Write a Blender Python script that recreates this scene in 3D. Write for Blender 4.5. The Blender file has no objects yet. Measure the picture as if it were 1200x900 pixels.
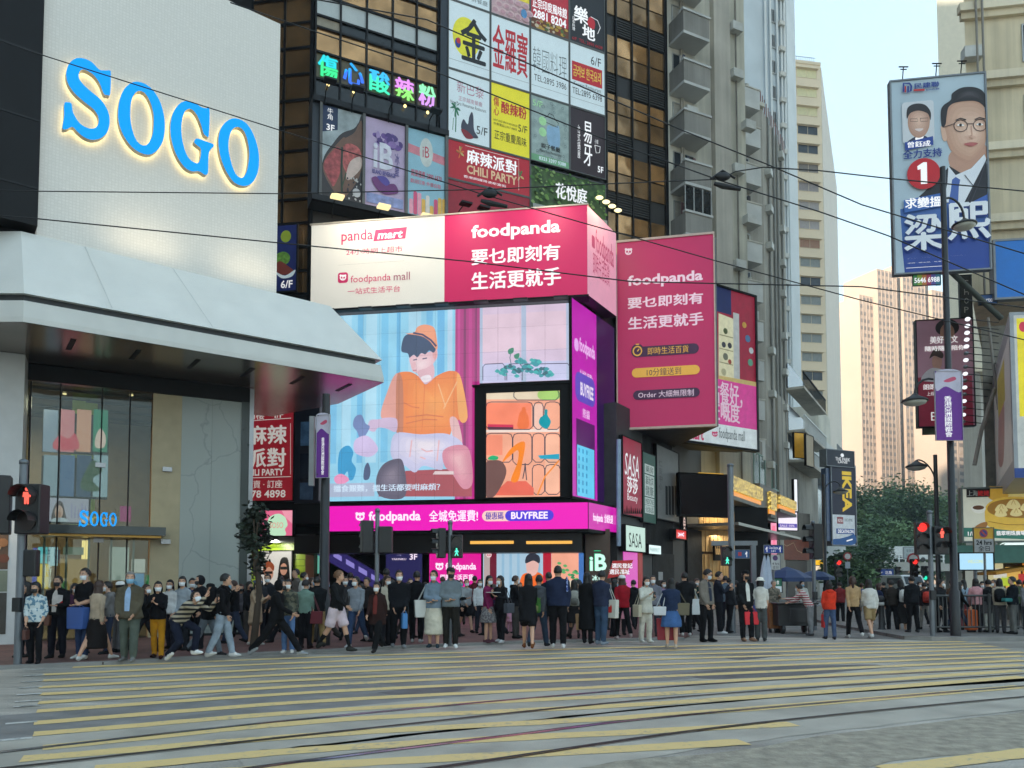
import bpy,bmesh,math,random
from mathutils import Vector,Matrix
from mathutils.bvhtree import BVHTree
R=math.radians
rng=random.Random(11)
S=bpy.context.scene
C=S.collection
# ------------------------------------------------------------------ camera, sky, sun, exposure
CH,FP,HZ,PIT=1.6,900.0,680.0,0.049
PCY=HZ-FP*math.tan(PIT)
cam=bpy.data.cameras.new('camera');camo=bpy.data.objects.new('camera',cam);C.objects.link(camo)
cam.sensor_width=36;cam.lens=27;cam.shift_y=(PCY-450)/1200
cam.clip_start=.1;cam.clip_end=6000
camo.location=(0,0,CH);camo.rotation_euler=(R(90)+PIT,0,0)
S.camera=camo
EXPO=3.62
K=2**-EXPO
W=bpy.data.worlds.new('World');S.world=W;W.use_nodes=True
wn=W.node_tree.nodes;wl=W.node_tree.links
sky=wn.new('ShaderNodeTexSky');sky.sky_type='NISHITA';sky.sun_disc=False
SUN_EL,SUN_AZ=R(7),R(222)
sky.sun_elevation=SUN_EL;sky.sun_rotation=SUN_AZ
sky.altitude=0;sky.air_density=1.0;sky.dust_density=.6;sky.ozone_density=3.0
wn['Background'].inputs['Strength'].default_value=.089
gm=wn.new('ShaderNodeGamma');gm.inputs[1].default_value=.3
tn=wn.new('ShaderNodeMix');tn.data_type='RGBA';tn.blend_type='MULTIPLY';tn.inputs[0].default_value=1;tn.inputs[7].default_value=(.84,.95,.97,1)
wl.new(sky.outputs[0],gm.inputs[0]);wl.new(gm.outputs[0],tn.inputs[6]);wl.new(tn.outputs[2],wn['Background'].inputs[0])
sl=bpy.data.lights.new('sun','SUN');so=bpy.data.objects.new('sun',sl);C.objects.link(so)
sl.energy=2;sl.angle=R(.5);sl.color=(1,.86,.7)
sd=Vector((math.sin(SUN_AZ)*math.cos(SUN_EL),math.cos(SUN_AZ)*math.cos(SUN_EL),math.sin(SUN_EL)))
so.rotation_euler=sd.to_track_quat('Z','Y').to_euler()
so.location=sd*300
S.view_settings.view_transform='Standard';S.view_settings.look='None'
S.view_settings.exposure=EXPO;S.view_settings.gamma=1;S.view_settings.use_curve_mapping=False
S.cycles.max_bounces=6;S.cycles.diffuse_bounces=3;S.cycles.glossy_bounces=3
S.cycles.transmission_bounces=4;S.cycles.transparent_max_bounces=8
S.cycles.caustics_reflective=False ;S.cycles.caustics_refractive=False
S.cycles.sample_clamp_indirect=4
S.cycles.use_denoising=True
# ------------------------------------------------------------------ materials
def lin(c):
 def f(v):
  v/=255.
  return v/12.92 if v<=.04045 else ((v+.055)/1.055)**2.4
 return tuple(f(v) for v in c)
MATS={}
def mat(col,rough=.6,metal=0,var=.12,sc=3.,bump=0,bsc=40.,emit=0,spec=.5,key=None,ecol=None):
 """procedural surface: base colour broken up by noise; col is sRGB 0-255"""
 k=(tuple(col),rough,metal,var,sc,bump,bsc,emit,spec,key)
 if k in MATS: return MATS[k]
 m=bpy.data.materials.new('surface');m.use_nodes=True ;MATS[k]=m
 nt=m.node_tree;n=nt.nodes;l=nt.links;b=n['Principled BSDF']
 c=lin(col)
 b.inputs['Base Color'].default_value=(*c,1);b.inputs['Roughness'].default_value=rough
 b.inputs['Metallic'].default_value=metal;b.inputs['Specular IOR Level'].default_value=spec
 if var or bump:
  tc=n.new('ShaderNodeTexCoord')
 if var:
  no=n.new('ShaderNodeTexNoise');no.inputs['Scale'].default_value=sc;no.inputs['Detail'].default_value=5
  l.new(tc.outputs['Object'],no.inputs['Vector'])
  mr=n.new('ShaderNodeMapRange');mr.inputs[1].default_value=.3;mr.inputs[2].default_value=.7
  mr.inputs[3].default_value=1-var;mr.inputs[4].default_value=1+var
  l.new(no.outputs[0],mr.inputs[0])
  mx=n.new('ShaderNodeMix');mx.data_type='RGBA';mx.blend_type='MULTIPLY';mx.inputs[0].default_value=1
  mx.inputs[6].default_value=(*c,1);l.new(mr.outputs[0],mx.inputs[7]);l.new(mx.outputs[2],b.inputs['Base Color'])
  if rough>.1:
   m2=n.new('ShaderNodeMapRange');m2.inputs[3].default_value=rough*.8;m2.inputs[4].default_value=min(1,rough*1.2)
   l.new(no.outputs[0],m2.inputs[0]);l.new(m2.outputs[0],b.inputs['Roughness'])
 if bump:
  nb=n.new('ShaderNodeTexNoise');nb.inputs['Scale'].default_value=bsc;nb.inputs['Detail'].default_value=4
  l.new(tc.outputs['Object'],nb.inputs['Vector'])
  bp=n.new('ShaderNodeBump');bp.inputs['Strength'].default_value=bump;bp.inputs['Distance'].default_value=.02
  l.new(nb.outputs[0],bp.inputs['Height']);l.new(bp.outputs[0],b.inputs['Normal'])
 if emit:
  ce=lin(ecol) if ecol else c
  b.inputs['Emission Color'].default_value=(*ce,1);b.inputs['Emission Strength'].default_value=emit*K
 return m
def streaky(c,var=.3,rough=.85):
 """weathered render: rain streaks that run down the wall, and blotches"""
 m=bpy.data.materials.new('weathered_wall');m.use_nodes=True ;n=m.node_tree.nodes;l=m.node_tree.links;b=n['Principled BSDF'];tc=n.new('ShaderNodeTexCoord')
 mp=n.new('ShaderNodeMapping');mp.inputs['Scale'].default_value=(2.2,2.2,.06);l.new(tc.outputs['Object'],mp.inputs[0])
 a=n.new('ShaderNodeTexNoise');a.inputs['Scale'].default_value=1.;a.inputs['Detail'].default_value=8;a.inputs['Roughness'].default_value=.65;l.new(mp.outputs[0],a.inputs[0])
 d=n.new('ShaderNodeTexNoise');d.inputs['Scale'].default_value=.35;d.inputs['Detail'].default_value=6;l.new(tc.outputs['Object'],d.inputs[0])
 ad=n.new('ShaderNodeMath');l.new(a.outputs[0],ad.inputs[0]);l.new(d.outputs[0],ad.inputs[1])
 r=n.new('ShaderNodeMapRange');r.inputs[1].default_value=.75;r.inputs[2].default_value=1.2;r.inputs[3].default_value=1-var;r.inputs[4].default_value=1.08;l.new(ad.outputs[0],r.inputs[0])
 x=n.new('ShaderNodeMix');x.data_type='RGBA';x.blend_type='MULTIPLY';x.inputs[0].default_value=1;x.inputs[6].default_value=(*lin(c),1);l.new(r.outputs[0],x.inputs[7]);l.new(x.outputs[2],b.inputs['Base Color']);b.inputs['Roughness'].default_value=rough
 return m
def glow(col,s=1.,base=.12,var=0.):
 """something that gives off light, shown at the sRGB colour col when s = 1"""
 k=('glow',tuple(col),s,base,var)
 if k in MATS: return MATS[k]
 m=bpy.data.materials.new('light_surface');m.use_nodes=True ;MATS[k]=m
 b=m.node_tree.nodes['Principled BSDF'];c=lin(col)
 b.inputs['Base Color'].default_value=(*(v*base for v in c),1);b.inputs['Roughness'].default_value=.35
 b.inputs['Specular IOR Level'].default_value=.25
 b.inputs['Emission Color'].default_value=(*c,1);b.inputs['Emission Strength'].default_value=s*K
 if var:
  n=m.node_tree.nodes;l=m.node_tree.links;tc=n.new('ShaderNodeTexCoord');no=n.new('ShaderNodeTexNoise');no.inputs['Scale'].default_value=1.1;no.inputs['Detail'].default_value=6
  l.new(tc.outputs['Object'],no.inputs[0]);mr=n.new('ShaderNodeMapRange');mr.inputs[1].default_value=.3;mr.inputs[2].default_value=.7;mr.inputs[3].default_value=s*K*(1-var);mr.inputs[4].default_value=s*K*(1+var)
  l.new(no.outputs[0],mr.inputs[0]);l.new(mr.outputs[0],b.inputs['Emission Strength'])
 return m
def film(tr,em,ec=(1,1,1)):
 """thin film laid over a screen: darkens by tr, adds a painted pale glare"""
 m=bpy.data.materials.new('glare_and_seams');m.use_nodes=True ;n=m.node_tree.nodes;l=m.node_tree.links
 t=n.new('ShaderNodeBsdfTransparent');t.inputs[0].default_value=(tr,tr,tr,1);e=n.new('ShaderNodeEmission');e.inputs[0].default_value=(*ec,1);e.inputs[1].default_value=em*K
 a=n.new('ShaderNodeAddShader');l.new(t.outputs[0],a.inputs[0]);l.new(e.outputs[0],a.inputs[1]);l.new(a.outputs[0],n['Material Output'].inputs[0])
 return m
def glass_mat(col=(200,215,210),rough=.02,alpha=.5):
 k=('glass',tuple(col),rough,alpha)
 if k in MATS: return MATS[k]
 m=bpy.data.materials.new('window_glass');m.use_nodes=True ;MATS[k]=m
 n=m.node_tree.nodes;l=m.node_tree.links
 g=n.new('ShaderNodeBsdfGlossy');g.inputs['Roughness'].default_value=rough;g.inputs[0].default_value=(.9,.93,.92,1)
 t=n.new('ShaderNodeBsdfTransparent');t.inputs[0].default_value=(*lin(col),1)
 f=n.new('ShaderNodeFresnel');f.inputs[0].default_value=1.55
 mm=n.new('ShaderNodeMath');mm.operation='MULTIPLY_ADD';mm.inputs[1].default_value=1.;mm.inputs[2].default_value=alpha
 mm.use_clamp=True
 x=n.new('ShaderNodeMixShader');l.new(f.outputs[0],mm.inputs[0]);l.new(mm.outputs[0],x.inputs[0])
 l.new(t.outputs[0],x.inputs[1]);l.new(g.outputs[0],x.inputs[2]);l.new(x.outputs[0],n['Material Output'].inputs[0])
 return m
BLACK=mat((16,16,18),.5,spec=.25);DARK=mat((30,31,34),.45,var=.2,spec=.3);CHAR=mat((48,50,52),.5)
WHITE=mat((222,224,222),.55,var=.05);STEEL=mat((150,152,155),.3,metal=.9);GREYM=mat((120,124,128),.45,metal=.5)
CONC=mat((150,147,140),.85,var=.2,sc=.6,bump=.2)
# ------------------------------------------------------------------ pixel geometry (photo pixel + depth -> real place)
SP,CP=math.sin(PIT),math.cos(PIT)
def ray(px,py):
 yc=(PCY-py)/FP
 return Vector(((px-600)/FP,CP-yc*SP,SP+yc*CP))
def at(px,py,Y):
 d=ray(px,py);t=Y/d.y
 return Vector((d.x*t,Y,CH+d.z*t))
def gp(px,py,z=0.):
 d=ray(px,py);t=(z-CH)/d.z
 return Vector((d.x*t,d.y*t,z))
class Fr:
 """a vertical facade plane: origin (x, y), direction u to the right, normal towards the viewer"""
 def __init__(s,o,d):
  s.o=Vector((o[0],o[1]));s.d=Vector(d[:2]).normalized();s.n=Vector((s.d.y,-s.d.x))
 @staticmethod
 def pts(a,b): return Fr(a,(b[0]-a[0],b[1]-a[1]))
 @staticmethod
 def vp(px,Y,vpx):
  d=Vector(((vpx-600)/FP,1))
  if d.x<0:d=-d
  return Fr(((px-600)/FP*Y,Y),d)
 def pt(s,u,z,off=0.):
  return Vector((s.o.x+s.d.x*u+s.n.x*off,s.o.y+s.d.y*u+s.n.y*off,z))
 def hit(s,px,py,off=0.):
  d=ray(px,py);t=(s.o.x*s.n.x+s.o.y*s.n.y+off)/(d.x*s.n.x+d.y*s.n.y)
  return ((d.x*t-s.o.x)*s.d.x+(d.y*t-s.o.y)*s.d.y,CH+d.z*t)
 def u(s,px,off=0.): return s.hit(px,500,off)[0]
 def shifted(s,off): return Fr(s.pt(0,0,off)[:2],s.d)
# ------------------------------------------------------------------ mesh builder
class MB:
 def __init__(s):s.v=[];s.f=[];s.m=[];s.ms=[];s.sm=[]
 def mi(s,m):
  if m not in s.ms:s.ms.append(m)
  return s.ms.index(m)
 def add(s,vs,fs,m,smooth=False):
  o=len(s.v);k=s.mi(m);s.v+=[tuple(v) for v in vs]
  for f in fs:s.f.append([o+i for i in f]);s.m.append(k);s.sm.append(smooth)
  return s
 def quad(s,a,b,c,d,m): return s.add([a,b,c,d],[(0,1,2,3)],m)
 def poly(s,pts,m): return s.add(pts,[tuple(range(len(pts)))],m)
 def hexa(s,p,m):
  return s.add(p,[(3,2,1,0),(4,5,6,7),(0,1,5,4),(1,2,6,5),(2,3,7,6),(3,0,4,7)],m)
 def box(s,c,sz,m,rz=0.):
  x,y,z=(v/2 for v in sz);ca,sa=math.cos(rz),math.sin(rz);P=[]
  for dz in (-z,z):
   for dx,dy in ((-x,-y),(x,-y),(x,y),(-x,y)):
    P.append((c[0]+dx*ca-dy*sa,c[1]+dx*sa+dy*ca,c[2]+dz))
  return s.hexa(P,m)
 def fbox(s,fr,u0,u1,z0,z1,o0,o1,m):
  if u0>u1:u0,u1=u1,u0
  if z0>z1:z0,z1=z1,z0
  if o0>o1:o0,o1=o1,o0
  P=[fr.pt(u0,z0,o1),fr.pt(u1,z0,o1),fr.pt(u1,z0,o0),fr.pt(u0,z0,o0)]
  P+=[Vector((p.x,p.y,z1)) for p in P]
  return s.hexa(P,m)
 def prism(s,xy,z0,z1,m,mtop=None):
  n=len(xy)
  s.add([(x,y,z0) for x,y in xy]+[(x,y,z1) for x,y in xy],[tuple(range(n-1,-1,-1))]+[(i,(i+1)%n,n+(i+1)%n,n+i) for i in range(n)],m)
  return s.add([(x,y,z1) for x,y in xy],[tuple(range(n))],mtop or m)
 def fprism(s,fr,uz,o0,o1,m,mf=None):
  n=len(uz)
  s.add([fr.pt(u,z,o1) for u,z in uz]+[fr.pt(u,z,o0) for u,z in uz],[tuple(range(2*n-1,n-1,-1))]+[(n+i,n+(i+1)%n,(i+1)%n,i) for i in range(n)],m)
  return s.add([fr.pt(u,z,o1) for u,z in uz],[tuple(range(n))],mf or m)
 def tube(s,path,r,m,seg=8,caps=True):
  path=[Vector(p) for p in path];rs=r if isinstance(r,(list,tuple)) else [r]*len(path)
  vs=[];up=None
  for i,p in enumerate(path):
   t=(path[min(i+1,len(path)-1)]-path[max(i-1,0)]).normalized()
   if up is None:up=t.orthogonal().normalized()
   a=(up-t*up.dot(t));a=a.normalized() if a.length>1e-6 else t.orthogonal().normalized();up=a
   b=t.cross(a)
   for k in range(seg):
    w=2*math.pi*k/seg
    vs.append(p+(a*math.cos(w)+b*math.sin(w))*rs[i])
  fs=[(i*seg+k,i*seg+(k+1)%seg,(i+1)*seg+(k+1)%seg,(i+1)*seg+k) for i in range(len(path)-1) for k in range(seg)]
  s.add(vs,fs,m,True)
  if caps:
   n=len(path)-1
   s.add([vs[k] for k in range(seg)],[tuple(range(seg-1,-1,-1))],m)
   s.add([vs[n*seg+k] for k in range(seg)],[tuple(range(seg))],m)
  return s
 def lathe(s,c,prof,m,seg=16,axis='Z'):
  vs=[]
  for r,h in prof:
   for k in range(seg):
    w=2*math.pi*k/seg;a,b=r*math.cos(w),r*math.sin(w)
    o=(a,b,h) if axis=='Z' else (a,-h,b) if axis=='Y' else (h,a,b)
    vs.append((c[0]+o[0],c[1]+o[1],c[2]+o[2]))
  fs=[(i*seg+k,i*seg+(k+1)%seg,(i+1)*seg+(k+1)%seg,(i+1)*seg+k) for i in range(len(prof)-1) for k in range(seg)]
  fs+=[tuple(range(seg-1,-1,-1)),tuple((len(prof)-1)*seg+k for k in range(seg))]
  return s.add(vs,fs,m,True)
 def ball(s,c,r,m,seg=10,rings=7):
  rx,ry,rz=r if isinstance(r,(tuple,list)) else (r,r,r)
  vs=[(c[0]+rx*math.sin(math.pi*i/rings)*math.cos(2*math.pi*k/seg),c[1]+ry*math.sin(math.pi*i/rings)*math.sin(2*math.pi*k/seg),c[2]+rz*math.cos(math.pi*i/rings)) for i in range(rings+1) for k in range(seg)]
  fs=[(i*seg+k,(i+1)*seg+k,(i+1)*seg+(k+1)%seg,i*seg+(k+1)%seg) for i in range(rings) for k in range(seg)]
  return s.add(vs,fs,m,True)
 def build(s,name,parent=None,loc=None,bevel=0,clean=False):
  me=bpy.data.meshes.new(name)
  o0=Vector(loc) if loc is not None else Vector((0,0,0))
  if parent is not None and loc is None:o0=Vector(parent.matrix_world.translation)
  me.from_pydata([tuple(Vector(v)-o0) for v in s.v],[],s.f)
  for m in s.ms:me.materials.append(m)
  me.polygons.foreach_set('material_index',s.m);me.polygons.foreach_set('use_smooth',s.sm)
  me.update()
  o=bpy.data.objects.new(name,me);C.objects.link(o)
  if parent is not None:o.parent=parent
  else:o.location=o0
  if bevel:
   b=o.modifiers.new('bevel','BEVEL');b.width=bevel;b.segments=2;b.limit_method='ANGLE'
  return o
def tag(o,label=None,cat=None,group=None,kind=None):
 if label:o['label']=label
 if cat:o['category']=cat
 if group:o['group']=group
 if kind:o['kind']=kind
 return o
def thing(name,loc,label,cat,group=None,rz=0.):
 o=bpy.data.objects.new(name,None);C.objects.link(o);o.empty_display_size=.2
 o.location=loc;o.rotation_euler=(0,0,rz)
 o.matrix_world=Matrix.Translation(Vector(loc))@Matrix.Rotation(rz,4,'Z')
 return tag(o,label,cat,group)
def tag_kind(name,mb,kind='structure',loc=None):
 return tag(mb.build(name,loc=loc),kind=kind)
def copy_tree(o,parent=None):
 c=o.copy();C.objects.link(c)
 if parent is not None:c.parent=parent
 for ch in o.children:copy_tree(ch,c)
 return c
# ------------------------------------------------------------------ lettering and artwork on facades
TXT={}
def text_mesh(body,bold=0.,res=2,sp=1.0):
 k=(body,bold,res,sp)
 if k in TXT: return TXT[k]
 cu=bpy.data.curves.new('t','FONT');cu.body=body;cu.size=1;cu.resolution_u=res;cu.offset=bold
 cu.space_character=sp;cu.align_x='CENTER' if '\n' in body else 'LEFT';cu.space_line=.95
 o=bpy.data.objects.new('t',cu);me=o.to_mesh()
 vs=[(v.co.x,v.co.y) for v in me.vertices];fs=[tuple(p.vertices) for p in me.polygons]
 o.to_mesh_clear();bpy.data.objects.remove(o);bpy.data.curves.remove(cu)
 xs=[v[0] for v in vs] or [0,1];ys=[v[1] for v in vs] or [0,1]
 x0,x1,y0,y1=min(xs),max(xs),min(ys),max(ys)
 TXT[k]=([((x-x0)/max(x1-x0,1e-6),(y-y0)/max(y1-y0,1e-6)) for x,y in vs],fs)
 return TXT[k]
LAY=.0012
def receding(mb,fr,u0,u1,z0,z1,depth,m,vp=1200,o=0.):
 """a block behind a facade whose flank runs back towards the vanishing column vp"""
 d=Vector(((vp-600)/FP,1)).normalized()*depth;a=fr.pt(u0,0,o);b=fr.pt(u1,0,o)
 return mb.prism([(a.x,a.y),(b.x,b.y),(b.x+d.x,b.y+d.y),(a.x+d.x,a.y+d.y)],z0,z1,m)
class Art:
 """flat artwork and lettering on a facade frame; every new patch lies 1.2 mm in front of the one before"""
 def __init__(s,fr,off=0.):
  s.fr=fr;s.off=off;s.a=MB();s.t=[];s.e=MB();s.k=0;s.which=s.a
 def lay(s):s.k+=1; return s.off+LAY*s.k
 clip=None
 def P(s,px,py):
  u,z=s.fr.hit(px,py,s.off)
  if s.clip:u=min(max(u,s.clip[0]),s.clip[1]);z=min(max(z,s.clip[2]),s.clip[3])
  return u,z
 def soft(s,pts,c0,c1,k=5,to=None,mk=None):
  """a shape whose tone drifts from c0 at its rim to c1 towards the point `to`"""
  cx=sum(p[0] for p in pts)/len(pts);cy=sum(p[1] for p in pts)/len(pts);tx,ty=to or (cx,cy)
  for i in range(k):
   f=i/k;t=i/max(1,k-1)
   s.smooth([(x+(tx-x)*f*.92,y+(ty-y)*f*.92) for x,y in pts],(mk or glow)(tuple(int(a+(b-a)*t) for a,b in zip(c0,c1))),4)
  return s
 def uz(s,pts,m,dst=None):
  o=s.lay();(dst or s.which).poly([s.fr.pt(u,z,o) for u,z in pts],m); return s
 def poly(s,pts,m): return s.uz([s.P(*p) for p in pts],m)
 def smooth(s,pts,m,n=5):
  """closed Catmull-Rom outline through photo pixels"""
  q=[s.P(*p) for p in pts];N=len(q);out=[]
  for i in range(N):
   p0,p1,p2,p3=q[i-1],q[i],q[(i+1)%N],q[(i+2)%N]
   for j in range(n):
    t=j/n
    out.append(tuple(.5*(2*p1[c]+(p2[c]-p0[c])*t+(2*p0[c]-5*p1[c]+4*p2[c]-p3[c])*t*t+(3*p1[c]-p0[c]-3*p2[c]+p3[c])*t**3) for c in (0,1)))
  return s.uz(out,m)
 def rect(s,x0,y0,x1,y1,m):
  a=s.P(x0,y1);b=s.P(x1,y0)
  return s.uz([(a[0],a[1]),(b[0],a[1]),(b[0],b[1]),(a[0],b[1])],m)
 def ell(s,x,y,rx,ry,m,n=28):
  c=s.P(x,y);a=s.P(x+rx,y);b=s.P(x,y-ry);ru,rz=abs(a[0]-c[0]),abs(b[1]-c[1])
  return s.uz([(c[0]+ru*math.cos(2*math.pi*i/n),c[1]+rz*math.sin(2*math.pi*i/n)) for i in range(n)],m)
 def pill(s,x0,y0,x1,y1,m,rr=None):
  a=s.P(x0,y1);b=s.P(x1,y0);r=min(abs(b[1]-a[1]),abs(b[0]-a[0]))/2*(rr or 1);out=[]
  for cx,cz,w0 in ((b[0]-r,b[1]-r,0),(a[0]+r,b[1]-r,90),(a[0]+r,a[1]+r,180),(b[0]-r,a[1]+r,270)):
   for i in range(6):w=R(w0+18*i);out.append((cx+r*math.cos(w),cz+r*math.sin(w)))
  return s.uz(out,m)
 def line(s,pts,w,m):
  """a stroke of width w (metres) through photo pixels, kept in the art layer"""
  q=[Vector(s.P(*p)) for p in pts];L=[];Rr=[]
  for i,p in enumerate(q):
   t=(q[min(i+1,len(q)-1)]-q[max(i-1,0)]).normalized();nn=Vector((-t.y,t.x))*w/2
   L.append(p+nn);Rr.append(p-nn)
  o=s.lay()
  for i in range(len(q)-1):
   s.which.poly([s.fr.pt(v[0],v[1],o) for v in (L[i],Rr[i],Rr[i+1],L[i+1])],m)
  return s
 def text(s,body,x0,y0,x1,y1,m,bold=0.,sp=1.,shear=0.):
  """lettering that fills the box from pixel (x0, y1) bottom left to (x1, y0) top right"""
  wide=any(ord(ch)>0x2e80 for ch in body);n=1
  if wide and bold>.005:n=1 if bold<.015 else 3 if bold<.03 else 5
  if wide:bold=min(bold,0)
  elif not wide:bold=min(bold,.03)
  vs,fs=text_mesh(body,bold,2,sp);a=s.P(x0,y1);b=s.P(x1,y0);mb=MB()
  rows=body.count('\n')+1;cw=(b[0]-a[0])/max(1,len(body)/rows)*.035
  for k in range(n):
   o=s.lay();dx=(0,-1,1,0,0)[k]*cw*.8;dz=(0,0,0,1,-1)[k]*cw*.6
   mb.add([s.fr.pt(a[0]+dx+x*(b[0]-a[0])+shear*(y-.5)*(b[1]-a[1]),a[1]+dz+y*(b[1]-a[1]),o) for x,y in vs],fs,m)
  s.t.append(mb)
  return s
 def panda(s,x,y,r,m,bg):
  """small round-eared emblem: two ears, face, eye patches"""
  w=s.which;s.which=s.e
  s.ell(x-r*.75,y-r*.7,r*.36,r*.36,m,12);s.ell(x+r*.75,y-r*.7,r*.36,r*.36,m,12)
  s.ell(x,y,r*1.05,r*.95,m,20)
  s.ell(x-r*.42,y,r*.3,r*.34,bg,12);s.ell(x+r*.42,y,r*.3,r*.34,bg,12)
  s.ell(x,y+r*.42,r*.16,r*.12,bg,10);s.which=w
  return s
 def done(s,parent,name='artwork',label=None):
  out=[]
  for mb,nm in [(s.a,name),(s.e,'emblem')]+[(t,'lettering') for t in s.t]:
   if mb.f:out.append(mb.build(nm,parent))
  if label and out:out[0]['label']=label
  return out
def board(fr,px0,py0,px1,py1,name,label,cat,thick=.15,frame=.05,fm=None,off=.0,group=None,face=None,rim=True):
 """a sign: an Empty with a body panel and a rim; returns (thing, Art on its face)"""
 a=fr.hit(px0,py1,off+thick);b=fr.hit(px1,py0,off+thick)
 c=fr.pt((a[0]+b[0])/2,a[1],off)
 t=thing(name,c,label,cat,group)
 fm=fm or DARK
 mb=MB().fbox(fr,a[0],b[0],a[1],b[1],off,off+thick,fm)
 mb.build('panel',t)
 if rim:
  e=MB();w=frame
  for (u0,u1,z0,z1) in ((a[0]-w,b[0]+w,b[1],b[1]+w),(a[0]-w,b[0]+w,a[1]-w,a[1]),(a[0]-w,a[0],a[1],b[1]),(b[0],b[0]+w,a[1],b[1])):
   e.fbox(fr,u0,u1,z0,z1,off-.002,off+thick+.03,fm)
  e.build('frame',t)
 A=Art(fr,off+thick)
 if face:A.rect(px0,py0,px1,py1,face)
 return t,A
# ================================================================== THE GROUND
def asphalt_mat():
 m=bpy.data.materials.new('asphalt');m.use_nodes=True ;n=m.node_tree.nodes;l=m.node_tree.links;b=n['Principled BSDF']
 tc=n.new('ShaderNodeTexCoord')
 a=n.new('ShaderNodeTexNoise');a.inputs['Scale'].default_value=.35;a.inputs['Detail'].default_value=6
 f=n.new('ShaderNodeTexNoise');f.inputs['Scale'].default_value=45;f.inputs['Detail'].default_value=3
 mp=n.new('ShaderNodeMapping');mp.inputs['Rotation'].default_value=(0,0,R(-28));mp.inputs['Scale'].default_value=(.25,2.2,1)
 st=n.new('ShaderNodeTexNoise');st.inputs['Scale'].default_value=1.3;st.inputs['Detail'].default_value=5
 l.new(tc.outputs['Object'],a.inputs[0]);l.new(tc.outputs['Object'],f.inputs[0]);l.new(tc.outputs['Object'],mp.inputs[0]);l.new(mp.outputs[0],st.inputs[0])
 r1=n.new('ShaderNodeValToRGB');r1.color_ramp.elements[0].color=(.262,.244,.212,1);r1.color_ramp.elements[1].color=(.45,.42,.37,1)
 r1.color_ramp.elements[0].position=.35;r1.color_ramp.elements[1].position=.65
 l.new(a.outputs[0],r1.inputs[0])
 mx=n.new('ShaderNodeMix');mx.data_type='RGBA';mx.blend_type='OVERLAY';mx.inputs[0].default_value=.85
 l.new(r1.outputs[0],mx.inputs[6]);l.new(st.outputs[0],mx.inputs[7])
 m2=n.new('ShaderNodeMix');m2.data_type='RGBA';m2.blend_type='OVERLAY';m2.inputs[0].default_value=.55
 l.new(mx.outputs[2],m2.inputs[6]);l.new(f.outputs[0],m2.inputs[7]);l.new(m2.outputs[2],b.inputs['Base Color'])
 rr=n.new('ShaderNodeMapRange');rr.inputs[3].default_value=.42;rr.inputs[4].default_value=.75;l.new(st.outputs[0],rr.inputs[0]);l.new(rr.outputs[0],b.inputs['Roughness'])
 bp=n.new('ShaderNodeBump');bp.inputs['Strength'].default_value=.35;bp.inputs['Distance'].default_value=.01
 l.new(f.outputs[0],bp.inputs['Height']);l.new(bp.outputs[0],b.inputs['Normal'])
 return m
ASPH=asphalt_mat()
def worn_mat(col,under,thr=.47):
 m=bpy.data.materials.new('worn_paint');m.use_nodes=True ;n=m.node_tree.nodes;l=m.node_tree.links;b=n['Principled BSDF']
 tc=n.new('ShaderNodeTexCoord')
 a=n.new('ShaderNodeTexNoise');a.inputs['Scale'].default_value=9;a.inputs['Detail'].default_value=9;a.inputs['Roughness'].default_value=.72
 big=n.new('ShaderNodeTexNoise');big.inputs['Scale'].default_value=.6;big.inputs['Detail'].default_value=3
 l.new(tc.outputs['Object'],a.inputs[0]);l.new(tc.outputs['Object'],big.inputs[0])
 ad=n.new('ShaderNodeMath');ad.operation='MULTIPLY_ADD';ad.inputs[1].default_value=.45;l.new(big.outputs[0],ad.inputs[0]);l.new(a.outputs[0],ad.inputs[2])
 mr=n.new('ShaderNodeMapRange');mr.inputs[1].default_value=thr+.13;mr.inputs[2].default_value=thr+.27;l.new(ad.outputs[0],mr.inputs[0])
 mx=n.new('ShaderNodeMix');mx.data_type='RGBA';mx.inputs[6].default_value=(*under,1);mx.inputs[7].default_value=(*lin(col),1)
 mm=n.new('ShaderNodeMath');mm.operation='MULTIPLY_ADD';mm.inputs[1].default_value=.8;mm.inputs[2].default_value=.2;l.new(mr.outputs[0],mm.inputs[0])
 l.new(mm.outputs[0],mx.inputs[0]);l.new(mx.outputs[2],b.inputs['Base Color']);b.inputs['Roughness'].default_value=.6
 return m
YEL=worn_mat((230,200,136),(.33,.31,.27),.4);WHT=worn_mat((205,205,200),(.13,.13,.12))
tag_kind('road',MB().poly([(-900,-900,0),(900,-900,0),(900,2500,0),(-900,2500,0)],ASPH))
def gcurve(pts,n=8):
 q=[gp(*p) for p in pts];out=[];N=len(q)
 for i in range(N-1):
  p0=q[max(i-1,0)] if i else q[0]*2-q[1];p1,p2=q[i],q[i+1]
  p3=q[i+2] if i+2<N else q[-1]*2-q[-2]
  for j in range(n+(i==N-2)):
   t=j/n
   out.append(.5*(2*p1+(p2-p0)*t+(2*p0-5*p1+4*p2-p3)*t*t+(3*p1-p0-3*p2+p3)*t**3))
 return out
def strip(mb,path,w,z,m,jit=0.):
 L=[];Q=[]
 for i,p in enumerate(path):
  t=path[min(i+1,len(path)-1)]-path[max(i-1,0)];nn=Vector((-t.y,t.x,0)).normalized()
  j=rng.uniform(-jit,jit);k=rng.uniform(-jit,jit)
  a=p+nn*(w/2+j);b=p-nn*(w/2+k);L.append(Vector((a.x,a.y,z)));Q.append(Vector((b.x,b.y,z)))
 for i in range(len(path)-1):mb.quad(Q[i],Q[i+1],L[i+1],L[i],m)
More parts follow.
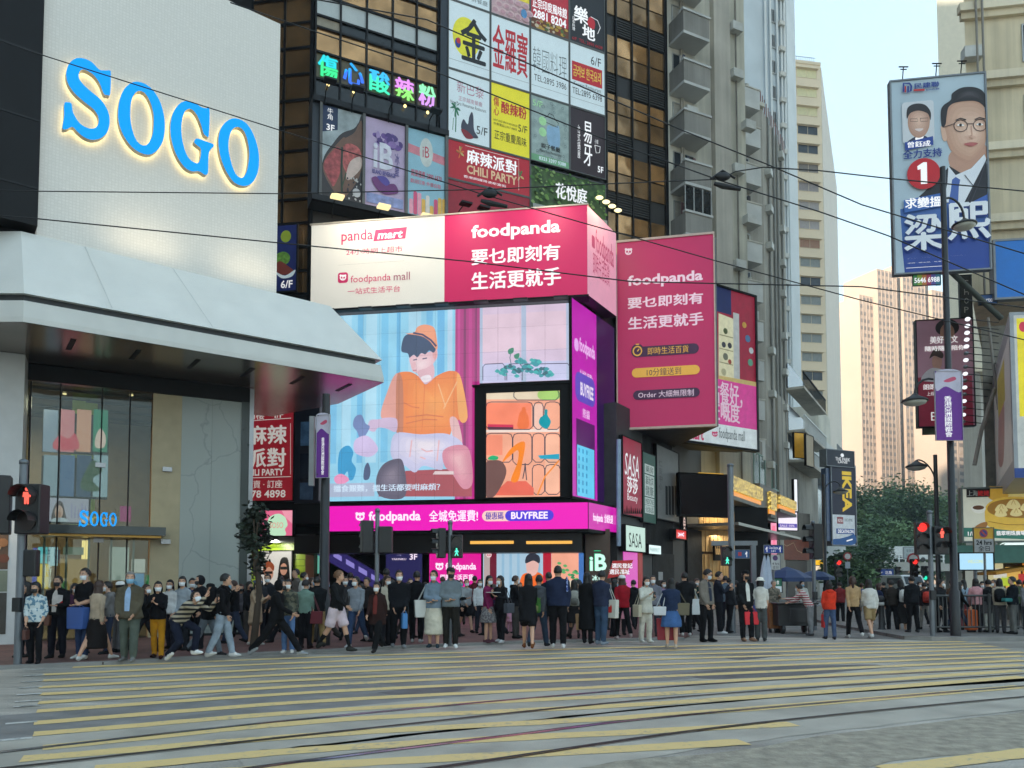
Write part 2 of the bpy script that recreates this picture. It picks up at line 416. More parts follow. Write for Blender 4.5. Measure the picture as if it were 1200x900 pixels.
STR=[[(85,782.5),(400,769.5),(800,757.5),(1130,752)],[(50,791),(400,775),(800,762),(1150,754.5)],[(50,798),(400,781.3),(800,767),(1165,757.5)],[(46,806),(400,788),(800,772),(1180,761)],[(48,814),(400,795),(800,778),(1200,764.5)],[(45,824),(400,802),(800,784.5),(1200,769)],[(43,834),(400,810),(800,792),(1200,774)],[(40,847.7),(400,820.5),(800,801),(1200,779.5)],[(39,861),(400,832),(800,812),(1200,786)],[(50,877),(400,844),(800,823),(1200,793.5)],[(25,890),(400,860),(800,837),(1200,805)],[(110,902),(400,877),(800,855.5),(930,849)],[(230,908),(400,896),(700,880),(872,870)],[(1040,903),(1200,883),(1300,872)]]
RAIL_D=[[(-60,908),(33,898),(400,857.5),(800,817),(1200,790),(1300,785)],[(350,918),(520,899),(800,858.5),(1000,836),(1200,817),(1300,809)]]
RAIL_L=[[(-60,890),(0,883),(400,839.5),(800,804.5),(1080,789),(1300,779)],[(250,908),(400,888),(600,863),(800,839.5),(1200,805),(1300,798)]]
BED=mat((176,170,158),.7,var=.22,sc=1.2,bump=.25,bsc=60)
mb=MB()
for d_,l_ in zip(RAIL_D,RAIL_L):
 a=gcurve(l_);b=gcurve(d_);n=min(len(a),len(b))
 mid=[(a[i*(len(a)-1)//(n-1)]+b[i*(len(b)-1)//(n-1)])/2 for i in range(n)]
 strip(mb,mid,2.1,.004,BED,.03)
tag_kind('tram_track_bed',mb)
PATCH=mat((130,129,127),.6,var=.25,sc=2.,bump=.3,bsc=70);PATCH2=mat((98,98,100),.55,var=.3,sc=4.,bump=.4,bsc=80)
ROUGH=mat((158,150,134),.85,var=.3,sc=7.,bump=.6,bsc=30)
mb=MB()
def gpoly(pts,z,m):
 q=gcurve(pts+[pts[0]],4)[:-1];mb.poly([(p.x+rng.uniform(-.03,.03),p.y+rng.uniform(-.03,.03),z) for p in q],m)
gpoly([(-40,838),(40,836),(420,800),(780,786),(900,786),(760,800),(400,830),(200,848),(60,868),(-40,880)],.0035,PATCH)
gpoly([(440,812),(500,806),(545,806),(520,813),(470,815)],.0055,PATCH2)
gpoly([(800,790),(860,784),(1010,779),(1030,783),(930,792),(830,796)],.0055,PATCH2)
gpoly([(840,770),(900,766),(915,768),(870,773)],.0055,PATCH2)
gpoly([(560,915),(700,893),(860,880),(1000,858),(1250,832),(1260,868),(1050,893),(900,915)],.0035,ROUGH)
tag_kind('road_patches',mb)
mb=MB()
for s in STR:strip(mb,gcurve(s,12),.275,.008,YEL,.014)
for (x,y) in ((42,785),(40,792),(38,799),(36,806),(34,814),(33,822),(32,828),(25,847.5),(17,867)):
 p=gp(x,y);strip(mb,[p-Vector((.13,.075,0)),p+Vector((.13,.075,0))],.1,.0085,WHT)
tag_kind('road_markings',mb)
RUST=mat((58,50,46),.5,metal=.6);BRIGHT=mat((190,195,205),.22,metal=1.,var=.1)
mb=MB()
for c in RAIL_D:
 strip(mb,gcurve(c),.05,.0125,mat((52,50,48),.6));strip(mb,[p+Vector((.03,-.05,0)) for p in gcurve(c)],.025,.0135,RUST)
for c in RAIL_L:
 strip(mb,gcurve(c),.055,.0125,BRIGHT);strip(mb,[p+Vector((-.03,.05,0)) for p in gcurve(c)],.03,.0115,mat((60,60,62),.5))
tag_kind('tram_rails',mb)
PZ=.05
def brick_mat(c1,c2,mortar,sc,rough=.75,name='brick',rot=0.,off=.5,bw=.5,rh=.25,ms=.02,coord='Object',vertical=False):
 m=bpy.data.materials.new(name);m.use_nodes=True ;n=m.node_tree.nodes;l=m.node_tree.links;b=n['Principled BSDF']
 tc=n.new('ShaderNodeTexCoord');mp=n.new('ShaderNodeMapping');mp.inputs['Rotation'].default_value=(R(90) if vertical else 0,0,rot)
 br=n.new('ShaderNodeTexBrick');br.inputs['Scale'].default_value=sc;br.offset=off
 br.inputs['Color1'].default_value=(*lin(c1),1);br.inputs['Color2'].default_value=(*lin(c2),1);br.inputs['Mortar'].default_value=(*lin(mortar),1)
 br.inputs['Mortar Size'].default_value=ms;br.inputs['Brick Width'].default_value=bw;br.inputs['Row Height'].default_value=rh
 l.new(tc.outputs[coord],mp.inputs[0]);l.new(mp.outputs[0],br.inputs[0])
 no=n.new('ShaderNodeTexNoise');no.inputs['Scale'].default_value=1.2;no.inputs['Detail'].default_value=6;l.new(tc.outputs[coord],no.inputs[0])
 mx=n.new('ShaderNodeMix');mx.data_type='RGBA';mx.blend_type='OVERLAY';mx.inputs[0].default_value=.7
 l.new(br.outputs[0],mx.inputs[6]);l.new(no.outputs[0],mx.inputs[7]);l.new(mx.outputs[2],b.inputs['Base Color']);b.inputs['Roughness'].default_value=rough
 return m
PAVE=brick_mat((122,84,78),(104,74,70),(80,66,62),5.,rot=R(30));PAVG=brick_mat((128,126,122),(116,114,112),(90,88,86),3.)
KERB=mat((138,136,132),.8,var=.2,sc=2,bump=.2)
kl=[gp(*p) for p in ((-60,790),(0,784),(120,779),(300,768),(450,760.5),(600,754),(720,751),(800,749.5))]
mb=MB();poly=[(p.x,p.y) for p in kl]
poly=[(-40,kl[0].y-14)]+poly+[(gp(812,744).x,gp(812,744).y),(7.2,34),(16,52),(-60,60)]
mb.prism([(x,y) for x,y in poly],-.05,PZ,PAVE);tag_kind('pavement',mb)
mb=MB()
strip(mb,[Vector((-40,kl[0].y-14,0))]+kl,.22,PZ+.012,KERB)
for a,b in zip([Vector((-40,kl[0].y-14,0))]+kl,kl):
 t=(b-a).normalized();nn=Vector((t.y,-t.x,0))*.11
 mb.quad(a+nn,b+nn,b+nn+Vector((0,0,PZ+.012)),a+nn+Vector((0,0,PZ+.012)),KERB)
tag_kind('kerb',mb)
mb=MB();kr=[gp(*p) for p in ((1058,749.5),(1090,751),(1200,751),(1290,752))]
mb.prism([(p.x,p.y) for p in kr]+[(60,30),(60,90),(kr[0].x+6,60),(kr[0].x+.5,26)],-.05,.1,PAVG)
strip(mb,[p for p in kr],.2,.112,KERB)
for a,b in zip(kr,kr[1:]):mb.quad(a+Vector((0,-.1,0)),b+Vector((0,-.1,0)),b+Vector((0,-.1,.112)),a+Vector((0,-.1,.112)),KERB)
tag_kind('pavement',mb)
mb=MB();mb.poly([(gp(812,744).x-.5,gp(812,744).y,.006),(kr[0].x,kr[0].y,.006),(kr[0].x+6,60,.006),(16,52,.006),(7.2,34,.006)],PAVG)
tag_kind('street',mb)
# ================================================================== DEPARTMENT STORE (left)
Fl=Fr.pts((-11.04,17.5),(-6.06,21.4))
G=Fr.pts((-12.4,19.6),(-7.6,22.15))
def led_mat(col,cell=.075,line=.88,s=.62):
 m=bpy.data.materials.new('led_panel');m.use_nodes=True ;n=m.node_tree.nodes;l=m.node_tree.links;b=n['Principled BSDF']
 tc=n.new('ShaderNodeTexCoord');mp=n.new('ShaderNodeMapping');mp.inputs['Rotation'].default_value=(R(90),0,math.atan2(Fl.d.y,Fl.d.x))
 mp.vector_type='TEXTURE'
 br=n.new('ShaderNodeTexBrick');br.inputs['Scale'].default_value=1;br.offset=0;br.inputs['Brick Width'].default_value=cell;br.inputs['Row Height'].default_value=cell
 br.inputs['Mortar Size'].default_value=cell*.16;br.inputs['Mortar Smooth'].default_value=.5
 c=lin(col);br.inputs['Color1'].default_value=(*c,1);br.inputs['Color2'].default_value=(*(v*.93 for v in c),1);br.inputs['Mortar'].default_value=(*(v*line for v in c),1)
 l.new(tc.outputs['Object'],mp.inputs[0]);l.new(mp.outputs[0],br.inputs[0])
 b.inputs['Roughness'].default_value=.5;l.new(br.outputs[0],b.inputs['Base Color']);l.new(br.outputs[0],b.inputs['Emission Color'])
 b.inputs['Emission Strength'].default_value=s*K
 return m
LEDW=led_mat((178,181,176),s=.5)
uL,uR=Fl.u(36),Fl.hit(326,200)[0];zT=Fl.hit(326,27)[1]
store=thing('department_store',(-9,21,0),'large white department store with sloping canopy at the left corner of the crossing','building')
MB().fbox(Fl,uL,uR,9.3,zT,-.35,0,LEDW).build('screen_wall',store)
mb=MB().fbox(Fl,uL-9,uL-.01,9.75,zT+6,-.3,.22,BLACK)
for i in range(5):mb.fbox(Fl,uL-9,uL-.03,10.6+i*1.6,10.64+i*1.6,.22,.235,DARK)
mb.build('black_cladding',store)
mb=MB().fbox(Fl,uL-30,uR-.1,7.9,zT-.4,-18,-.36,DARK);mb.fbox(Fl,uL-30,uL,zT-.3,zT+40,-18,-.36,DARK);mb.build('wall',store)
CANW=brick_mat((190,190,184),(186,187,182),(168,170,168),1.,rough=.45,name='canopy_tile',bw=.14,rh=.14,off=0,ms=.006)
SLOPE=mat((220,219,212),.4,var=.05,sc=1.2)
def foot(e):
 d=Vector((.807,.59));n=Vector((-.59,.807))
 A=Vector((-10.6,16.4))+n*e;B=Vector((-3.63,21.5))+n*e-d*e*1.2;Cc=Vector((-5.5,24.1))-d*e
 return [Vector((-17,16.4+e*1.2)),A,B,Cc,Vector((-8.2,26)),Vector((-17,22))]
cf=foot(0)
mb=MB()
n_=len(cf)
mb.add([(p.x,p.y,7.2) for p in cf]+[(p.x,p.y,7.32) for p in cf]+[(p.x,p.y,7.69) for p in foot(.06)],[(i,(i+1)%n_,n_+(i+1)%n_,n_+i) for i in range(n_)]+[(n_+i,n_+(i+1)%n_,2*n_+(i+1)%n_,2*n_+i) for i in range(n_)]+[tuple(2*n_+i for i in range(n_))],mat((208,207,200),.45,var=.05,sc=2))
mb.build('canopy_fascia',store)
SOFF=mat((150,142,134),.2,metal=.75,var=.25,sc=.7)
mb=MB();mb.add([(p.x,p.y,7.19) for p in cf],[tuple(range(n_-1,-1,-1))],SOFF)
for k in range(6):
 a=cf[1].lerp(cf[2],.12+k*.16);b=a+Vector((-.59,.807))*3.4
 t=(b-a).normalized()*.5;w=Vector((-t.y,t.x))*.12;c_=a.lerp(b,.35)
 mb.poly([(*(c_-t-w),7.18),(*(c_-t+w),7.18),(*(c_+t+w),7.18),(*(c_+t-w),7.18)],BLACK)
mb.build('soffit',store)
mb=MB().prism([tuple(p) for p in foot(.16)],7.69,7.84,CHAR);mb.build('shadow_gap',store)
cs=foot(.03);RL=Vector((*Fl.pt(-.33,0,.06)[:2],9.6));RR=Vector((*Fl.pt(7.27,0,.06)[:2],9.55))
top=[Vector((-17,RL.y+.1,9.6)),RL,RR,RR+Vector((-1.3,1.6,0)),Vector((-8.8,25.6,9.55)),Vector((-17,21,9.6))]
mb=MB();mb.add([(p.x,p.y,7.84) for p in cs]+[tuple(p) for p in top],[(i,(i+1)%n_,n_+(i+1)%n_,n_+i) for i in range(n_)]+[tuple(n_+i for i in range(n_)),tuple(range(n_-1,-1,-1))],SLOPE)
mb.build('canopy_slope',store)
mb=MB()
for t in (.17,.43):
 a=Vector((cs[1].x,cs[1].y,7.86)).lerp(Vector((cs[2].x,cs[2].y,7.86)),t+.03);b=RL.lerp(RR,t)
 mb.tube([a+Vector((.01,-.015,.012)),b+Vector((.01,-.015,.004))],.005,mat((190,192,190),.5),4)
mb.build('canopy_seam',store)
def gz(px,py,off=0): return G.hit(px,py,off)
mb=MB().fbox(G,-6,G.u(27,.9),0,7.18,-.2,.9,mat((205,206,204),.5,var=.06));mb.build('pillar',store)
A=Art(G,.91);A.P=lambda fx,fy:(G.u(2,.9)-.5+fx*(G.u(20,.9)-G.u(2,.9)+.4),3.0-fy*2.7)
A.rect(0,0,1,.42,mat((92,66,46),.5,var=.3,sc=6));A.rect(0,.43,1,.62,mat((120,126,108),.5));A.rect(0,.63,1,1,mat((62,58,52),.4,var=.2))
for i in range(14):A.ell(rng.uniform(.1,.9),rng.uniform(.04,.38),.16,.04,mat(rng.choice(((196,156,110),(150,100,60),(214,190,160),(110,60,40))),.6),10)
A.done(store,'food_poster')
STONE=bpy.data.materials.new('stone_slab');STONE.use_nodes=True
_n=STONE.node_tree.nodes;_l=STONE.node_tree.links;_b=_n['Principled BSDF'];_tc=_n.new('ShaderNodeTexCoord')
_v=_n.new('ShaderNodeTexVoronoi');_v.feature='DISTANCE_TO_EDGE';_v.inputs['Scale'].default_value=.55
_w=_n.new('ShaderNodeTexNoise');_w.inputs['Scale'].default_value=1.6;_w.inputs['Detail'].default_value=7
_mm=_n.new('ShaderNodeMix');_mm.data_type='RGBA';_mm.inputs[0].default_value=.35
_l.new(_tc.outputs['Object'],_mm.inputs[6]);_l.new(_tc.outputs['Object'],_w.inputs[0]);_l.new(_w.outputs[1],_mm.inputs[7]);_l.new(_mm.outputs[2],_v.inputs[0])
_r=_n.new('ShaderNodeValToRGB');_r.color_ramp.elements[0].color=(.25,.29,.275,1);_r.color_ramp.elements[1].color=(.33,.37,.345,1)
_r.color_ramp.elements[0].position=0;_r.color_ramp.elements[1].position=.008
_l.new(_v.outputs[0],_r.inputs[0]);_l.new(_r.outputs[0],_b.inputs['Base Color']);_b.inputs['Roughness'].default_value=.25
mb=MB();u0,u1=G.u(213),G.u(283)
mb.fbox(G,u0,u1,.12,6.75,-.3,0,STONE)
for f in (.5,):mb.fbox(G,u0+(u1-u0)*f-.004,u0+(u1-u0)*f+.004,.12,6.75,0,.004,mat((120,128,126),.5))
mb.build('stone_panel',store)
mb=MB().fbox(G,u0-.1,u1+.3,0,.12,-.3,.03,DARK);mb.fbox(G,u1,G.u(292),.12,7.17,-.3,.04,mat((52,62,60),.3));mb.fbox(G,-4.5,G.u(292),6.76,7.17,-.3,.05,BLACK)
mb.build('frame',store)
MB().fbox(G,G.u(179),u0-.002,0,6.75,-.3,.0,mat((176,162,128),.4,var=.08)).build('cream_column',store)
MB().fbox(G,G.u(292),G.u(297),0,7.17,-.1,.06,STEEL).build('corner_trim',store)
mb=MB();panes=[-4.2,G.u(35),G.u(70),G.u(119),G.u(152),G.u(178)]
for i in range(5):
 MB().fbox(G,panes[i]+.02,panes[i+1]-.02,.05,6.74,-.04,-.02,glass_mat((205,215,210),.01,.0)).build('window_pane',store)
for i in range(1,5):mb.fbox(G,panes[i]-.018,panes[i]+.018,.05,6.74,-.06,.03,BLACK)
for z in (2.6,4.6):
 for u in (G.u(119),G.u(197)):mb.fbox(G,u-.12,u+.12,z,z+.12,.0,.09,STEEL)
mb.build('mullion',store)
BEI=mat((128,106,80),.6,var=.15)
mb=MB();gu0,gu1=-7.5,G.u(213)
mb.fbox(G,gu0,gu1,0,7.2,-6.3,-6,BEI);mb.fbox(G,gu1,gu1+.2,0,7.2,-6,-.3,BEI);mb.fbox(G,gu0,gu0+.2,0,7.2,-6,-.3,BEI)
mb.build('hall_wall',store)
MB().fbox(G,gu0+.2,gu1,6.9,7.15,-6,-.3,mat((70,66,60),.25,metal=.5)).build('hall_ceiling',store)
MB().fbox(G,gu0+.2,gu1,.055,.075,-6,-.3,mat((120,110,95),.2)).build('hall_floor',store)
mb=MB()
for i in range(4):mb.fbox(G,gu0+.3,gu1-.1,6.86,6.9,-5.2+i*1.25,-5.12+i*1.25,BLACK)
for i in range(22):
 p=G.pt(rng.uniform(gu0+1,gu1-.4),6.86,-rng.uniform(.8,5.5));mb.ball(p,(.06,.06,.03),glow((255,226,170),2.2),8,4)
mb.build('ceiling_lights',store)
mb=MB()
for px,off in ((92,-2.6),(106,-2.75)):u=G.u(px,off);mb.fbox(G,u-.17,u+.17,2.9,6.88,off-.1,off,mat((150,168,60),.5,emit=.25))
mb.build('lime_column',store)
for (x0,y0,x1,y1,cols,off) in ((50,481,128,529,((150,165,190),(238,150,160),(240,175,150),(60,150,120)),-2.2),(50,534,128,582,((150,170,190),(90,120,165),(60,85,120),(165,190,205)),-2.15)):  # painted reflections: glowing panels stand in for signs mirrored in the glass
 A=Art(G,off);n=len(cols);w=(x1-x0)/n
 MB().fbox(G,A.P(x0,500)[0],A.P(x1,500)[0],A.P(x0,y1)[1],A.P(x0,y0)[1],off-.1,off,DARK).build('reflection_panel',store)
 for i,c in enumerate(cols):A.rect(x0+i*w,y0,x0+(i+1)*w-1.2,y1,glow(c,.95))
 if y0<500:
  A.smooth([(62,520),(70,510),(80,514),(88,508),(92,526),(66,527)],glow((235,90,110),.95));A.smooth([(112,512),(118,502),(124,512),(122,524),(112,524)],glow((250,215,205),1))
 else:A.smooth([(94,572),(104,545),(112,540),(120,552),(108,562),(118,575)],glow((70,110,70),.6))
 A.done(store,'painted_reflection')
t,A=board(G,50,585,104,611,'led_screen','small lit screen showing a smiling face behind the store glass above the entrance','screen',off=-.9,thick=.06,face=glow((205,200,225),.8))
A.smooth([(61,611),(62,598),(67,588),(73,589),(76,600),(77,611)],glow((70,45,50),.8));A.ell(69,600,5,8,glow((235,190,175),.8));A.smooth([(60,611),(64,607),(75,607),(80,611)],glow((215,225,240),.8))
for i in range(5):A.rect(83+i*4,590+(i%3)*3,85+i*4,607,glow((170,165,215),.8))
A.done(t,'picture')
for px,py0,py1,w in ((146,520,594,1),(149,593,611,5)):
 pass
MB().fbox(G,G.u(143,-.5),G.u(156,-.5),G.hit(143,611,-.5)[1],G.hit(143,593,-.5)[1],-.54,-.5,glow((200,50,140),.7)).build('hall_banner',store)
mb=MB();u0,u1=G.u(44,.9),G.u(197,.9);z0,z1=G.hit(120,626,.9)[1],G.hit(120,616,.9)[1]
mb.fbox(G,u0,u1,z0,z1,-.02,.95,mat((60,66,68),.15,metal=.4));mb.fbox(G,u0+.1,u1-.1,z0-.06,z0-.004,.05,.8,mat((180,140,70),.3,metal=.6))
mb.build('entrance_canopy',store)
SOGO={'S':([(335,150),(355,150),(363,165),(360,275),(345,283),(325,275),(300,215),(265,170),(220,145),(195,155),(190,185),(205,215),(245,255),(310,310),(345,365),(357,420),(345,480),(310,515),(260,525),(215,508),(180,478),(155,455),(125,467),(102,462),(110,400),(112,330),(130,322),(150,330),(160,380),(195,435),(240,462),(275,462),(295,440),(295,400),(270,360),(220,320),(165,270),(130,215),(122,160),(140,110),(175,85),(215,85),(260,105),(300,145)],None),'O':([(505,210),(575,240),(630,320),(655,430),(645,530),(605,590),(555,605),(490,575),(440,515),(408,440),(403,360),(420,280),(455,230)],[(515,260),(550,275),(580,330),(595,400),(590,490),(570,540),(545,557),(510,540),(485,490),(470,420),(470,340),(485,285)]),'G':([(855,350),(880,355),(897,365),(893,500),(880,505),(865,490),(850,440),(825,385),(795,358),(765,370),(748,420),(745,490),(760,570),(785,625),(820,650),(838,648),(848,620),(850,575),(830,555),(815,540),(820,522),(840,520),(880,535),(915,548),(918,562),(895,590),(890,650),(888,705),(870,713),(840,695),(800,695),(760,670),(720,610),(692,530),(685,450),(700,380),(735,330),(775,315),(815,325)],None),'Q':([(1045,410),(1100,440),(1140,510),(1163,600),(1160,690),(1130,755),(1085,775),(1030,755),(985,690),(955,610),(945,530),(960,460),(1000,418)],[(1052,455),(1085,480),(1105,540),(1112,610),(1100,690),(1080,728),(1060,730),(1035,705),(1015,650),(1000,580),(1002,520),(1020,470)])}
def cat_rom(q,n=4):
 out=[];N=len(q)
 for i in range(N):
  p0,p1,p2,p3=q[i-1],q[i],q[(i+1)%N],q[(i+2)%N]
  for j in range(n):
   t=j/n
   out.append(tuple(.5*(2*p1[c]+(p2[c]-p0[c])*t+(2*p0[c]-5*p1[c]+4*p2[c]-p3[c])*t*t+(3*p1[c]-p0[c]-3*p2[c]+p3[c])*t**3) for c in (0,1)))
 return out
def polar(q,n=48):
 cx=sum(p[0] for p in q)/len(q);cy=sum(p[1] for p in q)/len(q);q=cat_rom(q,6); return q,(cx,cy)
def ring(mb,fr,outer,inner,o0,o1,mf,ms,mbk):
 qo,c=polar(outer);qi,_=polar(inner);n=56
 def rad(q,w):
  best=None
  dx,dy=math.cos(w),math.sin(w)
  for i in range(len(q)):
   ax,ay=q[i][0]-c[0],q[i][1]-c[1];bx,by=q[(i+1)%len(q)][0]-c[0],q[(i+1)%len(q)][1]-c[1]
   den=dx*(by-ay)-dy*(bx-ax)
   if abs(den)<1e-12: continue
   t=(ax*(by-ay)-ay*(bx-ax))/den;s=(ax*dy-ay*dx)/den
   if t>0 and -1e-6<=s<=1+1e-6:best=max(best or 0,t)
  return best or .1
 O=[];I=[]
 for k in range(n):
  w=2*math.pi*k/n;a=rad(qo,w);b=rad(qi,w)
  O.append((c[0]+a*math.cos(w),c[1]+a*math.sin(w)));I.append((c[0]+b*math.cos(w),c[1]+b*math.sin(w)))
 for k in range(n):
  j=(k+1)%n;F=lambda p,o:fr.pt(p[0],p[1],o)
  mb.poly([F(O[k],o1),F(O[j],o1),F(I[j],o1),F(I[k],o1)][::-1],mf);mb.poly([F(O[k],o0),F(O[j],o0),F(I[j],o0),F(I[k],o0)],mbk)
  mb.poly([F(O[k],o0),F(O[j],o0),F(O[j],o1),F(O[k],o1)],ms);mb.poly([F(I[k],o1),F(I[j],o1),F(I[j],o0),F(I[k],o0)],ms)
BLUE=glow((0,160,255),1.05);WARM=glow((255,222,150),4.8);LSIDE=mat((170,165,150),.3,metal=.7)
def sogo(fr,conv,o0,o1,parent,depth_back=True):
 for ch in 'SOGQ':
  out,inn=SOGO[ch];mb=MB();q=[conv(*p) for p in out]
  if inn:ring(mb,fr,q,[conv(*p) for p in inn],o0,o1,BLUE,LSIDE,WARM)
  else:
   q=cat_rom(q,4);n=len(q)
   mb.add([fr.pt(u,z,o1) for u,z in q],[tuple(range(n))],BLUE);mb.add([fr.pt(u,z,o0) for u,z in q],[tuple(range(n-1,-1,-1))],WARM)
   mb.add([fr.pt(u,z,o1) for u,z in q]+[fr.pt(u,z,o0) for u,z in q],[(n+i,n+(i+1)%n,(i+1)%n,i) for i in range(n)],LSIDE)
  mb.build('letter',parent)
sg=thing('illuminated_sign',Fl.pt(Fl.u(185),12,.1),'huge glowing blue SOGO letters with warm halo on the white screen wall','sign')
sogo(Fl,lambda x,y:Fl.hit(50+x/4.615+1.2,50+y/4.615,.27),.11,.27,sg)
sg=thing('illuminated_sign',G.pt(G.u(114,.95),z1,.95),'small glowing blue SOGO letters on the dark canopy over the store entrance','sign')
_a=G.hit(92,621,.97);_b2=G.hit(137,601,.97)
sogo(G,lambda x,y:(_a[0]+(x-102)/1061*(_b2[0]-_a[0]),_b2[1]-(y-85-(x-102)*.345)/470*(_b2[1]-_a[1])),.86,.97,sg)
mb=MB()
for px in (56,82,108,134,160):
 u=G.u(px,-.3);mb.fbox(G,u-.025,u+.025,.08,2.9,-.36,-.3,STEEL)
mb.fbox(G,G.u(56,-.3),G.u(176,-.3),2.9,3.0,-.36,-.3,mat((120,90,60),.4));mb.build('door_frame',store)
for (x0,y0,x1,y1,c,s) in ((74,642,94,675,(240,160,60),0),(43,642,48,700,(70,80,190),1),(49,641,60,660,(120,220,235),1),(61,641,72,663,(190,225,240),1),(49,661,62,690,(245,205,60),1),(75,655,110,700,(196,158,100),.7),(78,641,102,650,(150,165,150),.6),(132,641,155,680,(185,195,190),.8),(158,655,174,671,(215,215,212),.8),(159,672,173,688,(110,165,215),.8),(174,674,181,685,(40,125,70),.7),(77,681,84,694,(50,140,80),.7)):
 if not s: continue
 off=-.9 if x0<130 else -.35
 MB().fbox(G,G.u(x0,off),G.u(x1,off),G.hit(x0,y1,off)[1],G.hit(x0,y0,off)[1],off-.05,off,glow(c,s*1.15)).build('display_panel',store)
A=Art(G,-.9);A.text('特\n賣',50,662,61,689,glow((255,255,240),1),.02);A.text('新品',51,644,59,658,glow((20,60,90),.6));A.text('優惠',63,644,71,660,glow((20,60,120),.6));A.done(store)
mb=MB()
for px in (102,107):mb.tube([G.pt(G.u(px,-1.2),z,-1.2+.0) for z in (1.9,2.3,2.7)],.05,glow((255,220,140),2.),6)
mb.build('light_arc',store)
def area(name,loc,tgt,size,watts,col,parent=None,sy=None,spread=None):
 d=bpy.data.lights.new(name,'AREA');d.energy=watts*K;d.size=size;d.color=col
 if spread:d.spread=R(spread)
 if sy:d.shape='RECTANGLE';d.size_y=sy
 o=bpy.data.objects.new(name,d);C.objects.link(o)
 o.location=loc;o.rotation_euler=(Vector(tgt)-Vector(loc)).to_track_quat('-Z','Y').to_euler()
 if parent:
  o.parent=parent;o.location=Vector(loc)-parent.matrix_world.translation
 return o
area('hall_light',G.pt((gu0+gu1)/2+1,6.6,-2.5),G.pt((gu0+gu1)/2+1,0,-2.5),3,420,(1,.85,.62),store)
area('entrance_light',G.pt(-1.2,3.1,-.7),G.pt(-1.2,0,-.5),1.2,300,(1,.84,.62),store,4)
for t,w in ((2.3,9),(4.9,8)):
 area('uplight',Fl.pt(t,9.72,.75),Fl.pt(t,11.2,-.4),1.6,w,(1,.76,.5),store,.3,130)
# ================================================================== CORNER BUILDING WITH THE SCREENS
def fboard(fr,u0,u1,z0,z1,name,label,cat,thick=.15,frame=.05,fm=None,off=0.,group=None,face=None,rim=True):
 t=thing(name,fr.pt((u0+u1)/2,z0,off),label,cat,group);fm=fm or DARK
 MB().fbox(fr,u0,u1,z0,z1,off,off+thick,fm).build('panel',t)
 if rim:
  e=MB();w=frame
  for (a,b,c,d) in ((u0-w,u1+w,z1,z1+w),(u0-w,u1+w,z0-w,z0),(u0-w,u0,z0,z1),(u1,u1+w,z0,z1)):e.fbox(fr,a,b,c,d,off-.002,off+thick+.03,fm)
  e.build('frame',t)
 A=Art(fr,off+thick);A.P=lambda fx,fy:(u0+fx*(u1-u0),z1-fy*(z1-z0))
 if face:A.rect(0,0,1,1,face)
 return t,A
Fp=Fr((3,30),(.988,-.153));Fs=Fr((3,30),(.507,.862))
PW=Fr((3,30),(.507,.862)).hit(722,300)[0]
INK=mat((10,10,12),.6,var=.1,spec=.2);NAVY=mat((18,22,34),.35,var=.2)
pod=thing('corner_building',(-2,32,0),'black corner building wrapped in bright magenta advertising screens','building')
q=[Fp.pt(-11.2,0,-.7),Fp.pt(-.35,0,-.7),Fs.pt(PW-.1,0,-.7),Fs.pt(11,0,-.7),Fp.pt(-11.2,0,-6)]
mb=MB().prism([(p.x,p.y) for p in q],4.0,16.2,INK);q=[Fp.pt(-15.5,0,-.7),Fp.pt(-11.22,0,-.7),Fp.pt(-11.22,0,-6),Fp.pt(-15.5,0,-6)];mb.prism([(p.x,p.y) for p in q],4.0,9.6,INK);mb.build('wall',pod)
q=[Fp.pt(-15.5,0,-2.6),Fp.pt(-2.0,0,-2.6),Fs.pt(PW,0,-2.6),Fs.pt(11,0,-1.2),Fp.pt(-15.5,0,-13)]
MB().prism([(p.x,p.y) for p in q],0,3.998,INK).build('ground_floor_wall',pod)
# --- the lit billboard band that wraps the top
PINK=(206,40,102)
zb0,zb1=Fp.hit(690,345)[1],Fp.hit(690,240)[1];ub=Fp.u(362)
bb=thing('billboard',Fp.pt(ub/2,zb0,0),'long half white, half pink food delivery billboard wrapping the building corner','billboard')
MB().fbox(Fp,ub,-.002,zb0,zb1,-.65,0,DARK).build('panel',bb)
_a=[Fs.pt(0,0,0),Fs.pt(PW,0,0),Fs.pt(PW,0,-.6),Fs.pt(.6,0,-.6)]
MB().prism([(p.x,p.y) for p in _a],zb0,zb1,DARK).build('side_panel',bb)
LW=mat((232,226,214),.5,var=.04,sc=.4,emit=.36);LP=mat((198,26,88),.5,var=.06,sc=.4,emit=.42);LPS=mat((232,160,182),.5,var=.05,emit=.3)
A=Art(Fp,0.);A.uz([(ub,zb0),(Fp.u(520),zb0),(Fp.u(520),zb1),(ub,zb1)],LW);A.uz([(Fp.u(520)+.002,zb0),(-.002,zb0),(-.002,zb1),(Fp.u(520)+.002,zb1)],LP)
TPK=mat((206,44,100),.5,var=0,emit=.3);TW=mat((240,236,236),.5,var=0,emit=.5)
A.text('panda',400,268,437,287,TPK,.01);A.poly([(440,269.5),(477,266),(475,279.5),(437.5,283)],TPK);A.text('mart',443,270,472,280.5,TW,.03,shear=.2)
A.text('24小時網上超市',405.7,288,471.7,299.5,TPK);A.line([(396,311),(474,305.5)],.012,mat((200,196,186),.5))
A.pill(396,319,408,332,TPK,.5);A.panda(402,325.5,3.6,TW,TPK)
A.text('foodpanda',411,320.5,458,334,TPK,.0);A.text('mall',461.5,318.5,480.5,329,mat((170,90,110),.5,emit=.2));A.text('一站式生活平台',407.7,334.5,469,345.5,TPK)
A.text('foodpanda',552.5,257,656.5,284,TW,.035);A.text('要乜即刻有',553,286,656,311,TW,.045);A.text('生活更就手',553,313.5,657,340,TW,.045)
A.done(bb)
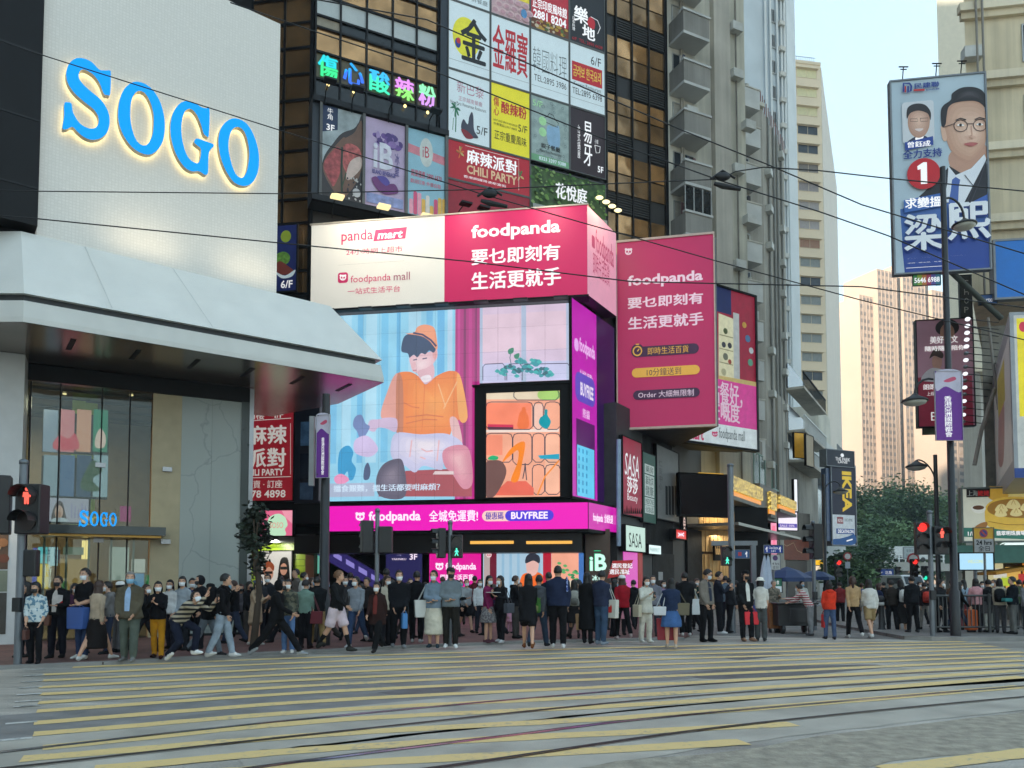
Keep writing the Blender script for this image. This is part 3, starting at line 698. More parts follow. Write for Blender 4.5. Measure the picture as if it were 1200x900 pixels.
A=Art(Fs,0.);A.uz([(0.002,zb0),(PW,zb0),(PW,zb1),(.002,zb1)],LPS)
TP2=mat((188,60,104),.5,var=0,emit=.2)
A.pill(693.5,278,697,289,TP2,.5);A.text('foodpanda',698,288,719,304,TP2,.01);A.text('即時生活百貨',695,311,714,321,TP2);A.done(bb)
mb=MB();mb.fbox(Fp,ub-.06,.05,zb1,zb1+.06,-.65,.04,mat((190,180,165),.4));mb.fbox(Fp,ub-.06,.05,zb0-.08,zb0,-.65,.04,INK);mb.build('frame',bb)
for i in range(7):
 u=ub+1+i*1.6;lt=thing('flood_lamp',Fp.pt(u,zb0-.08,.0),'flat dark flood lamp on an arm under the wrapped billboard, one of a row','lamp','flood lamps under the billboard')
 MB().tube([Fp.pt(u,zb0-.06,0),Fp.pt(u,zb0-.2,.5)],.02,INK,6).build('arm',lt);MB().fbox(Fp,u-.28,u+.28,zb0-.27,zb0-.2,.35,.62,DARK).build('lamp_head',lt)
for u,w in ((ub+2,60),(-8.2,60),(-5,50),(-1.5,55)):
 area('flood_light',Fp.pt(u,zb1+.6,1.6),Fp.pt(u,zb0+1,0),.4,w,(1,.9,.74),bb,2.2)
area('flood_light',Fs.pt(.5,zb1+.7,.8),Fs.pt(1.3,zb0+1.2,0),.3,60,(1,.78,.36),bb)
# --- main screen
Fq=Fp.shifted(-.55);uq0,uq1=Fq.u(378),Fq.u(667);zq0,zq1=Fq.hit(660,583)[1],Fq.hit(660,355.5)[1]
sc=thing('led_screen',Fq.pt((uq0+uq1)/2,zq0,0),'giant lit screen of a seated man in orange shirt and hat','screen')
MB().fbox(Fq,uq0-.1,uq1+.05,zq0-.1,zq1+.08,-.14,-.02,INK).build('panel',sc)
A=Art(Fq,-.02)
def g_(c,s=.92): return glow(c,s,var=.1)
x562=Fq.u(562);A.uz([(uq0,zq0),(Fq.u(533),zq0),(Fq.u(533),zq1),(uq0,zq1)],g_((150,218,246)))
for px,w,c in ((386,9,(120,200,240)),(400,12,(176,228,250)),(418,7,(112,196,238)),(428,14,(180,230,250)),(446,9,(122,204,242)),(464,5,(104,188,232)),(478,16,(178,228,250)),(499,8,(118,198,240)),(512,9,(108,190,236)),(524,6,(190,226,250))):
 u=Fq.u(px);A.uz([(u,zq0+1.6),(u+w*.034,zq0+1.6),(u+w*.034,zq1),(u,zq1)],g_(c))
A.uz([(Fq.u(533)+.004,zq0),(x562,zq0),(x562,zq1),(Fq.u(533)+.004,zq1)],g_((184,36,128)))
for px,w,c in ((536,3,(210,60,150)),(543,3,(140,24,100)),(549,4,(206,50,146)),(556,3,(150,26,108))):
 u=Fq.u(px);A.uz([(u,zq0),(u+w*.034,zq0),(u+w*.034,zq1),(u,zq1)],g_(c))
zr=Fq.hit(620,447)[1]
A.uz([(x562+.004,zr),(uq1,zr),(uq1,zq1),(x562+.004,zq1)],g_((226,202,226)))
A.uz([(x562+.03,zr+1.3),(uq1-.03,zr+1.3),(uq1-.03,zq1-.3),(x562+.03,zq1-.3)],g_((236,206,222)))
A.uz([(x562+.03,zr+.01),(uq1-.03,zr+.01),(uq1-.03,zr+.8),(x562+.03,zr+.8)],g_((206,206,240)))
for px,w in ((562,.12),(611,.2),(664,.1)):u=Fq.u(px);A.uz([(u,zr),(u+w,zr),(u+w,zq1),(u,zq1)],g_((180,196,222)))
TE=g_((22,150,160));TD=g_((18,96,110))
for a,b in ((566,592),(594,612),(612,668)):A.line([(a,446),(a,430),(a+3,427),(b-3,426),(b,430),(b,446)],.035,g_((74,66,96)))
for cx,cy in ((588,436),(597,430),(606,436),(620,432),(628,426),(634,437),(643,438),(612,426)):
 for k in range(9):
  w=rng.uniform(0,6.28);r=rng.uniform(1,6);x,y=cx+r*math.cos(w),cy+r*math.sin(w)*.9
  A.smooth([(x-3,y),(x,y-2.4),(x+3.4,y+rng.uniform(-1,1.5)),(x,y+2)],rng.choice((TE,TD,g_((38,178,176)))),3)
A.line([(600,430),(598,420),(600,412)],.03,TD);A.smooth([(597,416),(596,411),(602,408.5),(602,414)],g_((26,134,100)));A.smooth([(604,421),(603,417),(609,415),(608,421)],g_((26,134,100)))
def zz(pts,x0=440,y0=370,s=4.09): return [(x0+x/s,y0+y/s) for x,y in pts]
A.rect(383,566,440,583,g_((176,190,216)));
A.poly(zz([(20,830),(150,745),(390,735),(465,800),(465,868),(20,868)]),g_((172,62,70)))
A.smooth(zz([(100,285),(165,272),(215,298),(245,332),(300,290),(365,268),(412,300),(445,490),(400,502),(360,492),(362,572),(290,590),(200,580),(108,568),(115,500),(32,488),(72,350)]),g_((246,134,56)))
A.soft(zz([(140,300),(215,310),(245,340),(300,300),(365,285),(395,310),(405,470),(360,560),(200,570),(140,540)]),(248,138,56),(255,164,78),6,zz([(300,420)])[0],g_)
A.smooth(zz([(95,292),(112,300),(115,500),(30,488),(68,350)]),g_((236,166,150)));A.smooth(zz([(106,300),(135,320),(136,565),(106,566)]),g_((206,128,90)))
A.smooth(zz([(392,300),(414,305),(445,488),(405,498)]),g_((255,176,92)));A.line(zz([(240,330),(236,430),(226,560)]),.03,g_((232,118,48)))
for pts in ([(140,420),(180,440),(215,445)],[(150,490),(250,478),(330,488)],[(150,520),(240,500),(300,502)],[(305,330),(340,440)],[(395,320),(330,450)]):A.line(zz(pts),.05,g_((255,190,130) if pts[0][0]>300 else (222,118,60)))
A.smooth(zz([(168,205),(200,190),(262,178),(296,160),(300,205),(280,240),(282,300),(244,330),(214,300),(206,282),(184,270),(174,245)]),g_((236,192,202)))
A.soft(zz([(178,212),(204,198),(250,190),(276,190),(282,230),(262,262),(228,290),(210,282),(190,266),(180,244)]),(238,196,204),(252,224,228),5,zz([(222,240)])[0],g_)
A.smooth(zz([(182,232),(196,226),(196,250),(184,258),(176,250)]),g_((236,188,194)));A.smooth(zz([(280,176),(296,170),(300,196),(290,214),(280,204)]),g_((240,176,176)))
A.smooth(zz([(205,275),(250,255),(282,240),(284,300),(244,328)]),g_((232,186,196)));A.smooth(zz([(222,300),(262,288),(272,310),(240,324)]),g_((250,238,244)))
A.smooth(zz([(130,150),(142,108),(170,92),(230,92),(290,150),(284,182),(262,172),(244,190),(224,184),(206,204),(188,192),(168,206),(160,186),(132,178)]),g_((44,70,104)))
A.smooth(zz([(150,92),(190,86),(206,60),(240,48),(282,60),(296,100),(300,168),(262,126),(220,102)]),g_((246,162,120)));A.line(zz([(186,88),(230,96),(270,122),(296,152)]),.08,g_((66,58,96)))
A.line(zz([(186,218),(204,214)]),.045,g_((90,80,110)));A.line(zz([(230,212),(252,208)]),.045,g_((90,80,110)));A.line(zz([(184,268),(202,266)]),.04,g_((206,110,120)))
A.smooth(zz([(360,498),(396,500),(420,600),(408,640),(380,600)]),g_((240,190,190)));A.smooth(zz([(60,492),(108,500),(104,560),(60,545),(20,540),(0,560),(-30,545),(-20,505),(20,500)]),g_((214,190,220)))
A.smooth(zz([(104,566),(220,572),(350,570),(424,626),(338,690),(322,742),(236,722),(194,754),(150,724),(92,694),(78,640)]),g_((206,206,238)))
A.soft(zz([(112,580),(220,584),(330,590),(390,628),(330,676),(310,716),(240,706),(196,734),(150,704),(100,680),(92,640)]),(212,210,240),(246,236,246),5,zz([(250,620)])[0],g_)
for pts in ([(225,640),(250,655),(280,650)],[(220,680),(245,690)],[(180,600),(170,680)],[(310,600),(300,700)]):A.line(zz(pts),.06,g_((240,190,196)))
A.smooth(zz([(330,650),(400,622),(455,650),(470,800),(425,832),(372,760),(335,720)]),g_((222,140,160)))
A.soft(zz([(345,660),(400,640),(444,660),(456,780),(420,812),(378,750),(350,710)]),(226,146,164),(246,186,192),5,zz([(400,690)])[0],g_);A.smooth(zz([(10,790),(40,720),(100,690),(140,710),(148,868),(30,868)]),g_((84,76,98)))
A.soft(zz([(24,790),(50,736),(100,706),(132,724),(136,850),(42,850)]),(90,82,104),(132,120,138),5,zz([(86,760)])[0],g_)
A.poly(zz([(290,748),(380,748),(382,764),(280,764)]),g_((238,214,214)))
A.smooth(zz([(-60,480),(-40,520),(-20,540),(-60,600),(-80,560),(-100,530),(-90,490)]),g_((112,136,190)));A.smooth(zz([(-90,600),(-30,580),(20,640),(-20,680),(-90,660)]),g_((214,196,236)))
for pts,c in (([(400,530),(410,523),(416,531),(414,541),(419,550),(416,562),(411,563),(409,553),(402,562),(398,552)],(0,158,214)),([(394,560),(402,556),(411,562),(406,567),(396,567)],(244,150,196)),([(429,549),(433,543),(436,552),(434,562),(428,562)],(58,80,120))):A.smooth(pts,g_(c))
A.text('搵食艱難，搵生活都要咁麻煩？',393,567,517,577.5,g_((214,236,255),1.),.02)
A.done(sc,'picture')
SEAM=film(.86,.01);VEIL=film(.86,.085,(.8,.86,1.))  # VEIL is an added glowing film for glare; SEAM draws the panel joints
mb=MB();um=Fq.u(555.5)
for a,b,c in ((uq0,um,zq0),(um+.002,uq1,zr)):mb.quad(Fq.pt(a,c,.33),Fq.pt(b,c,.33),Fq.pt(b,zq1,.33),Fq.pt(a,zq1,.33),VEIL)
for px in (404,428,447,470,490,512,534,560,585,611,640):u=Fq.u(px);c=zq0 if u<um else zr;mb.quad(Fq.pt(u-.02,c,.334),Fq.pt(u+.02,c,.334),Fq.pt(u+.02,zq1,.334),Fq.pt(u-.02,zq1,.334),SEAM)
for k in range(1,8):z=zq0+(zq1-zq0)*k/8;e=um if z<zr+.05 else uq1;mb.quad(Fq.pt(uq0,z-.012,.338),Fq.pt(e,z-.012,.338),Fq.pt(e,z+.012,.338),Fq.pt(uq0,z+.012,.338),SEAM)
mb.build('glare_and_seams',sc)
# --- the smaller framed screen that stands proud of it
Fi=Fp.shifted(-.3);bx=[Fi.u(556),Fi.u(669),Fi.hit(660,583)[1],Fi.hit(660,449)[1]];ix=[Fi.u(569.5),Fi.u(656),Fi.hit(660,581.5)[1],Fi.hit(660,457)[1]]
s2=thing('led_screen',Fi.pt((bx[0]+bx[1])/2,bx[2],0),'upright screen in a thick black frame showing orange shelves','screen')
MB().fbox(Fi,bx[0],bx[1],bx[2],bx[3],-.22,-.08,INK).build('panel',s2)
mb=MB();mb.fbox(Fi,bx[0],ix[0],bx[2],bx[3],-.08,0,INK);mb.fbox(Fi,ix[1],bx[1],bx[2],bx[3],-.08,0,INK);mb.fbox(Fi,ix[0],ix[1],ix[3],bx[3],-.08,0,INK);mb.fbox(Fi,ix[0],ix[1],bx[2],ix[2],-.08,0,INK)
mb.fbox(Fi,bx[0]-.1,bx[1]+.02,bx[3],bx[3]+.06,-.2,.06,INK);mb.build('frame',s2)
A=Art(Fi,-.08);A.uz([(ix[0],ix[2]),(ix[1],ix[2]),(ix[1],ix[3]),(ix[0],ix[3])],g_((250,176,146)))
def zf(pts): return [(550+x/3.6,350+y/3.6) for x,y in pts]
A.poly(zf([(70,390),(378,385),(378,425),(70,425)]),g_((236,218,190)));A.smooth(zf([(290,395),(330,382),(376,385),(376,424),(300,424)]),g_((176,216,120)))
A.poly(zf([(70,440),(262,440),(262,555),(70,555)]),g_((255,142,110)));A.poly(zf([(70,575),(140,575),(140,660),(70,660)]),g_((252,150,120)));A.poly(zf([(320,575),(378,575),(378,820),(320,820)]),g_((253,190,160)))
A.poly(zf([(70,553),(378,550),(378,562),(70,565)]),g_((250,226,214)));A.poly(zf([(270,445),(312,445),(312,550),(270,550)]),g_((252,204,186)))
DK=g_((60,66,84))
for x0,x1,y0,y1 in ((188,378,380,428),(70,268,436,552),(272,312,436,552),(318,384,436,552),(70,182,568,690),(184,264,568,700),(266,318,568,690),(320,384,568,690),(266,318,700,826),(320,384,700,826)):
 A.line(zf([(x0,y0+20),(x0+6,y0+5),(x0+22,y0),(x1-22,y0),(x1-6,y0+5),(x1,y0+20),(x1,y1-14),(x1-14,y1),(x0+14,y1),(x0,y1-14),(x0,y0+20)]),.035,DK)
A.poly(zf([(78,530),(186,532),(186,552),(78,552)]),g_((214,54,90)));A.poly(zf([(78,541),(186,543),(186,552),(78,552)]),g_((96,50,70)))
A.smooth(zf([(210,490),(222,470),(224,460),(236,460),(240,480),(250,500),(248,545),(205,545)]),g_((240,120,70)));A.smooth(zf([(318,470),(330,470),(330,492),(344,520),(326,550),(296,530),(298,505),(316,490)]),g_((10,156,170)))
A.smooth(zf([(80,672),(98,662),(122,668),(116,680),(84,680)]),g_((40,178,120)));A.poly(zf([(290,662),(380,655),(380,678),(300,676)]),g_((40,170,200)))
A.poly(zf([(95,830),(160,770),(240,770),(272,800),(272,830)]),g_((240,112,92)));A.smooth(zf([(70,700),(100,682),(140,690),(156,740),(110,830),(70,830)]),g_((120,86,82)))
A.smooth(zf([(140,690),(170,640),(210,608),(236,612),(222,700),(206,768),(176,766),(204,690),(206,640),(176,660)]),g_((255,140,40)));A.line(zf([(288,828),(320,750),(378,684)]),.06,g_((255,150,60)))
A.line(zf([(226,760),(234,720),(236,694)]),.04,DK);A.line(zf([(236,700),(242,766)]),.04,DK)
A.done(s2,'picture')
# --- the narrow screen round the corner
Fsq=Fs.shifted(-.55);ca=.06
sd_=thing('led_screen',Fsq.pt(1,zq0,0),'narrow magenta screen round the corner showing a phone','screen')
us0=Fsq.u(671);us1=Fsq.u(700);us2=Fsq.u(721)
MB().fbox(Fsq,us0,us2,zq0-.1,zq1+.05,-.12,-.02,INK).build('panel',sd_)
A=Art(Fsq,-.02);A.uz([(us0+.02,zq0),(us1,zq0),(us1,zq1),(us0+.02,zq1)],g_((186,38,172),.95));A.uz([(us1+.01,zq0),(us2,zq0),(us2,zq1),(us1+.01,zq1)],g_((46,18,74),.8))
A.pill(673,398,678,410,g_((225,170,235)));A.text('foodpanda',679,406,697,416,g_((240,190,245)),.03);A.text('全城免運費!',679,440,694,449,g_((236,200,245)),.02)
A.pill(674,446,697,468,g_((96,78,190)),.6);A.text('BUYFREE',680,455,695,463,g_((240,230,250)),.04)
A.uz([(us0+.35,zq0+.05),(us1-.25,zq0+.05),(us1-.25,zq0+3.15),(us0+.35,zq0+3.15)],g_((84,26,96)));A.uz([(us0+.42,zq0+.05),(us1-.32,zq0+.05),(us1-.32,zq0+2.1),(us0+.42,zq0+2.1)],g_((104,206,244)))
for i in range(6):
 for j in range(3):u=us0+.5+j*.36;z=zq0+.2+i*.32;A.uz([(u,z),(u+.14,z),(u+.14,z+.18),(u,z+.18)],g_((60,150,196)))
A.text('熊貓',682,482,690,489,g_((240,190,240)),.02);A.done(sd_,'picture')
# --- magenta running strip
zs0,zs1=Fp.hit(692,619.5)[1],Fp.hit(692,588.5)[1];usl=Fp.u(379)
st=thing('led_screen',Fp.pt(usl/2,zs0,0),'long magenta light strip under the screens advertising free delivery','screen')
MB().fbox(Fp,usl-.08,0,zs0-.12,zs1+.1,-.6,-.03,INK).build('panel',st)
q=[Fs.pt(0,0,-.02),Fs.pt(PW,0,-.02),Fs.pt(PW,0,-.6),Fs.pt(.7,0,-.6)];MB().prism([(p.x,p.y) for p in q],zs0-.12,zs1+.1,INK).build('side_panel',st)
MG=glow((238,28,186),1.);A=Art(Fp,-.03);A.uz([(usl,zs0),(-.03,zs0),(-.03,zs1),(usl,zs1)],MG)
SW=glow((255,235,255),1.05)
A.panda(422,605.5,5,SW,MG);A.text('foodpanda',432,598.5,493,614,SW,.045);A.text('全城免運費!',503,597.5,560,611.5,SW,.04)
A.pill(565,598,612,611,glow((250,206,200),1));A.pill(592,597.5,649,610.7,glow((80,62,214),1));A.text('優惠碼',569,600,590,609,glow((74,52,170),1),.02);A.text('BUYFREE',599,599.5,642,608.5,SW,.05)
A.done(st)
A=Art(Fs,-.02);A.uz([(.02,zs0),(PW-.02,zs0),(PW-.02,zs1),(.02,zs1)],glow((206,24,170),.95));A.text('foodpanda',695,603,706.5,613,SW,.04);A.text('全城免運',708,604,718,612.5,SW,.03);A.done(st)
# --- ground floor under the strip
Fg=Fp.shifted(-1.9)
mb=MB().fbox(Fp,-12.4,-.3,zs0-.9,zs0-.13,-2.5,-.45,mat((20,17,17),.4,spec=.3));mb.build('lintel',pod)
mb=MB()
for a,b in ((549,600),(615,669)):mb.fbox(Fp,Fp.u(a),Fp.u(b),Fp.hit(a,637)[1],Fp.hit(a,633.5)[1],-.45,-.38,glow((240,180,84),1.1))
mb.build('light_strip',pod)
def gboard(px0,py0,px1,py1,label,col,s,name='led_screen',cat='screen',fr=None,off=0,th=.1):
 return board(fr or Fg,px0,py0,px1,py1,name,label,cat,thick=th,frame=.04,fm=INK,off=off,face=glow(col,s))
t,A=gboard(503,642,564,696,'magenta lit shop window screen behind the crowd, with a white panda emblem',(236,28,160),.9)
A.panda(515,664,4.3,SW,glow((236,28,160),.9));A.text('foodpanda',522,659.5,558,670,SW,.04);A.text('即時生活百貨',516,673,555,681,SW,.03);A.done(t)
t,A=gboard(566,642,684,700,'lit shop window screen at street level with a dark haired man in orange',(176,206,226),.9)
A.rect(567,642.5,580,700,g_((190,170,170)));A.rect(574,642.5,582,700,g_((110,28,50)));A.panda(573,650.5,3,g_((255,230,230)),g_((220,60,110)))
for x in (588,597,606,630):A.rect(x,642.5,x+3,700,g_((150,190,216)))
A.smooth([(608,700),(611,676),(619,671),(628,670),(637,676),(641,700)],g_((248,112,44)));A.smooth([(618,672),(617,658),(624,653),(631,657),(630,670),(624,675)],g_((240,190,180)));A.smooth([(616,660),(617,652),(624,648),(632,652),(632,660),(625,657)],g_((50,52,66)))
A.rect(636.5,642.5,646,700,g_((186,30,56)));A.rect(646.3,642.5,678,680,g_((252,176,148)));A.rect(646.3,680,678,700,g_((226,214,190)));A.rect(678.3,642.5,684,700,g_((70,120,190)))
for i in range(16):x=655+rng.uniform(0,22);y=662+(x-655)*.5+rng.uniform(-3,8);A.smooth([(x-2.5,y),(x,y-1.6),(x+2.6,y+.5),(x,y+1.8)],g_(rng.choice(((40,140,90),(90,180,110)))),3)
A.done(t,'picture')
col=MB().fbox(Fg,Fg.u(686),Fg.u(714),0,3.7,-.4,.35,mat((84,62,48),.4,var=.15));col.build('column',pod)
ib=thing('illuminated_sign',Fg.pt(Fg.u(700),Fg.hit(700,669)[1],.36),'white and green glowing iB letters on the brown column','sign')
A=Art(Fg,.36);GI=glow((206,250,236),1.05);GI2=glow((40,190,130),1.)
A.text('i',690.5,652,694.3,668.5,GI2,.08);A.text('i',691.2,652.5,695,669,GI,.06);A.text('B',696.5,648.5,710.5,668.5,GI2,.09);A.text('B',697.3,649,711,669,GI,.05)
A.text('冰皇',694,674,707,681,GI,.04);A.rect(696,645,704,646,GI2);A.done(ib)
# --- left bay: red restaurant sign, shop light box, lime wall, escalator
Fz=Fp.shifted(-.65)
t,A=board(Fz,290,475,344.5,587,'restaurant_sign','tall red restaurant sign with white characters, beside the store corner','sign',thick=.15,frame=.06,fm=INK,face=mat((176,30,46),.5,emit=.22))
TWR=mat((236,228,220),.5,var=0,emit=.3)
A.line([(296,493),(341,490)],.03,TWR);A.line([(296,560),(341,558.5)],.03,TWR);A.line([(340.5,496),(340.5,556)],.02,TWR)
A.text('四樓 · 4/F',290,481,332,492,TWR,.02);A.text('麻辣',290,498,336,521,TWR,.05);A.text('派對',290,525,335,548,TWR,.05);A.text('CHILI PARTY',284,549,333,558,TWR,.04);A.text('外賣 · 訂座',288,562.5,331,572.5,TWR,.02);A.text('2578 4898',282,574,335,584,TWR,.02)
A.done(t)
t,A=board(Fz,303,598,343,628,'shop_sign','pink light box with a pale green head silhouette above the lime wall','sign',thick=.2,frame=.05,fm=INK,face=glow((238,110,150),.85))
A.poly([(330,598.3),(342.8,598.3),(342.8,614),(334,606)],glow((246,160,180),.9));A.smooth([(314,627.5),(313,615),(316,606),(326,602),(334,606),(337,615),(334,620),(334,627.5)],glow((196,236,200),.9));A.text('SOSO',316,612,332,619,glow((240,130,130),.9));A.done(t)
LIME=brick_mat((152,178,52),(146,172,46),(110,134,34),1,name='lime_tile',bw=.9,rh=.28,vertical=True,rough=.3)
mb=MB().fbox(Fg,Fg.u(280),Fg.u(360),0,3.25,-.55,-.3,LIME);mb.build('lime_wall',pod)
MB().fbox(Fg,Fg.u(280),Fg.u(374),3.26,3.62,-.55,.2,STEEL).build('steel_band',pod)
t,A=board(Fg,305.5,646,342,703,'poster','framed poster of two people in sunglasses on the lime wall','poster',thick=.08,frame=.05,fm=INK,off=-.28,face=glow((214,210,204),.7))
SK=glow((206,150,126),.6);A.smooth([(309,703),(311,688),(315,684),(319,684),(324,690),(325,703)],glow((60,55,58),.5));A.ell(315,672,5.4,8,SK);A.smooth([(309,671),(309,662),(315,657.5),(321,662),(320.5,669),(315,664)],glow((150,72,40),.6));A.rect(310.5,669.5,319.5,672.5,BLACK)
A.smooth([(325,703),(326,672),(329,656),(334,653),(338,657),(340,680),(341,703)],glow((26,22,24),.4));A.ell(332.5,667,4.2,7,SK);A.rect(328.5,664,337,667.5,BLACK);A.rect(309,648,318,649,BLACK);A.done(t)
area('bay_light',Fg.pt(Fg.u(325),3.2,.6),Fg.pt(Fg.u(325),1.2,-.3),.3,70,(1,1,.85),pod,1.6)
MB().fbox(Fg,Fg.u(361),Fg.u(371),0,3.25,-.4,.1,mat((96,58,38),.4)).build('pier',pod)
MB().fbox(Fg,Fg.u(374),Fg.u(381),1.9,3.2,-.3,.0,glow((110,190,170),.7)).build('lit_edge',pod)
t,A=board(Fg,452,634,495,700,'wall_sign','dark blue wall panel marked 3F beside the escalator','sign',thick=.1,frame=.03,fm=INK,face=glow((44,42,92),.8))
A.text('3F',480,649,489,656,SW,.02);A.text('牛角',464,634,470,652,glow((170,165,210),.8));A.text('YAKINIKU',459,654,476,656.5,SW);A.done(t)
es=thing('escalator',Fg.pt(Fg.u(415),0,.2),'escalator with violet lit sides climbing behind the crowd','escalator')
e0=Fg.hit(482,694,.3);e1=Fg.hit(372,630,.3)
for k,off in enumerate((.3,-.0)):
 mb=MB();q=[e0,e1,(e1[0],e1[1]-.75),(e0[0],e0[1]-.75)]
 mb.fprism(Fg,q,off-.08,off,mat((52,48,92),.3),glow((58,50,120),.6));mb.build('side_panel',es)
mb=MB();mb.tube([Fg.pt(e0[0],e0[1]+.08,.26),Fg.pt(e1[0],e1[1]+.08,.26)],.06,BLACK,8);mb.build('handrail',es)
mb=MB()
for k in range(7):
 t0,t1=.06+k*.135,.15+k*.135
 mb.fprism(Fg,[(e0[0]+(e1[0]-e0[0])*t,e0[1]+(e1[1]-e0[1])*t-d) for t,d in ((t0,.2),(t1,.2),(t1,.42),(t0,.42))],.305,.31,glow((150,140,220),.8))
mb.build('light_panel',es)
mb=MB().fbox(Fz,Fz.u(347),Fz.u(380),Fz.hit(360,590)[1],zb0,.0,.12,NAVY);mb.build('bay_wall',pod)
for y0,y1,c in ((495,523,(70,100,130)),(532,562,(30,36,48)),(566,586,(60,80,104))):MB().fbox(Fz,Fz.u(354),Fz.u(369),Fz.hit(360,y1)[1],Fz.hit(360,y0)[1],.12,.14,mat(c,.12,var=.3)).build('window',pod)
# ================================================================== BROWN GLASS TOWER
Ft=Fr((-8.8,33),(.899,.437));tw=thing('office_tower',Ft.pt(9,0,-5),'brown glass office tower covered with restaurant signs, rising behind the pink billboard','building')
def amber_mat(c,r=.1):
 m=bpy.data.materials.new('amber_glass');m.use_nodes=True ;n=m.node_tree.nodes;l=m.node_tree.links;b=n['Principled BSDF']
 tc=n.new('ShaderNodeTexCoord');no=n.new('ShaderNodeTexNoise');no.inputs['Scale'].default_value=.8;no.inputs['Detail'].default_value=4;l.new(tc.outputs['Object'],no.inputs[0])
 rp=n.new('ShaderNodeValToRGB');rp.color_ramp.elements[0].color=(*(v*.62 for v in lin(c)),1);rp.color_ramp.elements[1].color=(*(v*1.2 for v in lin(c)),1);rp.color_ramp.elements[0].position=.38;rp.color_ramp.elements[1].position=.62
 l.new(no.outputs[0],rp.inputs[0]);l.new(rp.outputs[0],b.inputs['Base Color']);b.inputs['Metallic'].default_value=.75;b.inputs['Roughness'].default_value=r
 n2=n.new('ShaderNodeTexNoise');n2.inputs['Scale'].default_value=.45;l.new(tc.outputs['Object'],n2.inputs[0]);bp=n.new('ShaderNodeBump');bp.inputs['Strength'].default_value=.35;bp.inputs['Distance'].default_value=.25
 l.new(n2.outputs[0],bp.inputs['Height']);l.new(bp.outputs[0],b.inputs['Normal'])
 return m
AMB=amber_mat((190,146,100));AMB2=amber_mat((150,118,84),.14);LOUV=mat((52,50,46),.6)
uA,uB=0,Ft.u(785);ZT=46
Fc=Fr((-8.8,33),(.988,-.153))
q=[Ft.pt(0,0,-.12),Ft.pt(uB-.02,0,-.12),Ft.pt(uB-.02,0,-14),Fc.pt(-9,0,-14),Fc.pt(-9,0,-.12)]
MB().prism([(p.x,p.y) for p in q],9,ZT,mat((36,34,32),.5)).build('wall',tw)
def pane(fr,u0,u1,z0,z1,m,off=-.1,nm='window'): return MB().fbox(fr,u0,u1,z0,z1,-.11,off+.05,m).build(nm,tw)
cu=[Fc.u(288),Fc.u(327),Fc.u(359)]
zl=[Fc.hit(340,y)[1] for y in (345,318,290,262,234,206,177,148.5,118,88,57,28,-2,-32,-60)]
for i in range(len(zl)-1):
 for j in range(2):pane(Fc,cu[j]+.04,cu[j+1]-.04,zl[i]+.05,zl[i+1]-.05,AMB)
mb=MB()
for u in cu:mb.fbox(Fc,u-.05,u+.05,9,ZT,-.11,.03,BLACK)
for z in zl:mb.fbox(Fc,cu[0],cu[2],z-.05,z+.05,-.11,.02,BLACK)
mb.fbox(Fc,cu[2],0,9,ZT,-.11,.1,BLACK);mb.build('mullion',tw)
cx=[Ft.u(p) for p in (364,394,425.5,456.7,485.5,511)];zy=[Ft.hit(363,y)[1] for y in (111,89,57,28,14,-10,-40,-70)]
OFFW=mat((196,202,200),.5,var=.05);OFFD=mat((34,38,40),.12,var=.2)
mats=[OFFD,mat((82,74,46),.3,emit=.12),AMB,OFFD,OFFW,AMB,AMB2]
for i in range(len(zy)-1):
 for j in range(5):pane(Ft,cx[j]+.03,cx[j+1]-.03,zy[i]+.04,zy[i+1]-.03,mats[i] if not (i==3 and j==0) else mat((150,140,120),.4))
mb=MB()
for u in cx:mb.fbox(Ft,u-.04,u+.04,zy[0]-.2,ZT,-.11,.05,BLACK)
for z in zy:mb.fbox(Ft,cx[0],cx[-1],z-.045,z+.045,-.11,.04,BLACK)
mb.fbox(Ft,cx[-1]+.04,Ft.u(522),9,ZT,-.11,.25,mat((36,44,54),.4));mb.fbox(Ft,0,cx[-1],zy[0]-.6,zy[0]-.2,-.11,.2,DARK);mb.build('mullion',tw)
for j in range(5):
 if j!=2:MB().ball(Ft.pt((cx[j]+cx[j+1])/2,zy[1]-.22,.1),.075,glow((255,226,150),2.2),8,6).build('spot_light',tw)
nt_=thing('neon_sign',Ft.pt((cx[0]+cx[5])/2,zy[1],.1),'five neon characters shifting from cyan to violet in tower windows','neon sign')
for j,(ch,c1,c2) in enumerate(zip('傷心酸辣粉',((40,220,230),(40,170,255),(60,190,255),(230,150,250),(150,250,190)),((60,240,150),(60,120,250),(70,240,190),(150,240,120),(220,160,255)))):
 w=cx[j+1]-cx[j];h=zy[2]-zy[1]
 vs,fs=text_mesh(ch,0);half=[[f for f in fs if (sum(vs[i][1] for i in f)/len(f)>.5)==b] for b in (True,False)]
 mb=MB();pts=[Ft.pt(cx[j]+w*(.12+.76*x),zy[1]+h*(.1+.8*y),.03) for x,y in vs]
 for q_ in ((0,0,0),(.035,0,.006),(-.035,0,.01),(0,.03,.014)):o_=Vector((Ft.d.x*q_[0]+Ft.n.x*q_[2],Ft.d.y*q_[0]+Ft.n.y*q_[2],q_[1]));p_=[p+o_ for p in pts];mb.add(p_,half[0],glow(c1,1.15));mb.add(p_,half[1],glow(c2,1.15))
 mb.build('character',nt_)
cr=[Ft.u(p) for p in (713,725,744,764,783.5)];zr0=Ft.hit(744,300)[1];fl=3.25;nwin=0
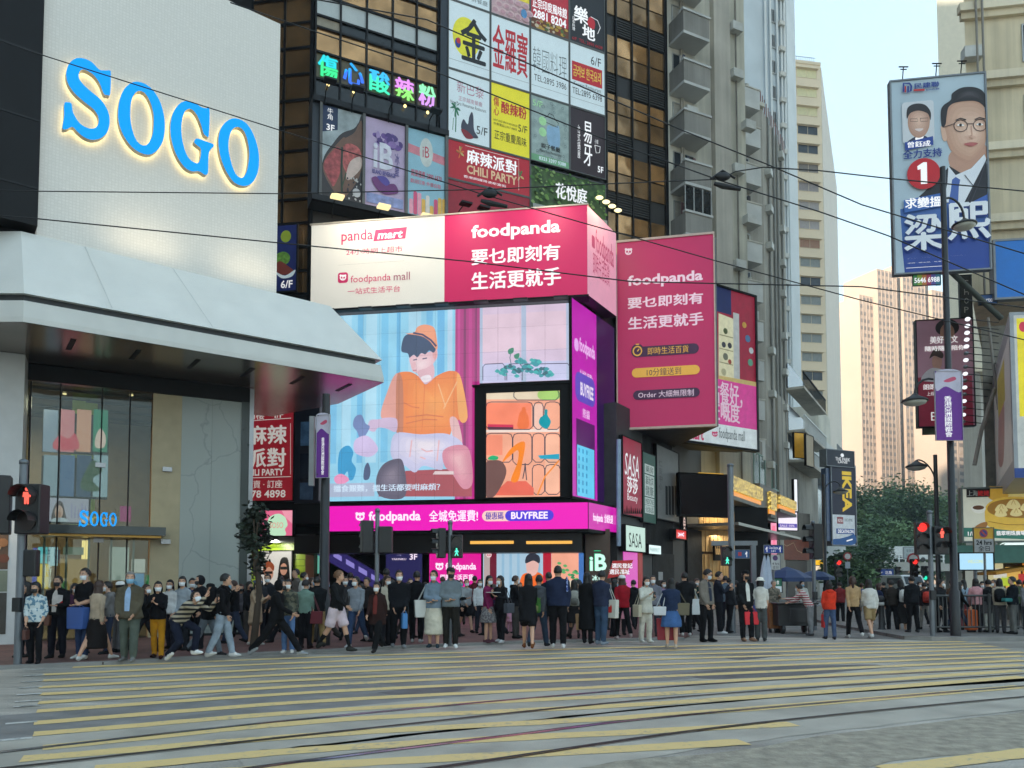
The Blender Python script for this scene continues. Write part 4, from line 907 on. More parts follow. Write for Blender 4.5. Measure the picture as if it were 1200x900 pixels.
for k in range(8):
 for j in range(4):
  z=zr0+k*fl+(0 if j<3 else .0)
  pane(Ft,cr[j]+.035,cr[j+1]-.035,z+.05,z+1.05,AMB2);pane(Ft,cr[j]+.035,cr[j+1]-.035,z+1.13,z+2.1,AMB if (j+k)%3 else AMB2)
  if (j+k)%4!=3:
   mb=MB().fbox(Ft,cr[j]+.035,cr[j+1]-.035,z+2.2,z+3.18,-.11,-.06,BLACK)
   for s_ in range(7):mb.fbox(Ft,cr[j]+.035,cr[j+1]-.035,z+2.24+s_*.135,z+2.3+s_*.135,-.06,-.01,LOUV)
   mb.build('louvre',tw)
mb=MB()
for u in cr:mb.fbox(Ft,u-.04,u+.04,9,ZT,-.11,.05,BLACK)
mb.fbox(Ft,cr[-1]+.05,uB,9,ZT,-.11,.12,BLACK);mb.build('mullion',tw)
# --- restaurant signs hung on the tower
sx=[Ft.u(p,.3) for p in (523,574.2,622,669,712)];sz=[Ft.hit(524,y,.3)[1] for y in (236,161,78.5,-3,-84)]
SWH=mat((206,220,224),.5,var=.03,emit=.26);SBK=mat((28,28,32),.5);SYL=mat((232,218,40),.5,var=.03,emit=.24);SRD=mat((176,28,44),.5,var=.04,emit=.2)
GRP=None
def sgn(i,j,label,face,j2=None,zt=None,zb=None):
 return fboard(Ft,sx[i]+.05,sx[(j2 or i+1)]-.05,(sz[j] if zb is None else zb)+.05,(sz[j+1] if zt is None else zt)-.05,'shop_sign',label,'sign',thick=.12,frame=.045,fm=mat((92,94,92),.5),off=.16,face=face)
KT=mat((24,24,26),.5,var=0);RT=mat((196,30,44),.5,var=0,emit=.1);GT=mat((96,108,110),.5,var=0)
t,A=sgn(0,2,'white restaurant sign with a yellow disc under a black brush character',SWH)
A.ell(.42,.48,.33,.3,mat((226,218,50),.5,emit=.2));A.text('金',.3,.17,.92,.82,KT,.04);A.ell(.22,.6,.07,.075,mat((40,60,150),.5));A.ell(.235,.565,.05,.045,RT);A.line([(0.01,.87),(.99,.87)],.015,GT);A.done(t)
t,A=sgn(1,2,'white restaurant sign with three large red characters',SWH);A.text('金羅寶',.04,.12,.95,.8,RT,.05);A.line([(.01,.87),(.99,.87)],.015,GT);A.done(t)
t,A=sgn(2,2,'white restaurant sign with thin grey characters over a phone number',SWH);A.text('韓國料理',.05,.26,.95,.64,GT,-.012);A.text('TEL:2895 3986',.08,.69,.94,.79,KT);A.line([(.01,.87),(.99,.87)],.015,GT);A.done(t)
t,A=sgn(3,2,'white restaurant sign with a red band of Korean lettering',SWH);A.text('6/F',.6,.1,.9,.24,KT,.0);A.rect(.05,.28,.93,.58,RT);A.text('금라보 한국요리',.09,.33,.89,.52,mat((232,200,80),.5,emit=.2),.02);A.text('Korean Restaurant',.1,.6,.9,.66,GT);A.text('TEL:2895 6398',.06,.7,.92,.8,KT);A.line([(.01,.87),(.99,.87)],.015,GT);A.done(t)
t,A=sgn(0,1,'white restaurant sign with a green palm and a boat rower',SWH);A.text('新巴黎',.2,.13,.86,.3,mat((190,120,140),.5));A.text('正宗越南餐廳',.24,.35,.82,.42,mat((190,120,140),.5));A.text('New Paris Vietnamese Restaurant',.05,.44,.92,.49,KT)
PG=mat((36,120,84),.5)
A.line([(.17,.9),(.18,.7),(.16,.52)],.05,PG);A.line([(.1,.88),(.12,.7)],.03,PG)
for w in range(8):a=w*.785;A.smooth([(.16,.55),(.16+.09*math.cos(a)-.02,.55+.09*math.sin(a)+.02),(.16+.13*math.cos(a),.57+.11*math.sin(a)),(.17+.06*math.cos(a),.53+.06*math.sin(a))],PG,3)
A.smooth([(.3,.8),(.36,.68),(.46,.74),(.5,.62),(.56,.54),(.6,.6),(.62,.8),(.72,.9),(.5,.92),(.36,.88)],mat((70,70,86),.5));A.smooth([(.3,.84),(.45,.84),(.6,.92),(.42,.95)],mat((150,40,50),.5));A.text('5/F',.68,.72,.95,.84,KT,.0);A.done(t)
t,A=sgn(1,1,'bright yellow restaurant sign with red and black characters',SYL);A.text('傷\n心',.06,.2,.2,.48,RT,.03);A.text('酸辣粉',.26,.24,.92,.42,RT,.03);A.text('HOT AND SPICY NOODLES',.06,.54,.68,.57,KT);A.text('正宗重慶風味',.08,.7,.92,.84,KT);A.text('5/F',.7,.52,.94,.63,KT);A.text('外賣電話:2337 8683',.06,.59,.66,.63,KT);A.done(t)
t,A=sgn(2,1,'grey green illustrated sign with a pale blue cloud',mat((150,168,164),.5,var=.25,sc=2.5,emit=.1));GB=mat((150,186,214),.5);WG=mat((170,220,160),.5,emit=.1)
A.smooth([(.42,.42),(.46,.7),(.74,.7),(.74,.38),(.6,.4)],GB);A.line([(.36,.36),(.34,.3),(.42,.27),(.48,.21),(.58,.22),(.64,.29),(.72,.32),(.7,.39),(.36,.36)],.035,KT);A.text('5/F',.04,.06,.3,.16,WG,.02)
for y in (.36,.53):A.ell(.3,y,.1,.07,WG)
A.text('親子餐廳',.26,.7,.76,.78,KT,.02);A.text('Meet You Restaurant',.22,.8,.8,.84,KT);A.rect(.0,.9,1,1,mat((120,176,130),.5));A.text('8333 3397 9388',.2,.915,.92,.975,SWH,.03)
for i in range(22):x,y=rng.uniform(.08,.92),rng.choice((rng.uniform(.05,.2),rng.uniform(.8,.9),rng.uniform(.2,.8)));r=rng.uniform(.025,.045);x=x if (y<.2 or y>.8) else rng.choice((.1,.9));A.line([(x+r*math.cos(a),y+r*.6*math.sin(a)) for a in (0,1.2,2.4,3.6,4.8,6.2)],.014,mat((84,96,98),.5))
A.done(t)
t,A=sgn(3,1,'dark plum restaurant sign with white brush characters',mat((50,30,36),.5));A.text('易\n牙',.38,.16,.62,.86,TW,.04);A.text('台\n式\n鍋\n屋',.2,.25,.28,.78,TW);A.line([(.7,.5),(.86,.5),(.84,.6),(.74,.62),(.7,.5)],.03,TW);A.text('小館',.7,.4,.8,.47,TW);A.text('5F',.78,.82,.95,.92,TW,.02);A.done(t)
zc=Ft.hit(524,208,.3)[1]
t,A=sgn(0,0,'wide red restaurant sign with white and gold lettering on the tower',SRD,2,sz[1],zc);A.text('麻辣派對',.22,.12,.84,.5,TW,.05);A.text('CHILI PARTY',.22,.54,.84,.78,mat((226,190,150),.5,emit=.2),.05);A.text('香港銅鑼灣波斯富街',.18,.84,.7,.91,TW)
for k in range(14):a=rng.uniform(0,6.3);s_=rng.choice((0,1));x0,y0=(.14,.28) if s_==0 else (.88,.5);A.smooth([(x0,y0),(x0+.03*math.cos(a),y0+.12*math.sin(a)),(x0+.05*math.cos(a+.3),y0+.18*math.sin(a+.3)),(x0+.02*math.cos(a+.6),y0+.1*math.sin(a+.6))],rng.choice((mat((70,130,60),.5),mat((220,190,120),.5),mat((226,120,60),.5))),3)
A.line([(.2,.06),(.86,.06),(.86,.9)],.02,TWR);A.done(t)
t,A=sgn(0,0,'plain lower red sign panel with its top edge above the pink billboard',mat((150,26,44),.5,emit=.16),2,zc,zc-3.4);A.done(t)
zg=Ft.hit(624,193,.3)[1]
t,A=sgn(2,0,'green leafy restaurant sign beside the plum sign',mat((70,96,50),.6,var=.5,sc=3.),4,zg,zg-3.2)
for i in range(150):x,y=rng.random(),rng.random()*.62;r=rng.uniform(.012,.03);A.smooth([(x-r,y),(x,y-r*1.2),(x+r,y+r*.3),(x,y+r)],rng.choice((mat((74,120,52),.6),mat((112,150,70),.6),mat((44,76,34),.6),mat((140,170,96),.6))),2)
A.text('花悅庭',.3,.2,.72,.46,TW,.03);A.rect(0,.64,1,1,mat((176,176,168),.6));A.done(t)
t,A=sgn(0,3,'topmost white restaurant sign in the left column, cut by the picture edge',SWH);A.text('鮮餐廳',.55,.86,.95,.94,GT);A.done(t)
t,A=sgn(1,3,'yellow and pink patterned restaurant sign at the top',mat((226,206,60),.5,emit=.2));A.rect(0,.66,1,1,mat((214,176,180),.5))
for i in range(5):
 for j in range(3):A.ell(.1+i*.2+(j%2)*.1,.72+j*.1,.1,.05,mat((226,190,190),.5),14);A.ell(.1+i*.2+(j%2)*.1,.73+j*.1,.07,.035,mat((206,156,164),.5),14)
A.text('日本料理',.2,.42,.8,.62,mat((120,160,90),.5),.02);A.ell(.85,.85,.08,.07,mat((90,150,200),.5));A.done(t)
t,A=sgn(2,3,'red restaurant sign with a phone number over dishes of food',mat((186,40,56),.5,emit=.15));A.text('正宗印度風味館',.04,.52,.96,.68,TW,.03);A.text('2881 8204',.06,.7,.94,.84,TW,.05);A.rect(0,.84,1,1,mat((120,70,44),.6))
for i in range(26):A.ell(rng.random(),.86+rng.random()*.13,rng.uniform(.03,.08),rng.uniform(.015,.035),mat(rng.choice(((206,160,60),(150,50,40),(220,200,170),(90,110,50))),.5),10)
A.done(t)
t,A=sgn(3,3,'black restaurant sign with white brush strokes and red fish',SBK);A.text('樂',.12,.4,.52,.66,TW,.03);A.text('地',.36,.66,.72,.88,TW,.03);A.smooth([(.5,.6),(.6,.5),(.72,.56),(.7,.68),(.58,.68)],RT);A.line([(.6,.5),(.8,.52),(.88,.62),(.8,.74)],.03,TW);A.text('6/F  TEL: 2890 6638',.06,.92,.94,.97,RT);A.text('日\n本\n料\n理',.06,.6,.14,.82,TW);A.done(t)
# --- three big posters in a projecting dark case
Fk=Ft.shifted(1.0);kx=[Fk.u(p) for p in (372,423.5,474.5,522)];kz0,kz1=Fk.hit(371,226)[1],Fk.hit(371,119)[1]
cs_=thing('poster_case',Fk.pt((kx[0]+kx[3])/2,kz0,-.6),'projecting dark case holding three food posters under the neon characters','sign case')
mb=MB().fbox(Fk,kx[0]-.35,kx[3]+.1,kz0-.3,kz1+.3,-.98,-.14,mat((44,50,58),.4));mb.build('case',cs_)
mb=MB()
for u in kx:mb.fbox(Fk,u-.06,u+.06,kz0-.05,kz1+.05,-.14,.02,mat((98,98,96),.5))
mb.fbox(Fk,kx[0]-.35,kx[3]+.1,kz1+.05,kz1+.3,-.14,.05,DARK);mb.fbox(Fk,kx[0]-.35,kx[3]+.1,kz0-.3,kz0-.05,-.14,.05,DARK);mb.build('frame',cs_)
def pst(i,label,face): return fboard(Fk,kx[i]+.065,kx[i+1]-.065,kz0,kz1,'poster',label,'poster',thick=.05,off=-.138,face=face,rim=False)
t,A=pst(0,'poster of raw marbled meat on a wooden board',mat((168,178,180),.5,var=.3,sc=2));A.smooth([(0,.98),(.02,.62),(.3,.38),(.5,.26),(.78,.18),(.9,.1),(1,.06),(1,1),(.3,1)],mat((62,56,56),.5));A.smooth([(.02,.68),(.46,.34),(.6,.3),(.8,.22),(.9,.12),(.99,.1),(.99,.62),(.6,.96),(.4,.98)],mat((122,90,74),.5))
MT=mat((176,84,84),.5,var=.45,sc=5);A.smooth([(.04,.66),(.3,.46),(.44,.44),(.5,.62),(.32,.86),(.22,.84)],MT);A.smooth([(.5,.44),(.66,.36),(.9,.38),(.98,.46),(.96,.6),(.72,.72),(.54,.64)],mat((188,96,92),.5,var=.5,sc=6));A.smooth([(.7,.56),(.96,.48),(.98,.6),(.7,.76),(.6,.74)],mat((222,196,184),.5))
A.line([(.5,.92),(.48,.66),(.5,.42)],.09,mat((50,62,48),.5));A.line([(.48,.9),(.6,.7)],.05,mat((60,78,54),.5))
A.poly([(.0,0),(.38,0),(.38,.24),(0,.3)],mat((40,56,90),.5));A.text('3F',.1,.2,.3,.27,TW,.02);A.text('牛\n角',.12,.02,.26,.15,TW);
for i in range(40):x,y=rng.uniform(.62,.98),rng.uniform(.74,.98);A.ell(x,y,.02,.012,mat(rng.choice(((206,200,196),(60,54,60))),.5),8)
A.ell(.86,.9,.1,.05,mat((200,196,196),.5));A.done(t)
t,A=pst(1,'lilac watercolour poster with pale letters iB',mat((198,176,206),.5,var=.14,sc=1.5))
for i in range(26):x=rng.gauss(.5,.16);A.ell(x,.16+rng.random()*.14,rng.uniform(.05,.12),rng.uniform(.02,.05),mat(rng.choice(((120,90,160),(150,120,180),(92,70,134),(176,150,200))),.6),12)
A.text('iB',.2,.26,.7,.56,mat((228,226,238),.5),.06);A.text('冰\n皇',.74,.34,.86,.6,mat((92,84,150),.5));A.text('ISLAND BEVERAGE',.18,.58,.76,.63,mat((92,84,150),.5),.03);A.smooth([(.16,.7),(.3,.66),(.5,.72),(.74,.7),(.84,.78),(.7,.82),(.5,.84),(.3,.8)],mat((120,60,120),.5));A.smooth([(.3,.66),(.5,.64),(.62,.7),(.5,.74)],mat((92,76,160),.5))
A.rect(.04,.86,.96,.97,mat((150,160,206),.6,var=.3,sc=4));A.done(t)
t,A=pst(2,'pale blue poster with a pink stripe, ice lollies and cakes',mat((156,200,216),.5,var=.05));A.poly([(0,.18),(1,.24),(1,.34),(0,.28)],mat((226,140,152),.5));A.ell(.5,.24,.18,.17,mat((216,220,214),.5));A.text('iB',.4,.17,.58,.3,mat((200,70,90),.5),.0);A.text('開業優惠 2890 6870',.1,.47,.92,.55,mat((206,60,90),.5),.02);A.text('歡迎訂座 外賣自取',.08,.58,.9,.63,mat((224,130,150),.5),.02)
for i in range(9):x=.05+i*.11;h=rng.uniform(.1,.24);A.pill(x,.96-h,x+.1,.99,mat(rng.choice(((224,90,130),(236,226,214),(240,190,90),(120,60,60),(246,170,190))),.5),.8)
A.done(t)
def arm_lamp(fr,u,z,off,label,group,lit=False):
 t=thing('arm_lamp',fr.pt(u,z,off),label,'lamp',group)
 MB().tube([fr.pt(u,z-.1,off),fr.pt(u,z+.45,off+.1),fr.pt(u,z+.5,off+.9)],.025,INK,6).build('arm',t)
 MB().fbox(fr,u-.26,u+.26,z+.38,z+.47,off+.75,off+1.15,glow((255,230,170),1.3) if lit else DARK).build('lamp_head',t)
for px in (376,408,452,500):arm_lamp(Fk,Fk.u(px),kz1+.0,.05,'thin arm lamp over the three food posters, one of four','arm lamps over the posters')
for px in (386,440,490):arm_lamp(Fk,Fk.u(px),kz0-.9,.05,'lit arm lamp below the three food posters, one of three','lit lamps under the posters',True)
for px in (536,557,580):arm_lamp(Ft,Ft.u(px,.3),zc-2.0,.3,'black arm lamp in front of the lower red panel, one of three','arm lamps before the red panel')
for i,px in enumerate((704,712,719,726)):
 t=thing('spot_lamp',Ft.pt(Ft.u(px,1.2),Ft.hit(px,234+i*6,1.2)[1],1.2),'bright warm spot lamp behind the billboard corner, one of four','lamp','spot lamps behind the billboard corner')
 p=Ft.pt(Ft.u(px,1.2),Ft.hit(px,232+i*5,1.2)[1],1.2);MB().ball(p,(.2,.12,.1),glow((255,232,170),2.2),10,6).build('lamp',t);MB().tube([p+Vector((0,0,.05)),p+Vector((.1,.9,.1))],.025,INK,6).build('arm',t)
t,A=board(Fc,316,263,348,342,'shop_sign','narrow dark blue food sign with salad dish just right of the white wall','sign',off=.15,thick=.1,face=mat((34,46,104),.5,emit=.12))
A.ell(335,277,6,7,mat((170,190,60),.5));A.ell(331,303,9,8,mat((120,170,70),.5,var=.4,sc=8));A.smooth([(322,312),(328,306),(338,312),(344,318),(334,322),(324,320)],mat((150,70,60),.5));A.smooth([(322,318),(334,323),(346,316),(342,324),(330,326)],SWH);A.text('6/F',329,328,343,338,TW,.02);A.done(t)
# ================================================================== out of view across the road: slabs added to shade the street from the sun
BLK=brick_mat((206,202,194),(196,192,184),(222,218,208),.24,rough=.6,name='shade_slab_facade',bw=.7,rh=.75,ms=.12,vertical=True,off=0)
rd=Vector((.857,.515));rn=Vector((.515,-.857));_c=rn*17
for t0,t1,h,lb in ((-92,-62,58,'unseen pale sun-blocking slab across the road, behind the viewpoint to the left'),(-167,-140,80,'next unseen pale sun-blocking slab back along the road to the left'),(-242,-215,142,'taller unseen pale sun-blocking slab back along the road'),(-325,-292,125,'last and tallest unseen pale sun-blocking slab back along the road')):
 q=[_c+rd*t0,_c+rd*t1,_c+rd*t1+rn*26,_c+rd*t0+rn*26]
 ob=MB().prism([tuple(v) for v in q],0,h,BLK).build('shade_slab',loc=(q[0].x,q[0].y,0));tag(ob,lb,'building')
# ================================================================== THE STREET GOING AWAY ON THE RIGHT
Frow=Fr((4.42,32.4),(.507,.862))
row=thing('shop_building',Frow.pt(6,0,0),'low dark shop building with cosmetics and pharmacy signs next to the screens','building')
q=[Frow.pt(0.05,0,0),Frow.pt(12.3,0,0),Frow.pt(12.3,0,-6),Frow.pt(.05,0,-6)]
MB().prism([(p.x,p.y) for p in q],0,9.2,mat((60,60,60),.6,var=.2)).build('wall',row)
def rb(px0,py0,px1,py1,name,label,face,off=0.,cat='sign',th=.15,fr=None,fm=INK,fw=.04): return board(fr or Frow,px0,py0,px1,py1,name,label,cat,thick=th,frame=fw,fm=fm,off=off,face=face)
MB().tube([at(725,515,32.2),at(725,640,32.2)],.1,mat((150,170,190),.5),8).build('drain_pipe',row)
t,A=rb(730,520,751.5,602,'shop_sign','tall crimson cosmetics shop banner with white script, below the tilted pink sign',mat((176,28,62),.5,emit=.2),.02)
A.text('SASA',732.5,536,749,556,TW,.0,shear=.1);A.text('莎莎',735,561,747,577,TW,.03);A.text('Beauty',735,581,747,588,TW)
for i in range(9):x=731+i*2.4;A.poly([(x,602),(x+2.2,602),(x+1,596-rng.random()*5)],INK)
A.done(t)
t,A=rb(753.5,535,768,611,'shop_sign','tall dark green pharmacy sign with white blocks of lettering',mat((20,82,66),.5,emit=.15),.02)
for y,h,s_ in ((547,7,'藥房'),(559,11,'藥妝店'),(570,11,'健康'),(585,6,'MEDICINE'),(594,7,'化妝品')):A.rect(755.5,y,766.5,y+h,mat((214,224,216),.5,emit=.15));A.text(s_,756.5,y+1.2,765.5,y+h-1.2,mat((30,90,70),.5))
A.done(t)
mb=MB()
for i in range(26):u=Frow.u(753)+i*.16;mb.fbox(Frow,u,u+.06,2.9,8.6,0,.02,INK)
mb.build('slat_screen',row)
t,A=rb(770,532,795,607,'wall_panel','tall grey metal wall panel with dark window strips',mat((112,112,110),.5,var=.15),.03)
for i in range(4):A.rect(780+i*3.6,570,782.4+i*3.6,603,INK)
for y,ch in ((540,'仁'),(549,'安'),(558,'中'),(567,'心')):A.text(ch,772,y,776,y+6,mat((60,60,60),.5))
A.done(t)
t,A=rb(733,619,756,645,'light_box','pale lit light box with thin black script over a shop door',glow((196,226,214),.9),.1,th=.25)
A.text('SASA',737,626,752,641,INK,.0);A.done(t)
t,A=rb(760,640,774.5,648.5,'light_box','small white lit shop light box beside the dark slats',glow((222,246,246),1.1),.1);A.text('PHARMACY',761.5,642.5,773,646.5,mat((60,130,120),.5));A.done(t)
MB().fbox(Frow,Frow.u(729),Frow.u(745),.05,3.05,.0,.04,glow((226,96,196),.85)).build('lit_shop_front',row)
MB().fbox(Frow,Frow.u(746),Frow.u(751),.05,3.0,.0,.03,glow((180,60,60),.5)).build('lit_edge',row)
MB().fbox(Frow,Frow.u(763),Frow.u(788),.05,2.9,.0,.02,INK).build('dark_doorway',row)
MB().fbox(Frow,Frow.u(769),Frow.u(774),1.6,2.0,.02,.05,mat((160,160,160),.5)).build('notice',row)
t,A=rb(792,622.5,804,630.5,'light_box','small red lit railway emblem box by the doorway',glow((214,40,40),1.),.15,th=.3);A.line([(794.5,624.5),(797,626.5),(799,626.5),(801.5,624.5)],.07,SW);A.line([(794.5,628.5),(797,626.5),(799,626.5),(801.5,628.5)],.07,SW);A.line([(798,624),(798,629)],.07,SW);A.done(t)
t,A=rb(800,602,804,621,'neon_sign','thin vertical row of white lit letters on a dark wall',INK,.12);A.text('W\nA\nN\nW\nA',800.6,603,803.4,620,glow((255,220,210),1.1),.03);A.done(t)
Fgo=Fr.vp(814,42.4,3000);gdx=Fgo.u(858)
GOLD=mat((190,156,104),.35,var=.12,metal=.25,emit=.1)
gs=thing('shop',Fgo.pt(gdx/2,0,0),'gold slatted shop front under the black hanging screen','shop front')
z0=Fgo.hit(830,604)[1]+.3
MB().fbox(Fgo,-.1,gdx+.1,0,z0,-4,-.1,mat((110,84,52),.5)).build('wall',gs)
mb=MB();n=26
for r_,(a,b) in enumerate(((.1,.28),(.3,.56),(.58,.82),(.84,1.))):
 for i in range(n):
  d=rng.choice((0,.04,.07));u=gdx*i/n;mb.fbox(Fgo,u+.01,u+gdx/n-.01,z0*a,z0*b-.04,-.1,.02+d,GOLD)
mb.build('slats',gs)
t,A=rb(838,637,845,656,'shop_sign','small dark plate sign with gold lettering on the gold shop front',INK,.12,fr=Fgo);A.text('lululu',838.6,640,844.4,650,GOLD,.03);A.done(t)
MB().fbox(Fgo,gdx+.1,gdx+2.6,0,z0+.3,-4,-.3,INK).build('dark_shop_window',gs)
area('shop_front_light',Fgo.pt(gdx/2,z0+.1,.9),Fgo.pt(gdx/2,1.5,0),.3,110,(1,.82,.5),gs,2)
Fbs=Fr.vp(798,38.5,3200)
t,A=board(Fbs,798,558,853,603,'dark_screen','large switched off black screen hanging over the shop fronts','screen',thick=.3,frame=.08,fm=INK,face=mat((24,17,18),.25));A.done(t)
_p=Fbs.pt(Fbs.u(826),Fbs.hit(826,556)[1],-.1);mb=MB()
for du in (-.7,.7):mb.tube([_p+Vector((du,.1,0)),_p+Vector((du,3,.4))],.06,INK,6)
mb.build('bracket',t)
MB().fbox(Fbs,Fbs.u(823),Fbs.u(852),Fbs.hit(830,557)[1],Fbs.hit(830,553)[1],-.6,-.35,glow((250,190,60),1)).build('light_strip',t)
# --- the three sided hanging sign and the sign behind it
C1=at(724.5,500,33.9);C2=at(838.5,497,33);zt0,zt1=C2.z,at(838.5,274.5,33).z;apex=Vector((8.0,40.4))
Ftr=Fr.pts((C1.x,C1.y),(C2.x,C2.y));tw_=Ftr.u(838.5)
ts=thing('hanging_sign',Ftr.pt(tw_/2,zt0,-.5),'big pink three sided hanging sign with white lettering and three pills','sign')
MB().prism([(C1.x,C1.y),(C2.x,C2.y),(C2.x+.25,C2.y+.45),tuple(apex),(apex.x-.4,apex.y)],zt0,zt1,mat((40,38,40),.5)).build('body',ts)
mb=MB();e=mat((188,164,150),.4,metal=.4)
mb.fbox(Ftr,-.06,tw_+.06,zt1,zt1+.1,-.2,.06,e);mb.fbox(Ftr,-.06,tw_+.06,zt0-.1,zt0,-.2,.06,e);mb.fbox(Ftr,-.06,0,zt0,zt1,-.2,.06,e);mb.fbox(Ftr,tw_,tw_+.06,zt0,zt1,-.2,.06,e);mb.build('frame',ts)
HP=mat((186,36,92),.5,var=.06,sc=.5,emit=.24);HW=mat((236,206,220),.5,var=0,emit=.3);HPU=mat((74,34,72),.5,var=0,emit=.06);HY=mat((232,176,70),.5,var=0,emit=.25)
A=Art(Ftr,.0);A.uz([(.0,zt0),(tw_,zt0),(tw_,zt1),(0,zt1)],HP);A.panda(736.5,295,4,HW,HP)
A.text('foodpanda',735.5,316,823.5,339,HW,.03);A.text('要乜即刻有',736,342.5,823.5,362,HW,.045);A.text('生活更就手',736.5,366,824,386.5,HW,.045)
A.pill(741,402,819,419,HPU);A.ell(747,411,7.5,8,HPU);A.ell(747,411.5,5.6,6,HY);A.ell(747,411.5,4.1,4.4,HPU);A.line([(747,412),(749,409)],.05,HY);A.rect(745,403,749,404.5,HY);A.text('即時生活百貨',759,404.5,807,416,HY,.01)
A.pill(740.5,427.5,820,443,HY);A.text('10分鐘送到',758,430,798,441,HPU);A.pill(742,454,820,469,HPU);A.text('Order 大細無限制',748,456,813,467,HW,.01);A.done(ts)
Ft2=Fr.pts((7.6,37.4),(13.05,40.9));a0,a1=0.0,Ft2.u(886.5);zz0,zz1=Ft2.hit(886,527)[1],Ft2.hit(886,349)[1]
t2=thing('hanging_sign',Ft2.pt(a1/2,zz0,-.4),'white and pink hanging sign showing an open fridge behind the three sided sign','sign')
MB().prism([tuple(Ft2.pt(0,0,-.01)[:2]),tuple(Ft2.pt(a1,0,-.01)[:2]),tuple(Ft2.pt(a1-.2,0,-1.2)[:2]),tuple(Ft2.pt(.6,0,-3)[:2])],zz0,zz1,mat((44,42,44),.5)).build('body',t2)
mb=MB();mb.fbox(Ft2,0,a1+.12,zz1,zz1+.1,-.3,.08,INK);mb.fbox(Ft2,0,a1+.12,zz0-.12,zz0,-.3,.08,INK);mb.fbox(Ft2,a1,a1+.12,zz0,zz1,-.3,.08,DARK);mb.build('frame',t2)
A=Art(Ft2,0.);H=zz1-zz0
A.uz([(0,zz0),(a1,zz0),(a1,zz1),(0,zz1)],mat((178,36,66),.5,emit=.14));A.uz([(0,zz1-.16*H),(a1*.72,zz1-.16*H),(a1*.72,zz1),(0,zz1)],mat((30,44,100),.5,emit=.12))
A.poly([(842,367),(860,374),(860,448),(842,445)],mat((222,214,176),.5,emit=.35));A.poly([(859,366),(866,368),(867,450),(860,448)],mat((200,200,196),.5,emit=.2))
for y in (392,408,424):A.line([(843,y),(859,y+4)],.05,mat((170,160,120),.5))
for x,y,r,c in ((850,388,2.5,(90,100,60)),(848,404,2.4,(70,70,80)),(855,405,2.4,(70,70,80)),(850,418,3,(130,130,110)),(855,424,2,(180,80,60)),(848,436,3,(200,190,150)),(872,381,2.5,(220,170,70)),(876,397,3,(90,130,170)),(880,411,2.6,(220,220,220)),(879,425,3,(110,170,140))):A.ell(x,y,r,r*1.4,mat(c,.5,emit=.12))
A.poly([(842,440),(886.5,448),(886.5,455),(842,448)],mat((220,190,120),.5,emit=.2));zp0=Ft2.hit(880,503)[1];zp1=Ft2.hit(880,452)[1]
A.uz([(0,zp0),(a1,zp0),(a1,zp1),(0,zp1)],mat((204,60,140),.5,emit=.45));A.uz([(0,zz0),(a1,zz0),(a1,zp0),(0,zp0)],mat((226,232,232),.5,emit=.3))
A.text('點餐好，',832,452,869,472,HW,.04);A.text('左嘅度',832,474,866,491,HW,.04);A.text('mart',806,504,824,514,TPK,.03);A.panda(837,509,3,TPK,HW);A.text('foodpanda mall',842,505.5,872,517,GT);A.done(t2)
# ================================================================== apartment blocks
GA=streaky((190,184,172));GB_=streaky((206,202,188));GC=streaky((166,161,150),.35);GD=streaky((140,135,126),.35)
WIN=mat((46,52,58),.12,var=.35,sc=1.5);WFR=mat((170,172,170),.4,metal=.3);CURT=mat((150,146,136),.6,var=.2)
def ac(mbx,p,fr):mbx.fbox(fr,p[0],p[0]+.75,p[1],p[1]+.5,p[2],p[2]+.45,mat((190,190,184),.5))
def window(fr,u0,u1,z0,z1,parent,off=0.,pane_m=None,sill=True,frm=None):
 """recessed pane with a frame that stands 3 cm proud; pane is a part of the frame"""
 mb=MB();w=.05;f=frm or WFR
 for a,b,c,d in ((u0,u1,z1-w,z1),(u0,u1,z0,z0+w),(u0,u0+w,z0+w,z1-w),(u1-w,u1,z0+w,z1-w),((u0+u1)/2-.025,(u0+u1)/2+.025,z0+w,z1-w)):mb.fbox(fr,a,b,c,d,off,off+.06,f)
 if sill:mb.fbox(fr,u0-.08,u1+.08,z0-.1,z0-.001,off,off+.14,f)
 o=mb.build('window',parent);pn=MB().fbox(fr,u0+w,u1-w,z0+w,z1-w,off+.004,off+.02,pane_m or WIN).build('pane',None,loc=o.matrix_world.translation if False else parent.matrix_world.translation)
 pn.parent=o;pn.location=(0,0,0)
 return o
Fa=Fr.vp(785.5,42.2,2450);ua1=Fa.u(877)
apA=thing('apartment_block',Fa.pt(ua1/2,0,-3),'grey apartment block with stacked angular balconies right of the glass tower','building')
q=[Fa.pt(0,0,-.0),Fa.pt(ua1,0,0),Fa.pt(ua1,0,-9),Fa.pt(0,0,-12)]
MB().prism([(p.x,p.y) for p in q],0,60,GB_).build('wall',apA)
MB().fbox(Fa,Fa.u(838),Fa.u(857),0,60,0,.35,GA).build('wall_strip',apA);MB().fbox(Fa,Fa.u(857.2),ua1+.02,0,60,0,.12,streaky((196,192,176))).build('wall_strip',apA)
mb=MB()
for px in (801.5,803.8):mb.tube([Fa.pt(Fa.u(px),8,.1),Fa.pt(Fa.u(px),60,.1)],.06,GA,6)
mb.build('drain_pipe',apA)
bz=Fa.hit(806,155,1.2)[1];ph=2.87
b0,b1=Fa.u(805.5,1.25),Fa.u(836.5,1.25)
BALC=streaky((150,147,140),.35);BALW=mat((190,190,186),.8,var=.12,sc=.8)
